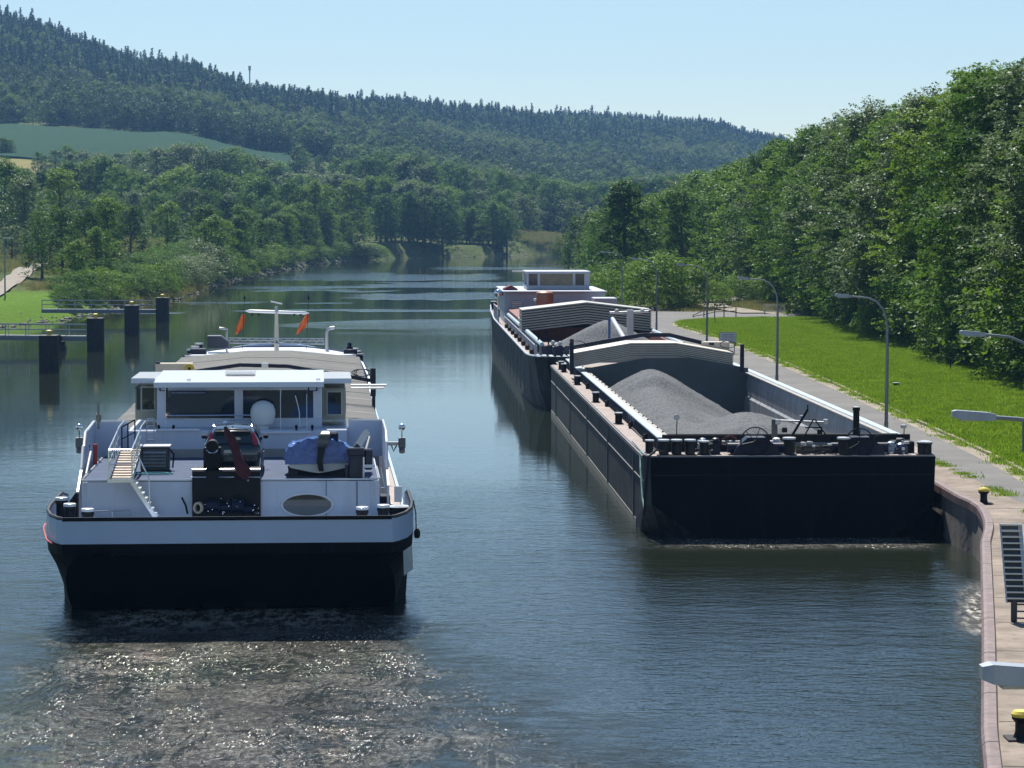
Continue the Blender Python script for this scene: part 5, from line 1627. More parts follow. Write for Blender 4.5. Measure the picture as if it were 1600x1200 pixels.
# folded lattice mast lying across
u0, z0 = S1.at(356, 536, 81); u1, _ = S1.at(507, 538, 81)
mb = MB()
for dy, dz in ((0, 0), (0, .3), (.35, .15)):
    mb.cyl((u0, 81 + dy, z0 + dz), (u1, 81 + dy, z0 + dz - .06), .05 if dz == 0 else .03, n=6)
for k in range(24):
    t0_, t1_ = k / 24, (k + 1) / 24
    xa = u0 + (u1 - u0) * t0_; xb = u0 + (u1 - u0) * t1_
    mb.cyl((xa, 81, z0 + (.3 if k % 2 else 0)), (xb, 81, z0 + (0 if k % 2 else .3)), .018, n=4, cap=False)
mb.build('lattice_boom', STEEL, fc)
# mast with crossbar, radar and two code flags
x, zt8 = S1.at(432, 487, 82)
ms = MB().tube([(x, 82, 4.6), (x, 82, zt8)], .13, 10, radii=[.15, .1]).build('mast', BEIGE, ship, True)
u0, z0 = S1.at(383, 486, 82); u1, z1 = S1.at(483, 489, 82)
cb = MB().tube([(u0, 82, z0), (u0 + .25, 82, z0), (u1 - .25, 82, z1), (u1, 82, z1)], .08, 8, radii=[.02, .09, .09, .02]).build('crossbar', GLOSSW, ms, True)
mb = MB()
for px_ in (394, 404, 460, 470): 
    a, z_ = S1.at(px_, 492, 82); mb.lathe((a, 82, z_ - .06), [(.05, 0), (.07, .08), (.03, .14)], 8)
mb.build('deck_light', BLACK, ms, True)
MB().cyl((x, 82, zt8), (x, 82, zt8 + .3), .13, .09, n=12).build('radar_base', STEEL, ms)
r0_, rz_ = S1.at(423, 472, 82); r1_, rz2 = S1.at(441, 476, 82)
MB().loft([[(r0_, 81.93, rz_), (r0_, 82.07, rz_), (r0_, 82.07, rz_ + .09), (r0_, 81.93, rz_ + .09)], [(r1_, 81.93, rz2), (r1_, 82.07, rz2), (r1_, 82.07, rz2 + .09), (r1_, 81.93, rz2 + .09)]]).build('radar_scanner', GLOSSW, ms)
MB().cyl((x, 81.8, S1.at(432, 535, 82)[1]), (x, 82.2, S1.at(432, 535, 82)[1]), .1, n=12).build('sheave', BLACK, ms)
for px_, lean in ((381, -1), (481, -1)):
    a, zb_2 = S1.at(px_ - 2, 545, 82); a2, zt_2 = S1.at(px_ + 1, 463, 82)
    h_ = MB().tube([(a, 82, zb_2), (a2, 82, zt_2)], .014, 5).build('halyard', BLACK, ms)
    mb = MB().lathe((a2, 82, zt_2 - .22), [(.03, 0), (.07, .03), (.06, .16), (.02, .22), (.03, .3)], 8)
    mb.build('anchor_light', NAVY, ms, True)
    secs = []
    for k in range(10):
        t = k / 9
        p_ = S1.at(px_ - 1 - (10 if px_ < 400 else 15) * t ** 1.3, 491 + 31 * t, 82)
        w_ = .1 + .13 * math.sin(PI * t)
        secs.append([(p_[0] + w_ * .9, 82, p_[1] + .05 * math.sin(t * 8)), (p_[0] + w_ * .3, 82.07, p_[1] - .02), (p_[0] - w_ * .4, 81.94, p_[1]), (p_[0] - w_, 82.05, p_[1] - .06), (p_[0] - w_ * .4, 81.95, p_[1] + .01), (p_[0] + w_ * .3, 82.08, p_[1])])
    MB().loft(secs).build('signal_flag', ORANGE, ms, True)
mb = MB()
for u_ in np.arange(-3.5, 4, .5):
    pass
rails = [(-3.8, 79.2), (-2, 79.0), (0, 79.0), (2, 79.0), (3.6, 79.2)]

# ------------------------------------------------------------------ estate car on the deck
def build_car():
    x0 = S1.at(363, 700, 4.6)[0]
    P = S1.b + S1.R * x0 + S1.F * 4.6
    car = empty('parked_car', (P.x, P.y, 4.262), S1.a, 'dark blue estate car seen from behind, parked on the ship\'s after deck', 'car')
    PAINT = mat('car_paint', (.018, .035, .05), .22, var=.1, scale=2, coat=.8, metal=.3)
    # ring: half width at sill, waist, roof; heights
    st = [  # v, sill z, waist z, roof z, w sill, w waist, w roof
        (0.0, .42, .78, .80, .74, .80, .70), (.06, .25, .95, 1.0, .84, .88, .78), (.25, .22, .98, 1.30, .87, .90, .66), (.55, .2, .98, 1.46, .88, .91, .62),
        (1.4, .2, .98, 1.50, .89, .92, .62), (2.3, .2, .97, 1.48, .89, .92, .62), (2.9, .2, .96, 1.32, .89, .91, .62), (3.4, .2, .95, 1.0, .88, .9, .72), (4.1, .25, .85, .86, .85, .86, .66), (4.4, .35, .62, .66, .74, .76, .6)]
    secs = []
    for v, zs, zw, zr, ws, ww, wr in st:
        secs.append([(-ws, v, zs), (-ww * .99, v, (zs + zw) / 2), (-ww, v, zw), (-wr - .05, v, zw + (zr - zw) * .8), (-wr + .08, v, zr - .01), (0, v, zr + .02), (wr - .08, v, zr - .01), (wr + .05, v, zw + (zr - zw) * .8), (ww, v, zw), (ww * .99, v, (zs + zw) / 2), (ws, v, zs)])
    MB().loft(secs).build('body', PAINT, car, True)
    GLC = glassy('car_glass', (.01, .018, .025))
    w = MB().prism([(-.6, .02, 1.02), (.6, .02, 1.02), (.72, .04, 1.02), (.56, .32, 1.40), (-.56, .32, 1.40), (-.72, .04, 1.02)], (0, -.012, .004)).build('rear_window', GLC, car)
    MB().prism([(.12 + .15 * math.cos(t), .085 - .02 + .1 * math.sin(t) * .0, 1.17 + .05 * math.sin(t)) for t in np.linspace(0, 2 * PI, 17)[:-1]], (0, -.01, 0)).build('sticker', mat('cream_sticker', (.7, .62, .5), .5), w)
    MB().prism([(-.55, .28, 1.41), (.55, .28, 1.41), (.52, .12, 1.45), (-.52, .12, 1.45)], (0, 0, .03)).build('spoiler', mat('car_roof_paint', (.16, .2, .24), .25, var=.05, coat=.6), car)
    for s in (-1, 1):
        MB().prism([(s * .66, .02, .98), (s * .83, .1, .95), (s * .80, .12, 1.08), (s * .69, .22, 1.36), (s * .62, .24, 1.36)], (0, -.03, .0)).build('tail_light', mat('tail_lamp_red', (.6, .02, .06), .15, var=.1), car)
        MB().prism([(s * .89, .5, 1.0), (s * .89, 2.9, 1.0), (s * .72, 2.5, 1.42), (s * .72, .75, 1.42)], (s * .012, 0, 0)).build('side_window', GLC, car)
        m_ = MB().ball((s * 1.0, 2.85, 1.03), .09, 8, .8).build('mirror', RUBBER, car, True)
        MB().tube([(s * .6, .7, 1.50), (s * .6, .8, 1.55), (s * .6, 2.1, 1.55), (s * .6, 2.2, 1.50)], .018, 6).build('roof_rail', CHROME, car)
        for v in (.75, 3.5):
            wl = MB().cyl((s * .72, v, .32), (s * .91, v, .32), .32, n=24).build('wheel', RUBBER, car, True)
            MB().cyl((s * .912, v, .32), (s * .92, v, .32), .2, n=16).build('rim', ALU, wl)
    MB().cbox(-.85, .85, -.06, .12, .42, .66, .04).build('bumper', PAINT, car)
    MB().box(-.26, .26, -.012, .0, .72, .82).build('number_plate', mat('plate_white', (.7, .7, .66), .4), car)
    MB().tube([(0, .5, 1.49), (0, .52, 1.53)], .02, 6).build('aerial', RUBBER, car)
build_car()

# ------------------------------------------------------------------ dinghy under its tarpaulin
def build_dinghy():
    x0 = S1.at(498, 720, 4.2)[0]
    P = S1.b + S1.R * x0 + S1.F * 4.0
    d = empty('dinghy', (P.x, P.y, 4.262), S1.a, 'white dinghy with outboard motor under a blue tarpaulin on the ship\'s deck', 'boat')
    hw = [1.0, 1.02, 1.02, .95, .75, .4, .08]; vv = [0, .6, 1.4, 2.2, 2.9, 3.4, 3.7]
    secs = []
    for v, w in zip(vv, hw):
        rise = .1 * (v / 3.7) ** 2
        secs.append([(-w * .98, v, .62 + rise), (-w, v, .52 + rise), (-w * .9, v, .3), (-w * .3, v, .17 + rise), (0, v, .12 + rise), (w * .3, v, .17 + rise), (w * .9, v, .3), (w, v, .52 + rise), (w * .98, v, .62 + rise)])
    MB().loft(secs).build('boat_hull', mat('boat_white', (.62, .66, .66), .3, var=.06), d, True)
    r_ = np.random.default_rng(4)
    TARP = mat('blue_tarpaulin', (.045, .12, .38), .2, var=.4, scale=3, bump=.05, bscale=5, spec=.8)
    secs = []
    N_ = 22; M_ = 26
    ph = r_.random(8) * 6
    for i in range(N_):
        t = i / (N_ - 1); v = -.06 + 3.7 * t
        w = float(np.interp(v, vv, hw)) + .05
        ring = []
        for j in range(M_):
            a = PI * j / (M_ - 1)
            top = 1.12 + .12 * math.sin(3.2 * t + 1) - .25 * t
            z = .50 + (top - .5) * math.sin(a) ** .7
            x = -w * math.cos(a)
            wr = .055 * math.sin(9 * a + 6 * t + ph[0]) * math.sin(5 * t * 3 + ph[1]) + .03 * math.sin(17 * a - 11 * t + ph[2]) + .02 * math.sin(31 * t + 6 * a)
            if j in (0, M_ - 1): z -= .08 + .03 * math.sin(20 * t)
            ring.append((x * (1 + wr * .6), v, z + wr))
        secs.append(ring)
    MB().loft(secs, closed=False).add(secs[0], [tuple(range(M_))]).build('tarpaulin', TARP, d, True)
    MOT = mat('outboard_grey', (.07, .08, .085), .25, var=.1, coat=.3)
    mo = MB()
    mo.loft([[(x + .06 * 0, y, z) for x, y, z in q] for q in [
        [(-.02, -.30, .95), (.26, -.30, .95), (.28, .22, .95), (-.02, .22, .95)],
        [(-.06, -.42, 1.12), (.32, -.42, 1.12), (.34, .22, 1.12), (-.06, .22, 1.12)],
        [(.02, -.42, 1.36), (.36, -.42, 1.36), (.38, .2, 1.36), (.0, .2, 1.36)],
        [(.12, -.3, 1.46), (.32, -.3, 1.46), (.32, .1, 1.46), (.12, .1, 1.46)]]])
    motor = mo.build('outboard_motor', MOT, d, True)
    MB().loft([[(-.02, -.2, .96), (.2, -.2, .96), (.2, .05, .96), (-.02, .05, .96)], [(-.06, -.2, .5), (.12, -.2, .5), (.12, 0, .5), (-.06, 0, .5)], [(.0, -.22, .2), (.16, -.22, .2), (.16, -.05, .2), (.0, -.05, .2)]]).build('shaft', RUBBER, motor)
    MB().cbox(.3, .62, .1, .5, .72, 1.40, .05).build('cover_bag', NAVY, d)
    mb = MB()
    for s in (-.8, .75):
        mb.prism([(s - .12, .3, 0), (s + .12, .3, 0), (s + .18, .3, .32), (s - .18, .3, .32)], (0, .12, 0)).prism([(s - .12, 2.2, 0), (s + .12, 2.2, 0), (s + .18, 2.2, .3), (s - .18, 2.2, .3)], (0, .12, 0))
    mb.build('cradle', NAVY, d)
    MB().cbox(-.98, 1.0, .05, 2.6, 0, .04, .01).build('chock_board', mat('dark_board', (.05, .05, .06), .8), d)
build_dinghy()
# ------------------------------------------------------------------ pushed lighter, loaded with gravel
S2 = Frame(10.9, 111.3, 2.15)
SIDE = mat('worn_hull_side', (.035, .038, .045), .6, spec=.2, var=.5, scale=.5, streak=.9, col2=(.13, .115, .10), bump=.03, bscale=1.2)
HEADB = mat('bow_black', (.004, .004, .007), .6, spec=.1, var=.5, scale=.4, streak=.6, col2=(.014, .016, .022), bump=.03, bscale=.9)
WATERL = mat('waterline_scum', (.3, .29, .25), .8, var=.25, scale=2)
SDECK = mat('lighter_deck', (.29, .24, .22), .8, var=.25, scale=1, streak=.5, col2=(.17, .14, .13))
COAMP = mat('coaming_blue', (.03, .05, .09), .45, var=.3, scale=1.5)
COAMT = mat('coaming_top_blue', (.42, .52, .60), .45, var=.15, scale=1.5, streak=.5, col2=(.3, .32, .32))
LEDGE = mat('coaming_ledge', (.3, .29, .27), .7, var=.2, scale=2)
HOLDW = mat('hold_wall', (.22, .23, .25), .55, metal=.2, var=.3, scale=1.2, streak=.9, col2=(.42, .42, .42), stretch=(1, 1, .3))
BULKH = mat('bulkhead_grey', (.07, .085, .1), .6, var=.15, scale=.8)
STACKM = mat('stacked_cover_metal', (.50, .46, .40), .5, metal=.2, var=.12, scale=1, streak=.3, col2=(.33, .3, .27))
STACKD = mat('stack_gap', (.05, .048, .045), .8)
RUST = mat('rust_red', (.18, .045, .035), .65, var=.3, scale=2, streak=.5, col2=(.09, .03, .025))

lt = empty('pushed_lighter', S2.b, S2.a, 'dark open cargo lighter with gravel heaps in its hold, lying along the quay', 'barge')
def section_sides(mb, secs):
    """secs: list of (v, [(half width, z) ...]) from the deck down"""
    n = len(secs[0][1])
    for s in (-1, 1):
        vs = [(s * h, v, z) for v, pr in secs for h, z in pr]
        mb.add(vs, [(i * n + k, i * n + k + 1, (i + 1) * n + k + 1, (i + 1) * n + k) for i in range(len(secs) - 1) for k in range(n - 1)])
mb = MB()
secs = [(0, [(5.55, 3.15), (5.5, 1.35), (3.3, -.25)]), (1.3, [(5.7, 3.15), (5.72, 1.05), (4.9, -.4)]), (4.5, [(5.7, 3.15), (5.7, .4), (5.65, -.8)]), (40, [(5.7, 3.15), (5.7, .4), (5.65, -.8)]), (72, [(5.7, 3.15), (5.7, .4), (5.65, -.8)]), (75.5, [(5.3, 3.15), (5.3, .4), (5.2, -.8)])]
section_sides(mb, secs)
hull2 = mb.build('hull', SIDE, lt)
mb = MB().add([(-5.55, 0, 3.15), (-5.5, 0, 1.35), (-3.3, 0, -.25), (3.3, 0, -.25), (5.5, 0, 1.35), (5.55, 0, 3.15)], [(0, 1, 2, 3, 4, 5)])
mb.build('bow_plate', HEADB, hull2)
SEAM = mat('weld_seam', (.01, .0105, .013), .6, var=.6)
MB().box(-5.45, 5.45, -.012, -.002, 2.45, 2.475).build('weld_seam', SEAM, hull2)
MB().add([(-5.3, 75.5, 3.15), (5.3, 75.5, 3.15), (5.3, 75.5, -.5), (-5.3, 75.5, -.5)], [(0, 1, 2, 3)]).build('stern_plate', HEADB, hull2)
mb = MB().prism([(5.3, -.6, 1.2), (5.75, -.3, .9), (5.8, -.3, -.4), (5.0, -.6, -.4), (4.6, -.7, .1)], (0, 1.2, 0))
mb.build('bow_skeg', HEADB, hull2)
# side plating: frames showing as uprights, rub rails, pale waterline
mb = MB()
for v in (6, 21, 36, 51, 66): mb.box(-5.75, -5.7, v, v + .14, .3, 3.1)
mb.build('rubbing_upright', mat('grey_upright', (.2, .21, .22), .6, var=.3), hull2)
mb = MB().box(-5.76, -5.70, 1.4, 72, 2.98, 3.12).box(-5.73, -5.702, 1.4, 72, 2.1, 2.14)
mb.build('rubbing_strake', mat('strake_grey', (.16, .16, .17), .6, var=.35, scale=1.5), hull2)
MB().box(-5.712, -5.69, 5, 72, -.1, .3).build('waterline_band', WATERL, hull2)
mb = MB()
for s in (-1, 1):
    mb.box(min(s * 4.96, s * 5.69), max(s * 4.96, s * 5.69), 1.3, 72, 3.1, 3.152)
mb.box(-5.5, 5.5, .02, 1.3, 3.1, 3.152).box(-4.95, 4.95, 1.3, 3.2, 3.1, 3.152).box(-5.25, 5.25, 72, 75.45, 3.1, 3.152).box(-4.95, 4.95, 68.7, 72, 3.1, 3.152)
mb.build('deck', SDECK, lt)
MB().tube([(-5.6, 8, 3.17), (-5.68, 1.3, 3.17), (-5.53, .05, 3.17), (5.53, .05, 3.17), (5.68, 1.3, 3.17)], .05, 6).build('deck_edge', mat('edge_grey', (.2, .2, .2), .5, var=.4), lt)
ZC = 3.66; HV = 3.2; HE = 68.5
for s, nm in ((-1, 'port'), (1, 'stbd')):
    c = MB().box(min(s * 4.62, s * 4.9), max(s * 4.62, s * 4.9), HV, HE, 3.0, ZC - .03).build('coaming', COAMP, lt)
    MB().cbox(min(s * 4.66, s * 5.0), max(s * 4.66, s * 5.0), HV - .05, HE, ZC - .03, ZC + .05, .02).build('coaming_cap', COAMT, c)
    MB().cbox(min(s * 4.42, s * 4.655), max(s * 4.42, s * 4.655), HV, HE, ZC - .06, ZC + .0, .01).build('ledge', LEDGE, c)
    ribm = MB().prism([(s * 4.905, 0, 3.16), (s * 5.02, 0, 3.16), (s * 4.96, 0, ZC - .04), (s * 4.905, 0, ZC - .04)], (0, .06, 0)).mesh('rib', COAMP)
    k = 0
    v = HV + .5
    while v < HE:
        o = bpy.data.objects.new('rib', ribm); COL.objects.link(o); o.parent = c; o.location = (0, v, 0)
        v += .95
    if s < 0:
        MB().box(-4.93, -4.905, 15.5, 19.5, 3.16, ZC - .05).build('patch_plate', mat('pale_patch', (.35, .38, .42), .5, var=.3), c)
        cm = MB().tube([(-5.0, 0, 3.5), (-5.12, .1, 3.35), (-5.1, .3, 3.2), (-5.05, .6, 3.22)], .05, 6).cyl((-5.08, .1, 3.16), (-5.08, .1, 3.45), .1, n=8).mesh('securing_block', RUBBER)
        for v in np.arange(8, 66, 7.5):
            o = bpy.data.objects.new('securing_block', cm); COL.objects.link(o); o.parent = c; o.location = (0, v, 0)
        mb = MB()
        for v in np.arange(4, 66, 2.4):
            mb.ball((-4.5, v, ZC + .02), .045, 4)
        bo = mb.build('cleats', BLACK, c); tag(bo, kind='stuff')
        MB().tube([(-5.05, v_, 3.2 + .02 * math.sin(v_)) for v_ in np.arange(3.5, 18, .7)], .035, 5).build('deck_pipe', RUBBER, c)
# hold: floor, sloped and stepped starboard wall, bulkheads
mb = MB()
VB = 53.0
pr = [(4.6, 3.6), (4.5, 3.1), (4.5, 2.35), (4.38, 2.25), (4.38, 1.5), (4.25, 1.4), (4.25, .3)]
for s in (-1, 1):
    vs = [(s * u_, v, z_) for v in (HV, VB + 15) for u_, z_ in pr]
    n = len(pr)
    mb.add(vs, [(k, k + 1, n + k + 1, n + k) for k in range(n - 1)])
mb.add([(-4.3, HV, .3), (4.3, HV, .3), (4.3, VB + 15, .3), (-4.3, VB + 15, .3)], [(0, 1, 2, 3)])
hold = mb.build('hold_lining', HOLDW, lt)
MB().prism([(-4.6, VB, .3), (4.6, VB, .3), (4.6, VB, 3.9), (1.3, VB, 4.47), (-1.3, VB, 4.47), (-4.6, VB, 3.9)], (0, .2, 0)).build('bulkhead', BULKH, lt)
MB().box(-4.6, 4.6, HV - .25, HV - .02, 1.0, 3.84).build('forward_bulkhead', BLACK, lt)
# gravel
GRAV = bpy.data.materials.new('gravel'); GRAV.use_nodes = True
nt = GRAV.node_tree; b = nt.nodes['Principled BSDF']
P = nt.nodes.new('ShaderNodeTexCoord').outputs['Object']
f1 = maprange(nt, noise(nt, P, 9.0, 4, .8), .35, .68)
f2 = maprange(nt, noise(nt, mapping(nt, P, (1, .35, 1)), .7, 5, .6), .3, .7)
c = mixc(nt, f1, (.062, .070, .080), (.215, .228, .24)); c = mixc(nt, math_n(nt, 'MULTIPLY', f2, .35), c, (.18, .185, .19))
nt.links.new(c, b.inputs['Base Color']); b.inputs['Roughness'].default_value = .95; b.inputs['Specular IOR Level'].default_value = .15
bp = nt.nodes.new('ShaderNodeBump'); bp.inputs['Distance'].default_value = .06
nt.links.new(noise(nt, P, 12, 3, .8), bp.inputs['Height']); nt.links.new(bp.outputs[0], b.inputs['Normal'])
def heap(name, parent, u0, u1, v0, v1, ridges, floor, step=.2):
    us = np.arange(u0, u1 + step / 2, step); vv = np.arange(v0, v1 + step / 2, step * 1.5)
    A, B = np.meshgrid(us, vv); a, b_ = A.ravel(), B.ravel()
    Z = np.full(len(a), floor, float)
    for (ua, va, za, ub, vb, zb, sl) in ridges:
        p = np.stack([a, b_], 1); A0 = np.array([ua, va]); D = np.array([ub - ua, vb - va])
        t = np.clip(((p - A0) @ D) / (D @ D + 1e-9), 0, 1)
        d = np.linalg.norm(p - (A0 + t[:, None] * D), axis=1)
        zz = za + (zb - za) * t - sl * (np.sqrt(d * d + .5) - .7)
        k = 5.0
        Z = np.logaddexp(k * Z, k * zz) / k
    Z += .035 * np.sin(a * 1.7 + b_ * .9) * np.sin(b_ * 1.3) + .03 * np.sin(b_ * 2.9 + a) + np.random.default_rng(1).normal(size=len(a)) * .012
    nx_, ny_ = len(us), len(vv)
    I = (np.arange(ny_ - 1)[:, None] * nx_ + np.arange(nx_ - 1)[None, :]).ravel()
    me = np_mesh(name, np.stack([a, b_, Z], 1), np.stack([I, I + 1, I + nx_ + 1, I + nx_], 1), [GRAV])
    me.polygons.foreach_set('use_smooth', [True] * len(me.polygons))
    return me
me = heap('gravel_load', lt, -4.42, 4.4, HV, VB, [(-1.9, 43, 4.35, -2.0, 38, 4.25, .64), (-2.3, 36, 3.65, -2.8, 20, 3.5, .54), (-3.0, 20, 3.5, -3.4, 4, 3.3, .5), (-.2, 13, 4.0, -.2, 8, 3.95, .34), (-.5, 20, 3.2, .2, 30, 2.6, .45)], .45, .16)
o = bpy.data.objects.new('gravel_load', me); COL.objects.link(o)
o.location = S2.b; o.rotation_euler = (0, 0, S2.a)
tag(o, 'heaps of grey gravel filling the open hold of the lighter', 'gravel', kind='stuff')

# folded stack of gabled covers
def cover_stack(parent, F_, v0, depth, pl, pr_, pb, n, thick, gap, m1, peakpx, flat=.8, ripple=False):
    ul_, z0 = F_.at(pl, pb, v0); ur_, _ = F_.at(pr_, pb, v0)
    zp = F_.at((pl + pr_) / 2, peakpx, v0)[1] - z0
    st = empty('cover_stack', (0, 0, 0)); st.parent = parent
    mid = (ul_ + ur_) / 2; hw_ = (ur_ - ul_) / 2
    out = [(ul_, z0), (mid - flat, z0 + zp), (mid + flat, z0 + zp), (ur_, z0)]
    for k in range(n):
        dz = k * (thick + gap); ins = .02 * (k % 2)
        mb = MB()
        pts = [(u_ + (ins if i == 0 else -ins if i == 3 else 0), v0 + ins, z_ + dz) for i, (u_, z_) in enumerate(out)] + [(u_, v0 + ins, z_ + dz + thick) for u_, z_ in out[::-1]]
        mb.prism(pts, (0, depth, 0))
        if ripple:
            for t in (.25, .6):
                z_off = thick * t
        mb.build('stacked_cover', m1, st)
        if k < n - 1:
            pts = [(u_ * 1 + (.06 if i == 0 else -.06 if i == 3 else 0), v0 + .06, z_ + dz + thick) for i, (u_, z_) in enumerate(out)] + [(u_ + (.06 if j == 3 else -.06 if j == 0 else 0), v0 + .06, z_ + dz + thick + gap) for j, (u_, z_) in enumerate(out[::-1])]
            MB().prism(pts, (0, depth - .1, 0)).build('spacer', STACKD, st)
    return st, out
st, out = cover_stack(lt, S2, 53.3, 3.6, 895, 1146, 574, 8, .075, .03, STACKM, 558, 1.3)
ztop = out[1][1] + 8 * .117
# dark blue bent gantry beam with posts
def gantry(parent, F_, v, pts_px, dark, th=.13):
    g = empty('cover_gantry', (0, 0, 0)); g.parent = parent
    pts = [F_.at(a, b_, v) for a, b_ in pts_px]
    MB().loft([[(u_, v - .12, z_ - th), (u_, v + .12, z_ - th), (u_, v + .12, z_ + th * .8), (u_, v - .12, z_ + th * .8)] for u_, z_ in pts]).build('bent_beam', dark, g)
    return g
g2 = gantry(lt, S2, 57.6, [(893, 543), (940, 534), (1003, 523), (1046, 523), (1100, 536), (1146, 552)], NAVY)
for px_ in (888, 1149):
    u_, zt_2 = S2.at(px_, 526 if px_ < 900 else 534, 56); _, zb_2 = S2.at(px_, 574, 52.6)
    MB().cbox(u_ - .1, u_ + .12, 52.6, 52.85, ZC + .05, zt_2, .02).build('end_post', NAVY, g2)
    c0, cz0 = S2.at(px_ + (14 if px_ < 900 else -12), 538, 52.5)
    MB().tube([(c0 + .45 * math.cos(t), 52.4, cz0 + .2 * math.sin(t)) for t in np.linspace(0, 2 * PI, 18)[:-1]], .025, 5, closed=True).build('cable_loop', RUBBER, g2)
u0, z0 = S2.at(1097, 546, 57); u1, z1 = S2.at(1140, 534, 57)
MB().cbox(u0, u1, 57, 57.8, z0 - .3, z1, .04).build('drive_box', BEIGE, g2)
x, z = S2.at(1112, 538, 56.9); MB().box(x - .14, x + .14, 56.95, 56.99, z - .05, z + .09).build('inspection_window', NAVY, g2)
# covers beyond, over the after hold
for k in range(3):
    MB().prism([(-4.75, 62.4 + k * 2, 3.75), (-1, 62.4 + k * 2, 4.2), (1, 62.4 + k * 2, 4.2), (4.75, 62.4 + k * 2, 3.75)], (0, 1.95, 0)).build('hatch_cover', STACKM, lt)

# bow deck gear
def dress_bow():
    # bollards with pale caps
    for px_, v_, k in ((1037, .9, 1.15), (1057, .9, 1.15), (1078, .9, 1.15), (1100, 1.3, 1.0), (1233, .7, 1.3), (1318, .7, 1.3), (1440, 1.0, .95), (1450, 1.4, .95), (1459, .9, .95)):
        u_, _ = S2.at(px_, 710, v_); u_ = min(u_, 5.4)
        bollard(u_, v_, 3.152, lt, k)
    for px_, py_, v_ in ((983, 706, 2.2), (938, 660, 18.5), (907, 627, 34), (878, 601, 49.5), (863, 572, 66), (876, 575, 63)):
        u_, _ = S2.at(px_, py_, v_)
        bollard(max(-5.4, min(u_, -5.25)), v_, 3.152, lt, .95)
    # winches
    for n_, (px_, wheel_y) in enumerate(((1180, 690), (1343, 692))):
        u_, _ = S2.at(px_, 700, 1.4)
        w = MB().prism([(u_ - .95, .9, 3.16), (u_ + .95, .9, 3.16), (u_ + .8, .9, 3.5), (u_ + .35, .9, 3.85), (u_ - .35, .9, 3.85), (u_ - .75, .9, 3.5)], (0, .9, 0))
        w.cyl((u_ - 1.1, 1.35, 3.42), (u_ + 1.1, 1.35, 3.42), .2, n=14)
        w = w.build('anchor_winch', NAVY, lt)
        c0, cz0 = S2.at(px_, wheel_y, .7)
        MB().tube([(c0 + .56 * math.cos(t), .7, cz0 + .56 * math.sin(t)) for t in np.linspace(0, 2 * PI, 33)[:-1]], .025, 6, closed=True).build('hand_wheel', BLACK, w)
        mb = MB()
        for t in np.linspace(0, 2 * PI, 7)[:-1] + .3 * n_ + .2:
            mb.cyl((c0, .7, cz0), (c0 + .55 * math.cos(t), .7, cz0 + .55 * math.sin(t)), .016, n=5)
        mb.cyl((c0, .6, cz0), (c0, .9, cz0), .06, n=10)
        mb.build('wheel_spokes', BLACK, w)
    # black plating behind, with a raised block to starboard
    MB().cbox(-4.83, 5.07, 2.9, 3.1, 3.16, 3.82, .02).build('breakwater', BLACK, lt)
    u0, z0 = S2.at(1393, 689, 2.2); u1, _ = S2.at(1427, 689, 2.2)
    o = MB().cbox(u0, u1, 1.9, 2.8, 3.16, z0, .03).build('engine_casing', BLACK, lt)
    mb = MB().tube([(u0 + .2, 2.2, z0), (u0 + .2, 2.2, z0 + .1), (u0 + .5, 2.2, z0 + .1), (u0 + .5, 2.2, z0)], .015, 5)
    mb.build('casing_handle', STEEL, o)
    # lamps on stalks
    for px_, ytop, yb, disc in ((1057, 652, 684, True), (1412, 666, 689, False)):
        u_, zt_2 = S2.at(px_, ytop, 2.4); _, zb_2 = S2.at(px_, yb, 2.4)
        s_ = MB().cyl((u_, 2.4, zb_2 - .1), (u_ + .02, 2.4, zt_2 - .1), .022, n=6).build('lamp_stalk', BLACK, lt)
        if disc: MB().cyl((u_, 2.34, zt_2), (u_, 2.42, zt_2), .125, n=16).build('mirror_lamp', STEEL, s_)
        else: MB().cbox(u_ - .12, u_ + .1, 2.3, 2.5, zt_2 - .08, zt_2 + .07, .03).build('floodlight', STEEL, s_)
    # lowered mast: post, cross-bar with lamp boxes, stay legs
    m_ = empty('signal_mast', (0, 0, 0)); m_.parent = lt
    u_, zt_2 = S2.at(1210, 655, 2.5)
    MB().cbox(u_ - .1, u_ + .12, 2.45, 2.65, 3.7, zt_2, .02).build('post', mat('post_blue_grey', (.08, .09, .1), .5), m_)
    a, za = S2.at(1214, 657, 2.4); b_, zb_2 = S2.at(1290, 660, 2.4)
    MB().cyl((a, 2.4, za), (b_, 2.4, zb_2), .04, n=8).build('crossbar', STEEL, m_)
    mb = MB()
    for q in (1215, 1290):
        x, z = S2.at(q, 659, 2.35); mb.cbox(x - .09, x + .09, 2.25, 2.45, z - .1, z + .1, .02)
    x, z = S2.at(1253, 652, 2.35); mb.cyl((x, 2.35, z - .08), (x, 2.35, z + .08), .1, n=10)
    mb.build('lamp_box', STEEL, m_)
    mb = MB()
    for (xa, ya), (xb, yb) in (((1226, 700), (1262, 640)), ((1262, 640), (1262, 632)), ((1246, 702), (1271, 655)), ((1306, 702), (1273, 655)), ((1258, 668), (1285, 668))):
        p0 = S2.at(xa, ya, 2.2); p1 = S2.at(xb, yb, 2.2)
        mb.cyl((p0[0], 2.2, p0[1]), (p1[0], 2.2, p1[1]), .03 if xa != 1226 else .055, n=6)
    mb.build('stay', BLACK, m_)
    for q, y_ in ((1226, 671), (1281, 674)):
        x, z = S2.at(q, y_, 2.4); MB().cbox(x - .1, x + .1, 2.35, 2.5, z - .12, z + .08, .02).build('lantern', BLACK, m_)
    u_, zt_2 = S2.at(1338, 636, 2.3)
    s_ = MB().lathe((u_, 2.3, 3.2), [(.16, 0), (.13, .5), (.125, zt_2 - 3.35), (.15, zt_2 - 3.34), (.15, zt_2 - 3.2)], 14).build('exhaust_stack', BLACK, lt, True)
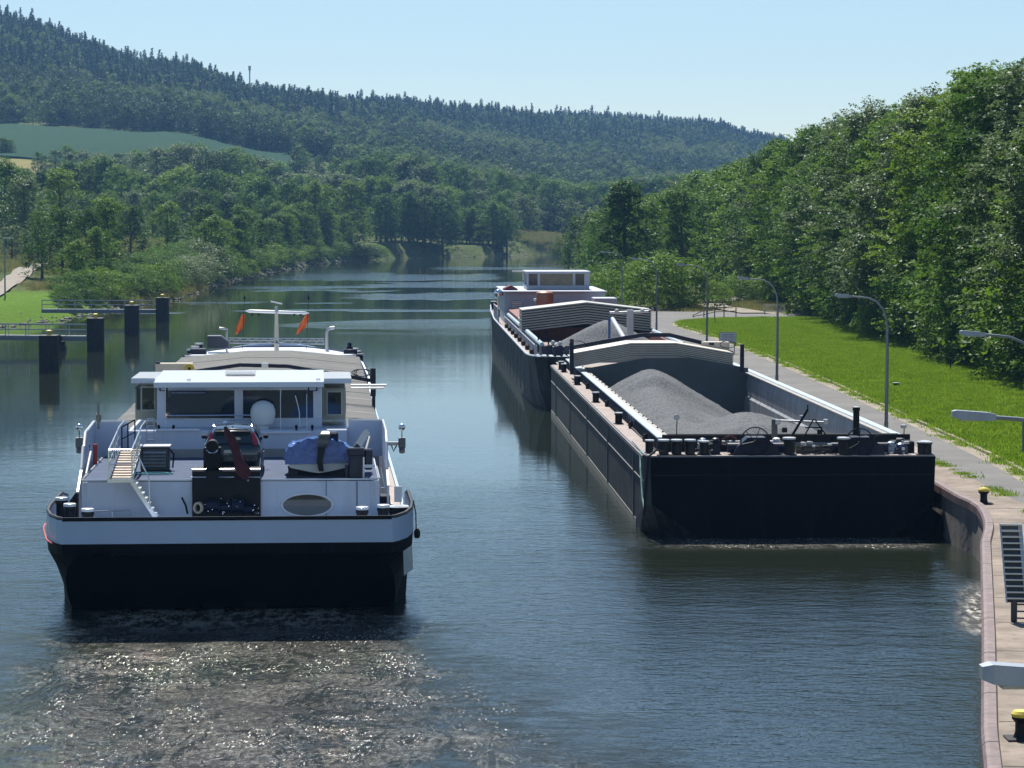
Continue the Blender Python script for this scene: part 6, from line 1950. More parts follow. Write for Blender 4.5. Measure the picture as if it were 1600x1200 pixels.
    MB().lathe((u_, 2.3, zt_2 - .005), [(.14, 0), (.1, .03)], 12).build('stack_cap', GLOSSW, s_)
    # pipes, timber, hoses, engines lying on deck
    def px_cyl(name, m__, xa, xb, y_, r_, v_):
        p0 = S2.at(xa, y_, v_); p1 = S2.at(xb, y_, v_)
        return MB().cyl((p0[0], v_, p0[1]), (p1[0], v_, p1[1]), r_, n=10).build(name, m__, lt)
    px_cyl('steel_pipe', mat('pipe_grey', (.22, .22, .21), .5, metal=.3, var=.2), 1128, 1165, 691.5, .09, 1.9)
    px_cyl('oily_pipe', mat('pipe_grey', (.22, .22, .21)), 1242, 1305, 695, .1, 1.9)
    px_cyl('hose_drum', mat('drum_olive', (.13, .12, .09), .6, var=.4, scale=5), 1243, 1303, 704, .2, 2.0)
    WOOD = mat('old_timber', (.4, .3, .16), .8, var=.3, scale=4)
    for k in range(5):
        p0 = S2.at(1192, 690 + k * 2.2, 1.9); p1 = S2.at(1230, 693 + k * 2.2, 1.9)
        MB().prism([(p0[0], 1.8, p0[1]), (p0[0], 2.0, p0[1]), (p0[0], 2.0, p0[1] + .07), (p0[0], 1.8, p0[1] + .07)], (p1[0] - p0[0], .1 * k, p1[1] - p0[1])).build('timber', WOOD, lt)
    for (xa, y_, r_, m__) in ((1213, 687, .13, GLOSSW), (1118, 687, .12, NAVY), (1098, 687, .1, mat('engine_blue', (.3, .38, .5), .3)), (1392, 693, .13, mat('engine_blue', (.3, .38, .5))), (1408, 696, .17, mat('engine_navy', (.05, .08, .2), .3))):
        x, z = S2.at(xa, y_, 1.6)
        MB().lathe((x, 1.6, z - r_), [(r_ * .8, 0), (r_ * 1.2, r_ * .4), (r_ * 1.2, r_ * 1.3), (r_ * .6, r_ * 1.7)], 12).cbox(x - r_ * 1.8, x + r_ * 1.5, 1.5, 1.9, 3.16, z - r_ * .3, .02).build('pump', m__, lt, True)
    x, _ = S2.at(1140, 688, 2.0)
    MB().tube([(x - .3, 2, 3.7), (x, 1.9, 3.85), (x + .25, 2, 3.72), (x + .3, 2, 3.5)], .05, 6).build('hose', RUST, lt)
    r_ = random.Random(9)
    mb = MB(); mb2 = MB()
    for k in range(60):
        xx = r_.choice([r_.uniform(1085, 1112), r_.uniform(1375, 1415), r_.uniform(1245, 1300), r_.uniform(1150, 1235)])
        x, z = S2.at(xx, r_.uniform(688, 711), 1.3 + r_.random() * .5)
        (mb if k % 2 else mb2).cbox(x - r_.uniform(.03, .12), x + r_.uniform(.03, .12), 1.3, 1.5, z - .03, z + r_.uniform(.03, .1), .01)
    tag(mb.build('deck_fittings', STEEL, lt), kind='stuff'); tag(mb2.build('deck_clutter', RUBBER, lt), kind='stuff')
    for px_ in (1365, 1382):
        x, z = S2.at(px_, 690, 2.0)
    x0, z0 = S2.at(1366, 700, 2.0); x1, z1 = S2.at(1380, 681, 2.0)
    MB().tube([(x0, 2, z0), (x0, 2, z1 - .1), (x0 + .12, 2, z1), (x1 - .1, 2, z1), (x1, 2, z1 - .1), (x1, 2, z0)], .035, 6).build('hoop', BLACK, lt)
    # mooring ropes down the port bow
    def rope(name, m__, pts, r_):
        MB().tube(pts, r_, 6).build(name, m__, lt)
    rope('mooring_rope', GREENR, [(-5.72, 2.6, 3.2), (-5.78, 1.9, 2.6), (-5.78, .9, 1.5), (-5.72, .25, .95)], .035)
    rope('mooring_rope', RUBBER, [(-4.9, .5, 3.3), (-5.3, .1, 3.45), (-5.62, -.05, 3.2), (-5.68, -.03, 2.4), (-5.75, .0, 1.6), (-5.75, .2, .9)], .05)
dress_bow()

# ------------------------------------------------------------------ motor ship coupled behind the lighter
S3 = Frame(6.86, 187.6, 2.15)
m3 = empty('motor_cargo_ship', S3.b, S3.a, 'older cargo ship with rust red deck gear and low white wheelhouse, coupled behind the lighter', 'ship')
S3W = mat('aged_white', (.42, .46, .54), .5, var=.08, scale=1, streak=.25, col2=(.4, .38, .36))
mb = MB()
zt3f = lambda v: float(np.interp(v, [0, 6, 75, 92, 99], [3.45, 3.35, 3.35, 4.1, 4.3]))
def hb3(v): return float(np.interp(v, [0, 1.2, 3.5, 7, 85, 92, 97, 99.5], [4.6, 5.35, 5.62, 5.7, 5.7, 5.5, 4.9, 3.5]))
V3 = [0, .6, 1.2, 2.2, 3.5, 5, 7, 20, 40, 60, 75, 85, 89, 92, 95, 97, 99.5]
section_sides(mb, [(v, [(hb3(v), zt3f(v)), (hb3(v) * (.97 if v > 4 else .93), 1.2), (hb3(v) * (.98 if v > 12 else .8 + .015 * v), -.4)]) for v in V3])
h0, h1 = hb3(0), hb3(0) * .93
mb.add([(-4.6, 0, 3.45), (-h1, 0, 1.2), (-h0 * .8, 0, -.4), (h0 * .8, 0, -.4), (h1, 0, 1.2), (4.6, 0, 3.45)], [(0, 1, 2, 3, 4, 5)])
h3 = mb.build('hull', SIDE, m3)
mb = MB()
for v in np.arange(8, 88, 6.5): mb.box(-5.74, -5.69, v, v + .12, .6, 3.2)
mb.build('rubbing_upright', mat('grey_upright', (.2, .21, .22)), h3)
mb = MB()
n = len(V3)
dk = [(-hb3(v) + .02, v, zt3f(v) - .25 if v > 80 else zt3f(v) - .06) for v in V3] + [(hb3(v) - .02, v, zt3f(v) - .25 if v > 80 else zt3f(v) - .06) for v in V3]
mb.add(dk, [(i, i + 1, n + i + 1, n + i) for i in range(n - 1)])
mb.build('deck', SDECK, m3)
MB().tube([(-hb3(v) + .03, v, zt3f(v) + .02) for v in V3], .07, 6).build('toe_rail', S3W, m3)
# striped walkway plates at the bow
for k in range(7):
    MB().box(-5.2 + k * .42, -5.2 + k * .42 + .26, .4, 3.0, 3.42, 3.46).build('bow_plank', COAMT, m3)
# coaming, light blue rounded top, stanchions with dark lashings
c = MB().box(-4.75, -4.55, 4, 70, 3.3, 4.0).box(4.55, 4.75, 4, 70, 3.3, 4.0).box(-4.54, 4.54, 3.8, 4, 3.3, 4.0).build('hold_coaming', COAMP, m3)
MB().tube([(-4.72, 4, 4.08), (-4.72, 70, 4.08)], .16, 8).tube([(4.72, 4, 4.08), (4.72, 70, 4.08)], .16, 8).build('coaming_rail', COAMT, c, True)
pm = MB().cbox(-5.2, -5.0, -.05, .05, 3.3, 4.0, .01).mesh('stanchion', S3W)
lm = MB().lathe((-5.2, 0, 3.3), [(.2, 0), (.24, .1), (.24, .3), (.1, .42)], 8).mesh('tyre_fender', RUBBER, True)
for v in np.arange(5, 60, 3.4):
    o = bpy.data.objects.new('stanchion', pm); COL.objects.link(o); o.parent = m3; o.location = (0, v, 0)
for v in np.arange(7, 55, 6.8):
    o = bpy.data.objects.new('tyre_fender', lm); COL.objects.link(o); o.parent = m3; o.location = (0, v, 0)
MB().tube([(-5.2, 4, 4.05), (-5.2, 62, 4.05)], .03, 5).build('side_rail', S3W, m3)
MB().box(-4.54, 4.54, 4, 70, .8, .9).build('hold_floor', RUST, m3)
MB().box(-4.54, 4.54, 30, 30.2, .9, 4.25).build('bulkhead', RUST, m3)
MB().box(-4.54, -4.4, 4, 30, .9, 4.0).box(4.4, 4.54, 4, 30, .9, 4.0).build('hold_side', RUST, m3)
me = heap('gravel_load', m3, -4.3, 4.3, 4.2, 29.5, [(.4, 17, 5.1, .8, 21, 5.1, .58)], 1.0, .25)
o = bpy.data.objects.new('gravel_load', me); COL.objects.link(o); o.location = S3.b; o.rotation_euler = (0, 0, S3.a)
tag(o, 'cone of gravel in the red hold of the farther ship', 'gravel', kind='stuff')
cover_stack(m3, S3, 28.0, 5.0, 815, 1018, 518, 9, .10, .09, mat('stack_grey', (.36, .36, .34), .5, metal=.2, var=.12), 506, .05)
# flat covers with rusty gear beyond the stack
for k in range(7):
    MB().prism([(-4.7, 41 + k * 4, 4.5), (0, 41 + k * 4, 4.95), (4.7, 41 + k * 4, 4.5), (4.7, 41 + k * 4, 4.3), (-4.7, 41 + k * 4, 4.3)], (0, 3.9, 0)).build('hatch_cover', RUST if k else STACKM, m3)
r_ = random.Random(4)
for k in range(22):
    u_ = r_.uniform(-1.2, 4.5); v_ = r_.uniform(42, 62)
    zz = 4.95 - abs(u_) * .09
    MB().cbox(u_ - r_.uniform(.2, 1.2), u_ + r_.uniform(.2, 1.0), v_, v_ + r_.uniform(.3, 1), zz, zz + r_.uniform(.12, .5), .02).build('deck_gear', RUST, m3)
x, z = S3.at(851, 477, 47)
tk = MB().lathe((x, 47, z - .1), [(.72, 0), (.72, .95), (.68, 1.12), (.5, 1.25), (.2, 1.3)], 24).build('pressure_tank', mat('tank_orange_brown', (.28, .10, .06), .5, var=.15), m3, True)
MB().ball((x - .78, 46.8, z + .45), .14, 6).build('tank_lamp', GLOSSW, tk)
# deckhouse and wheelhouse
u0, z1 = S3.at(785, 457, 67); 
dh3 = MB().cbox(-5.0, 3.9, 67, 86, 3.3, z1, .04).build('deckhouse', S3W, m3)
MB().cbox(-5.15, 4.05, 66.7, 86.3, z1, z1 + .12, .02).build('roof_edge', S3W, dh3)
q0 = S3.at(800, 484, 66.9); q1 = S3.at(815, 470, 66.9)
for k in range(5):
    z = q0[1] + (q1[1] - q0[1]) * k / 5
    MB().box(q0[0], q1[0], 66.86, 66.94, z, z + .12).build('louvre_slat', STEEL, dh3)
MB().box(q0[0], q1[0], 66.945, 66.99, q0[1], q1[1]).build('louvre_back', BLACK, dh3)
ul3, zr3 = S3.at(823, 424, 71); ur3, zb3_ = S3.at(921, 424, 71)
zs3 = S3.at(850, 446, 71)[1]; zg = S3.at(850, 428, 71)[1]
wh3 = MB().cbox(ul3, ur3, 71, 78, z1 + .12, zs3, .03).build('wheelhouse', S3W, m3)
MB().cbox(ul3 - .1, ur3 + .1, 70.8, 78.4, zg + .02, zr3, .04).build('roof', S3W, wh3)
q_prev = None
for a, b_ in ((823, 826), (840, 843.5), (895, 899), (913, 921)):
    q0 = S3.at(a, 430, 71)[0]; q1 = S3.at(b_, 430, 71)[0]
    MB().box(q0, q1, 71.01, 71.15, zs3, zg + .02).build('window_post', S3W, wh3)
for a, b_, gm in ((826, 840, GLASS), (843.5, 895, mat('olive_glass', (.10, .10, .085), .1, var=.4, scale=1.5, spec=.9)), (899, 913, GLASS)):
    q0 = S3.at(a, 430, 71)[0]; q1 = S3.at(b_, 430, 71)[0]
    MB().box(q0, q1, 71.08, 71.11, zs3, zg + .02).build('window', gm, wh3)
MB().box(ul3 + .05, ur3 - .05, 77, 77.1, zs3, zg).build('rear_wall', S3W, wh3)
x, z = S3.at(800, 424, 70); x1, _ = S3.at(818, 424, 70)
rd = MB().cbox(x, x1, 70, 70.15, z - .05, z + .08, .02).build('radar_scanner', GLOSSW, wh3)
MB().cyl((x1, 70.1, z - .8), (x1, 70.1, z), .1, n=8).build('radar_mast', STEEL, wh3)
x, z = S3.at(798, 451, 70)
MB().loft([[(x - .8, 70, z - .6), (x + .8, 70, z - .6), (x + .6, 70, z), (x, 70, z + .3), (x - .6, 70, z)], [(x - .8, 73, z - .6), (x + .8, 73, z - .6), (x + .6, 73, z), (x, 73, z + .3), (x - .6, 73, z)]]).build('covered_boat', mat('dark_red_canvas', (.12, .02, .03), .7, var=.2), dh3)
x, z = S3.at(778, 458, 66)
MB().cyl((x, 66, 4), (x, 66, z - .3), .06, n=6).ball((x, 66, z), .35, 8).build('searchlight', CHROME, dh3, True)
x0, z0 = S3.at(940, 460, 60); 
MB().cbox(2.6, 4.6, 62, 66, 4.9, 5.6, .04).build('skylight_house', S3W, m3)
# derrick frame and boom by the bow
dr = empty('derrick', (0, 0, 0)); dr.parent = m3
x, zt_2 = S3.at(985, 484, 9); _, zb_2 = S3.at(985, 527, 9)
PALE = mat('pale_grey_paint', (.5, .53, .56), .4, var=.08)
MB().cbox(x - .22, x + .22, 9, 9.4, 3.3, zt_2, .03).build('post', PALE, dr)
xa, za = S3.at(953, 489, 9); xb, zb_2 = S3.at(1014, 487, 9)
mb = MB().cyl((xa, 9.2, za), (xb, 9.2, zb_2), .09, n=8)
for q in (964, 1004):
    x_, z_ = S3.at(q, 486, 9); mb.ball((x_, 9.2, z_), .15, 6)
mb.build('crosstree', PALE, dr)
pa_ = S3.at(957, 498, 8); pb_ = S3.at(976, 530, 4)
MB().tube([(pa_[0], 8, pa_[1]), (pb_[0], 4, pb_[1])], .14, 8).build('boom', GLOSSW, dr, True)
pa_ = S3.at(952, 500, 8.5)
MB().cyl((pa_[0], 8.5, 3.3), (pa_[0], 8.5, pa_[1] + .2), .09, n=8).build('ram', mat('ram_blue', (.05, .13, .35), .3), dr)
# bow winches and posts at the port bow
for px_, py_, v_ in ((862, 545, 3), (873, 555, 1.5)):
    x, _ = S3.at(px_, py_, v_)
    o = MB().cbox(x - .3, x + .3, v_, v_ + .6, 3.4, 4.1, .05).cyl((x - .4, v_ + .3, 3.9), (x + .4, v_ + .3, 3.9), .2, n=10).build('bow_winch', NAVY, m3)
    MB().ball((x + .1, v_ + .2, 4.25), .15, 6).build('gear_cap', S3W, o)
for px_, v_ in ((841, 8), (857, 4)):
    x, _ = S3.at(px_, 560, v_)
    MB().cyl((x, v_, 3.4), (x, v_, 4.9), .06, n=6).build('lamp_post', BLACK, m3)
for px_, v_ in ((771, 90), (777, 84), (782, 80)):
    x, _ = S3.at(px_, 480, v_)
    bollard(max(-5.3, x), v_, zt3f(v_) - .2, m3, 1.4)
mb = MB()
for v in np.arange(66, 80, 2.2): mb.cyl((-5.55, v, 3.4), (-5.55, v, 4.6), .05, n=6)
mb.cyl((-5.55, 64, 4.6), (-5.55, 80, 4.6), .04, n=6)
mb.build('after_rail', S3W, m3)
# ------------------------------------------------------------------ street lamps along the quay
LPOLE = mat('lamp_pole_grey', (.2, .24, .27), .45, metal=.3, var=.15, scale=3)
LHEAD = mat('lamp_head_grey', (.33, .36, .4), .4, metal=.3, var=.1, scale=4)
def make_lamp():
    root = empty('street_lamp', (0, 0, 0))
    pts = [(0, 0, 0), (0, 0, 2.5), (0, 0, 5.35), (-.05, 0, 5.8), (-.22, 0, 6.25), (-.52, 0, 6.6), (-.9, 0, 6.76), (-1.3, 0, 6.81), (-1.75, 0, 6.84)]
    MB().tube(pts, .06, 12, radii=[.085, .085, .065, .055, .05, .045, .042, .04, .04]).build('pole', LPOLE, root, True)
    MB().lathe((0, 0, 0), [(.15, 0), (.15, .03), (.1, .06), (.1, .9), (.088, .94)], 14).build('base', LPOLE, root, True)
    h = MB().loft([[(-1.7, -.07, 6.79), (-1.7, .07, 6.79), (-1.7, .06, 6.90), (-1.7, -.06, 6.90)], [(-1.85, -.12, 6.78), (-1.85, .12, 6.78), (-1.85, .1, 6.93), (-1.85, -.1, 6.93)], [(-2.42, -.12, 6.82), (-2.42, .12, 6.82), (-2.42, .1, 6.97), (-2.42, -.1, 6.97)], [(-2.5, -.09, 6.85), (-2.5, .09, 6.85), (-2.5, .07, 6.95), (-2.5, -.07, 6.95)]]).build('lamp_head', LHEAD, root)
    MB().cbox(-2.35, -1.9, -.08, .08, 6.775, 6.815, .01).build('lens', mat('lamp_lens', (.5, .52, .5), .2), h)
    MB().box(-.02, .02, -.1, -.085, .5, .8).build('door', LHEAD, root)
    return root
lamps = [  # pole x, distance, label
    (6.09, 22.2, 'street lamp closest to the lock, only its square head showing over the quay edge'),
    (10.42, 52.0, 'second street lamp from the lock, its long head above the lawn'),
    (16.45, 90.0, 'street lamp whose head hangs before the dark shrubs by the quay bend'),
    (17.66, 135.6, 'tall street lamp beside the lighter\'s bow, standing against the lawn'),
    (16.3, 177.0, 'street lamp on the road between the lighter\'s hold and the lawn'),
    (15.7, 232.0, 'street lamp at the rounded tip of the lawn, behind the folded covers'),
    (13.45, 268.0, 'street lamp standing in the paved yard before the willow bush'),
    (12.4, 325.0, 'most distant street lamp, in front of the dark trees by the river')]
L0 = make_lamp()
for i, (x, y, l) in enumerate(lamps):
    o = L0 if i == 0 else copy_tree(L0)
    o.location = (x, y, ZQ if y < 300 else 1.9)
    o.rotation_euler = (math.radians(.15 * (i % 3 - 1)), math.radians(.3), math.radians([2, 0, 1, 1.5, 1, 3, -2, 0][i]))
    tag(o, l, 'street lamp', 'street lamps along the quay')

# ------------------------------------------------------------------ quay furniture
YB = mat('bollard_yellow', (.62, .5, .06), .55, var=.2, scale=6, streak=.6, col2=(.2, .15, .05))
def quay_bollard(x, y, label, k=1.0):
    root = empty('quay_bollard', (x, y, ZQ), 0, label, 'bollard', 'yellow topped bollards on the quay')
    root.scale = (k, k, k)
    MB().cbox(-.32, .32, -.32, .32, 0, .04, .01).build('base_plate', RUBBER, root)
    MB().lathe((0, 0, .04), [(.17, 0), (.13, .12), (.13, .3), (.2, .38), (.2, .42)], 18).build('post', BLACK, root, True)
    MB().lathe((0, 0, .46), [(.2, 0), (.21, .06), (.16, .12), (.04, .14)], 18).build('head', YB, root, True)
p = G(1537, 787, ZQ)
quay_bollard(p.x, p.y, 'yellow topped bollard on the quay bend above the lighter\'s bow')
p = G(1596, 1155, ZQ)
quay_bollard(p.x, p.y, 'yellow topped bollard on the quay nearest the lock, below the lamp head')
# steel ladder rack
p = G(1585, 972, ZQ)
rk = empty('ladder_rack', (p.x + .05, p.y, ZQ), math.radians(-6), 'upright galvanised steel ladder with dark backing, standing on the quay paving', 'ladder')
GALV = mat('galvanised_pale', (.55, .58, .6), .35, metal=.5, var=.1, scale=5)
DARKP = mat('perforated_dark', (.06, .065, .07), .5, var=.3, scale=8)
hgt = 2.5; lean = .6
def RP(t, x): return (x - .1 * (1 - t) * 0 - .18 * t, 0 + lean * t, .55 + (hgt - .55) * t)
mb = MB()
mb.prism([(-.28, 0, .55), (-.24, 0, .55), (-.24, lean, hgt), (-.28, lean, hgt)], (0, .06, 0))
mb = MB().loft([[(-.27, 0, .5), (-.23, 0, .5), (-.23, .05, .5), (-.27, .05, .5)], [(-.42, lean, hgt), (-.38, lean, hgt), (-.38, lean + .05, hgt), (-.42, lean + .05, hgt)]])
mb.build('stile', GALV, rk)
MB().loft([[(.22, 0, .5), (.32, 0, .5), (.32, .05, .5), (.22, .05, .5)], [(.06, lean, hgt), (.16, lean, hgt), (.16, lean + .05, hgt), (.06, lean + .05, hgt)]]).build('stile', GALV, rk)
MB().loft([[(-.23, .07, .5), (.22, .07, .5), (.22, .09, .5), (-.23, .09, .5)], [(-.38, lean + .07, hgt - .05), (.07, lean + .07, hgt - .05), (.07, lean + .09, hgt - .05), (-.38, lean + .09, hgt - .05)]]).build('back_plate', DARKP, rk)
for k in range(13):
    t = (k + .4) / 12.6; zz = .55 + (hgt - .55) * t; xx = -.15 * t
    MB().cbox(-.25 + xx, .3 + xx, lean * t - .06, lean * t + .0, zz - .015, zz + .03, .006).build('rung', GALV, rk)
mb = MB().cbox(-.14, .02, -.02, .1, 0, .6, .02).build('stand_post', mat('stand_navy', (.03, .035, .05), .4), rk)
for k in range(3):
    MB().cbox(0.02, .5, 0, .05, .08 + k * .18, .12 + k * .18, .005).build('side_arm', mat('stand_navy', (.03, .035, .05)), rk)
# sign plate standing at the edge of the frame
p = W(1602, 730, 60)
sg = empty('road_sign', (p.x + .05, 60, ZQ), 0, 'narrow dark sign plate seen edge-on beside the lawn at the picture edge', 'sign')
q0 = W(1596, 706, 60); q1 = W(1600, 657, 60)
MB().cbox(-.12, .6, -.02, .02, q0.z - ZQ, q1.z - ZQ, .01).build('panel', mat('sign_back', (.1, .12, .15), .4, metal=.3), sg)
MB().cyl((.25, .05, 0), (.25, .05, q0.z - ZQ + .3), .04, n=10).build('post', LPOLE, sg)
# notice board on the lawn edge
p = G(1137, 553, ZQ)
Yn = p.y
nb = empty('notice_board', (p.x, Yn, ZQ), 0, 'white notice board with blue lettering behind the folded covers of the lighter', 'sign')
s_ = FPX / Yn
wv = 25 / s_; z0 = W(1137, 535, Yn).z - ZQ; z1 = W(1137, 520, Yn).z - ZQ
MB().cbox(-wv / 2, wv / 2, -.03, .0, z0, z1, .005).build('board', mat('board_white', (.6, .66, .72), .5), nb)
mb = MB()
t_ = .05
mb.box(-wv / 2 - t_, -wv / 2, -.04, .01, z0 - t_, z1 + t_).box(wv / 2, wv / 2 + t_, -.04, .01, z0 - t_, z1 + t_).box(-wv / 2, wv / 2, -.04, .01, z1, z1 + t_).box(-wv / 2, wv / 2, -.04, .01, z0 - t_, z0)
mb.build('board_frame', mat('frame_green_grey', (.22, .3, .32), .5), nb)
for s in (-1, 1): MB().cyl((s * wv * .42, .04, 0), (s * wv * .42, .04, z1), .035, n=8).build('post', LPOLE, nb)
TXT = mat('lettering_blue', (.06, .12, .28), .5)
for k, (t, sz) in enumerate((('Liegestelle', .30), ('Wasserstraße', .25), ('Anlegen f. Schiffe', .19), ('erlaubt', .19))):
    cu = bpy.data.curves.new('lettering', 'FONT'); cu.body = t; cu.size = sz * (z1 - z0) * 1.0; cu.align_x = 'CENTER'; cu.extrude = .002
    cu.materials.append(TXT)
    tmp = bpy.data.objects.new('lettering_source', cu); COL.objects.link(tmp)
    bpy.context.view_layer.update()
    lme = bpy.data.meshes.new_from_object(tmp.evaluated_get(bpy.context.evaluated_depsgraph_get()))
    bpy.data.objects.remove(tmp)
    o = bpy.data.objects.new('lettering', lme); COL.objects.link(o); o.parent = nb
    o.location = (0, -.034, z1 - (z1 - z0) * (.27 + .22 * k)); o.rotation_euler = (PI / 2, 0, 0)
# small marker posts in the lawn
for px_, py_, h_, l in ((1400, 604, .3, 'low dark ventilation box on the lawn'), (1117, 506, .7, 'thin marker post at the far edge of the lawn'), (1485, 578, .8, 'thin marker post under the tree row')):
    p = G(px_, py_, LAWN_Z)
    if 'box' in l:
        o = empty('ground_box', (p.x, p.y, LAWN_Z), .2, l, 'box')
        MB().cbox(-.16, .16, -.12, .12, 0, .2, .02).build('body', BLACK, o); MB().cbox(-.2, .2, -.16, .16, .2, .25, .01).build('lid', STEEL, o)
    else:
        o = empty('marker_post', (p.x, p.y, LAWN_Z), 0, l, 'post')
        MB().cyl((0, 0, 0), (0, 0, h_), .035, n=8).build('shaft', BLACK, o); MB().cyl((0, 0, h_ + .001), (0, 0, h_ + .08), .05, .03, n=8).build('cap', RUST, o)
# tufts of weeds along the joint between quay paving and road
wc_ = offset(QS, 1.95)
pw = []
for i in range(len(wc_) - 1):
    a, b_ = wc_[i], wc_[i + 1]
    for k in range(int((b_ - a).length * 3)):
        if a.y < 140 and (math.sin(a.y * .7 + k * .2) > .2): pw.append((*(a.lerp(b_, random.random()) + Vector((random.gauss(0, .08), 0))), ZQ))
for s in np.arange(0, kc[-1] - 2, .35):
    if math.sin(s * .35) + math.sin(s * 1.3) > .3:
        p_, t_ = on_kerb(s); pw.append((p_.x - .1 - abs(random.gauss(0, .12)), p_.y, ZQ))
pw = np.array(pw); n = len(pw)
scatter('weeds', pw, rf.integers(0, 3, n).astype(np.int32), rf.uniform(.4, .9, n).astype(np.float32), cg, (rf.random(n) * 6.28).astype(np.float32), 'green weeds growing in the joints along the road edge', 'weeds')

# ------------------------------------------------------------------ yard at the end of the road
WOODG = mat('weathered_wood', (.2, .17, .12), .9, var=.3, scale=3)
def on(px_, py_, z=1.9): return G(px_, py_, z)
fn = empty('timber_railing', on(1112, 496), 0, 'brown timber railing sloping down beside the willow bush', 'railing')
a0 = on(1085, 497) - fn.location; a1 = on(1143, 493) - fn.location
xs = [a0.x + (a1.x - a0.x) * t for t in (0, .25, .5, .72, 1)]
for i, x in enumerate(xs): MB().cyl((x, 0, -.1), (x, 0, [.3, .8, 1.1, 1.2, 1.2][i]), .06, n=8).build('post', WOODG, fn)
for z_off in (0, -.45):
    MB().tube([(xs[0], 0, .25 + z_off * .3), (xs[1], 0, .75 + z_off), (xs[2], 0, 1.05 + z_off), (xs[4], 0, 1.15 + z_off)], .045, 6).build('rail', WOODG, fn)
gt_ = empty('barrier_gate', on(1210, 491), math.radians(-12), 'pale timber gate with diagonal braces at the foot of the trees', 'gate')
WG = mat('pale_timber', (.5, .48, .42), .8, var=.2)
mb = None
for x in (-1.1, 1.1): MB().cbox(x - .07, x + .07, -.07, .07, -.1, 1.15, .01).build('post', WG, gt_)
for z in (1.0, .35): MB().cbox(-1.02, 1.02, -.03, .03, z - .06, z + .06, .01).build('rail', WG, gt_)
for x0_, x1_ in ((-1.0, -.35), (-.3, .35), (.4, 1.0)):
    MB().prism([(x0_, -.05, .45), (x0_ + .1, -.05, .42), (x1_, -.05, .9), (x1_ - .1, -.05, .93)], (0, .02, 0)).build('brace', WG, gt_)
for x in (1.5, 2.2): MB().cyl((x, 0, 0), (x, 0, 1.2), .06, n=6).build('side_post', WOODG, gt_)
bar = empty('striped_barrier', on(1012, 492), 0, 'black and yellow striped barrier board before the willow bush', 'barrier')
STR = mat('barrier_cream', (.42, .38, .26), .7, var=.15)
zb_ = W(1012, 486, on(1012, 492).y).z - 1.9; wv = 34 / (FPX / on(1012, 492).y)
for k in range(10):
    x0_ = -wv / 2 + wv * k / 10
    MB().prism([(x0_, -.03, zb_), (x0_ + wv / 10, -.03, zb_), (x0_ + wv / 10 - .1, -.03, zb_ + .45), (x0_ - .1, -.03, zb_ + .45)], (0, .04, 0)).build('stripe', STR if k % 2 else BLACK, bar)
for s in (-1, 1): MB().cyl((s * wv * .4, .08, -.1), (s * wv * .4, .08, zb_ + .3), .05, n=6).build('post', WOODG, bar)

# ------------------------------------------------------------------ mooring dolphins and footbridges on the left
PILE = mat('sheet_pile_black', (.018, .017, .02), .6, var=.4, scale=2)
def dolphin(px_, ptop, pwat, w_, label, k):
    p = G(px_, pwat, 0)
    s_ = FPX / p.y; top = W(px_, ptop, p.y).z; hw_ = w_ / s_ / 2
    root = empty('mooring_dolphin', (p.x, p.y + hw_, 0), math.radians(-4), label, 'dolphin', 'mooring dolphins in the river')
    # a box of sheet piles: ribbed outline
    out = []
    for sx, sy, nx_, ny_ in ((-1, -1, 1, 0), (1, -1, 0, 1), (1, 1, -1, 0), (-1, 1, 0, -1)):
        for k_ in range(6):
            t = k_ / 6 * 2
            d_ = .0 if k_ % 2 else .05
            out.append((sx * hw_ + nx_ * t * hw_ - (d_ if ny_ else 0) * ny_ * -1, sy * hw_ + ny_ * t * hw_ - (d_ if nx_ else 0) * nx_, -2))
    MB().prism(out, (0, 0, top + 2 - .08)).build('pile_box', PILE, root)
    MB().cbox(-hw_ - .05, hw_ + .05, -hw_ - .05, hw_ + .05, top - .08, top, .02).build('top_plate', mat('pile_cap_grey', (.1, .1, .1), .6), root)
    MB().lathe((0, 0, top), [(.2, 0), (.14, .06), (.14, .2), (.26, .27), (.26, .36), (.1, .42)], 14).build('bollard', YB, root, True)
dolphin(75, 524, 582, 26, 'nearest of the dark mooring piles, opposite the white ship', 1)
dolphin(148, 497, 548, 22.5, 'dark mooring pile at the end of the nearer footbridge', 1)
dolphin(205, 477, 523, 19.5, 'dark mooring pile standing free before the longer footbridge', 1)
dolphin(253, 465, 502.5, 17.5, 'dark mooring pile at the end of the longer footbridge', 1)
p = G(90, 548, 0)
pn = empty('fender_pontoon', (p.x - .0, p.y, 0), 0, 'small dark float moored behind the nearest mooring pile', 'pontoon')
MB().cbox(-1.2, .8, -.5, .5, -.2, .5, .05).build('float', PILE, pn); MB().cbox(.1, .7, -.3, .3, .5, .9, .05).build('fender', RUBBER, pn); MB().lathe((.2, 0, .9), [(.15, 0), (.2, .1), (.2, .4), (.1, .6)], 10).build('cap', RUBBER, pn, True)
BR = mat('bridge_steel', (.18, .21, .24), .5, metal=.3, var=.15, scale=2)
RL = mat('bridge_rail', (.38, .42, .44), .4, metal=.4, var=.1)
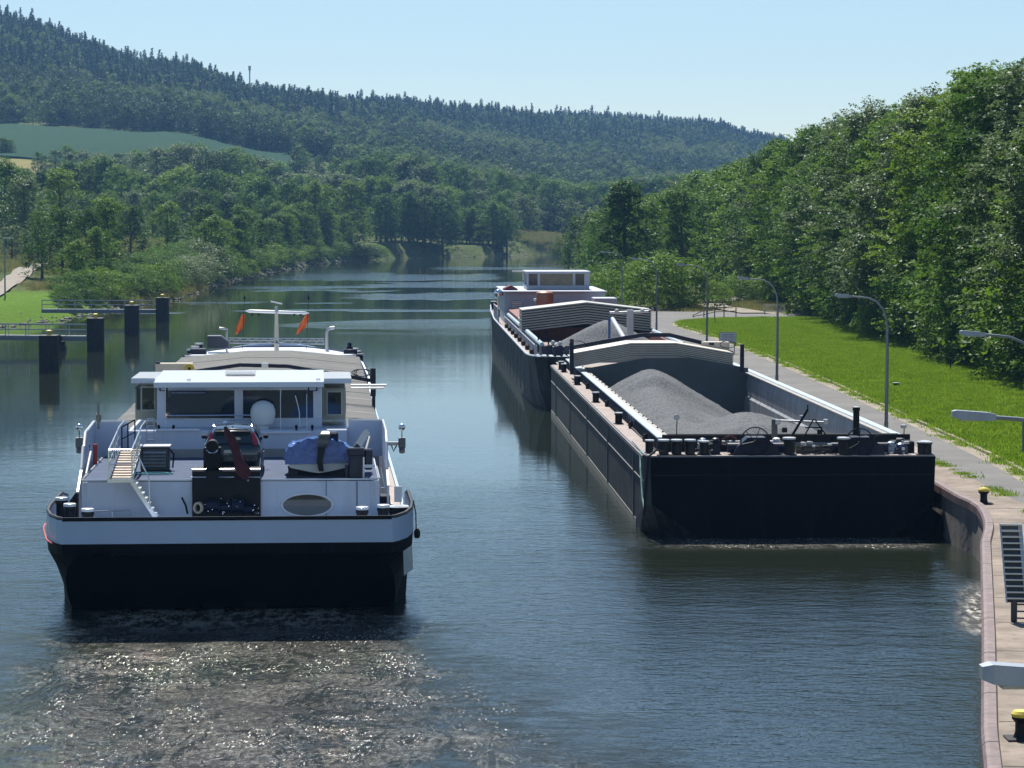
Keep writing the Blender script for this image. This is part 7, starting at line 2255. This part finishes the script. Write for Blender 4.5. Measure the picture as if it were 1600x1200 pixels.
def footbridge(A, B, label):
    d = B - A; L = d.length; ang = math.atan2(d.y, d.x)
    root = empty('footbridge', A, ang, label, 'footbridge', 'footbridges to the mooring piles')
    root.rotation_euler = (0, -math.asin(d.z / L), ang)
    MB().cbox(0, L, -.5, .5, -.06, 0, .01).build('walkway', mat('grating', (.3, .33, .35), .6, var=.2), root)
    for s in (-1, 1):
        MB().cbox(0, L, s * .5 - .06, s * .5 + .06, -.48, -.061, .01).build('girder', BR, root)
        mb = MB().tube([(0.05, s * .5, 1.05), (L - .05, s * .5, 1.05)], .055, 6)
        mb.build('handrail', RL, root)
        MB().tube([(0.05, s * .5, .55), (L - .05, s * .5, .55)], .04, 6).build('knee_rail', RL, root)
        nn = int(L / 1.9)
        pm_ = MB().cyl((0, 0, 0), (0, 0, 1.05), .045, n=6).mesh('rail_post', RL)
        for k in range(nn + 1):
            o = bpy.data.objects.new('rail_post', pm_); COL.objects.link(o); o.parent = root; o.location = (.05 + (L - .1) * k / nn, s * .5, 0)
W1 = G(243, 502, 0)
footbridge(Vector((-57.5, 352, 1.55)), Vector((W(245, 487, W1.y).x, W1.y + .7, 1.45)), 'longer steel footbridge from the bank to the farthest mooring pile')
W2 = G(137, 548, 0)
footbridge(Vector((-60, W2.y + 3, 1.5)), Vector((W(137, 525, W2.y).x, W2.y + .6, 1.4)), 'nearer steel footbridge running out of the picture to a mooring pile')
p = G(8, 471, 1.9)
lp = empty('lamp_post', (p.x, p.y, lz(p.x, p.y)), 0, 'slim dark lamp post beside the gravel path on the far bank', 'street lamp')
zt_ = W(8, 372, p.y).z - lz(p.x, p.y)
MB().tube([(0, 0, 0), (0, 0, zt_)], .09, 8, radii=[.11, .06]).build('pole', LPOLE, lp); MB().cbox(-.2, 1.2, -.1, .1, zt_ - .1, zt_ + .05, .03).build('lamp_head', LHEAD, lp)
p = G(201, 414, 3.0); mk = empty('river_sign', (p.x, p.y, lz(p.x, p.y)), 0, 'thin pole with a small white plate standing in the opposite meadow', 'sign')
MB().cyl((0, 0, 0), (0, 0, 3.2), .09, n=6).build('pole', BLACK, mk); MB().cbox(-.1, .45, -.04, -.0, 1.2, 2.2, .01).build('plate', GLOSSW, mk)
# radio mast on the ridge
xx = (392 - 800) / FPX * 2120; zz = lz(xx, 2120)
rm = empty('radio_mast', (xx, 2120, zz), 0, 'thin radio mast rising from the trees on the hill crest', 'mast')
MB().cyl((0, 0, 0), (0, 0, 26), .5, n=8).build('shaft', STEEL, rm); MB().cyl((0, 0, 23), (0, 0, 26.5), 1.0, n=10).build('antenna_drum', STEEL, rm)
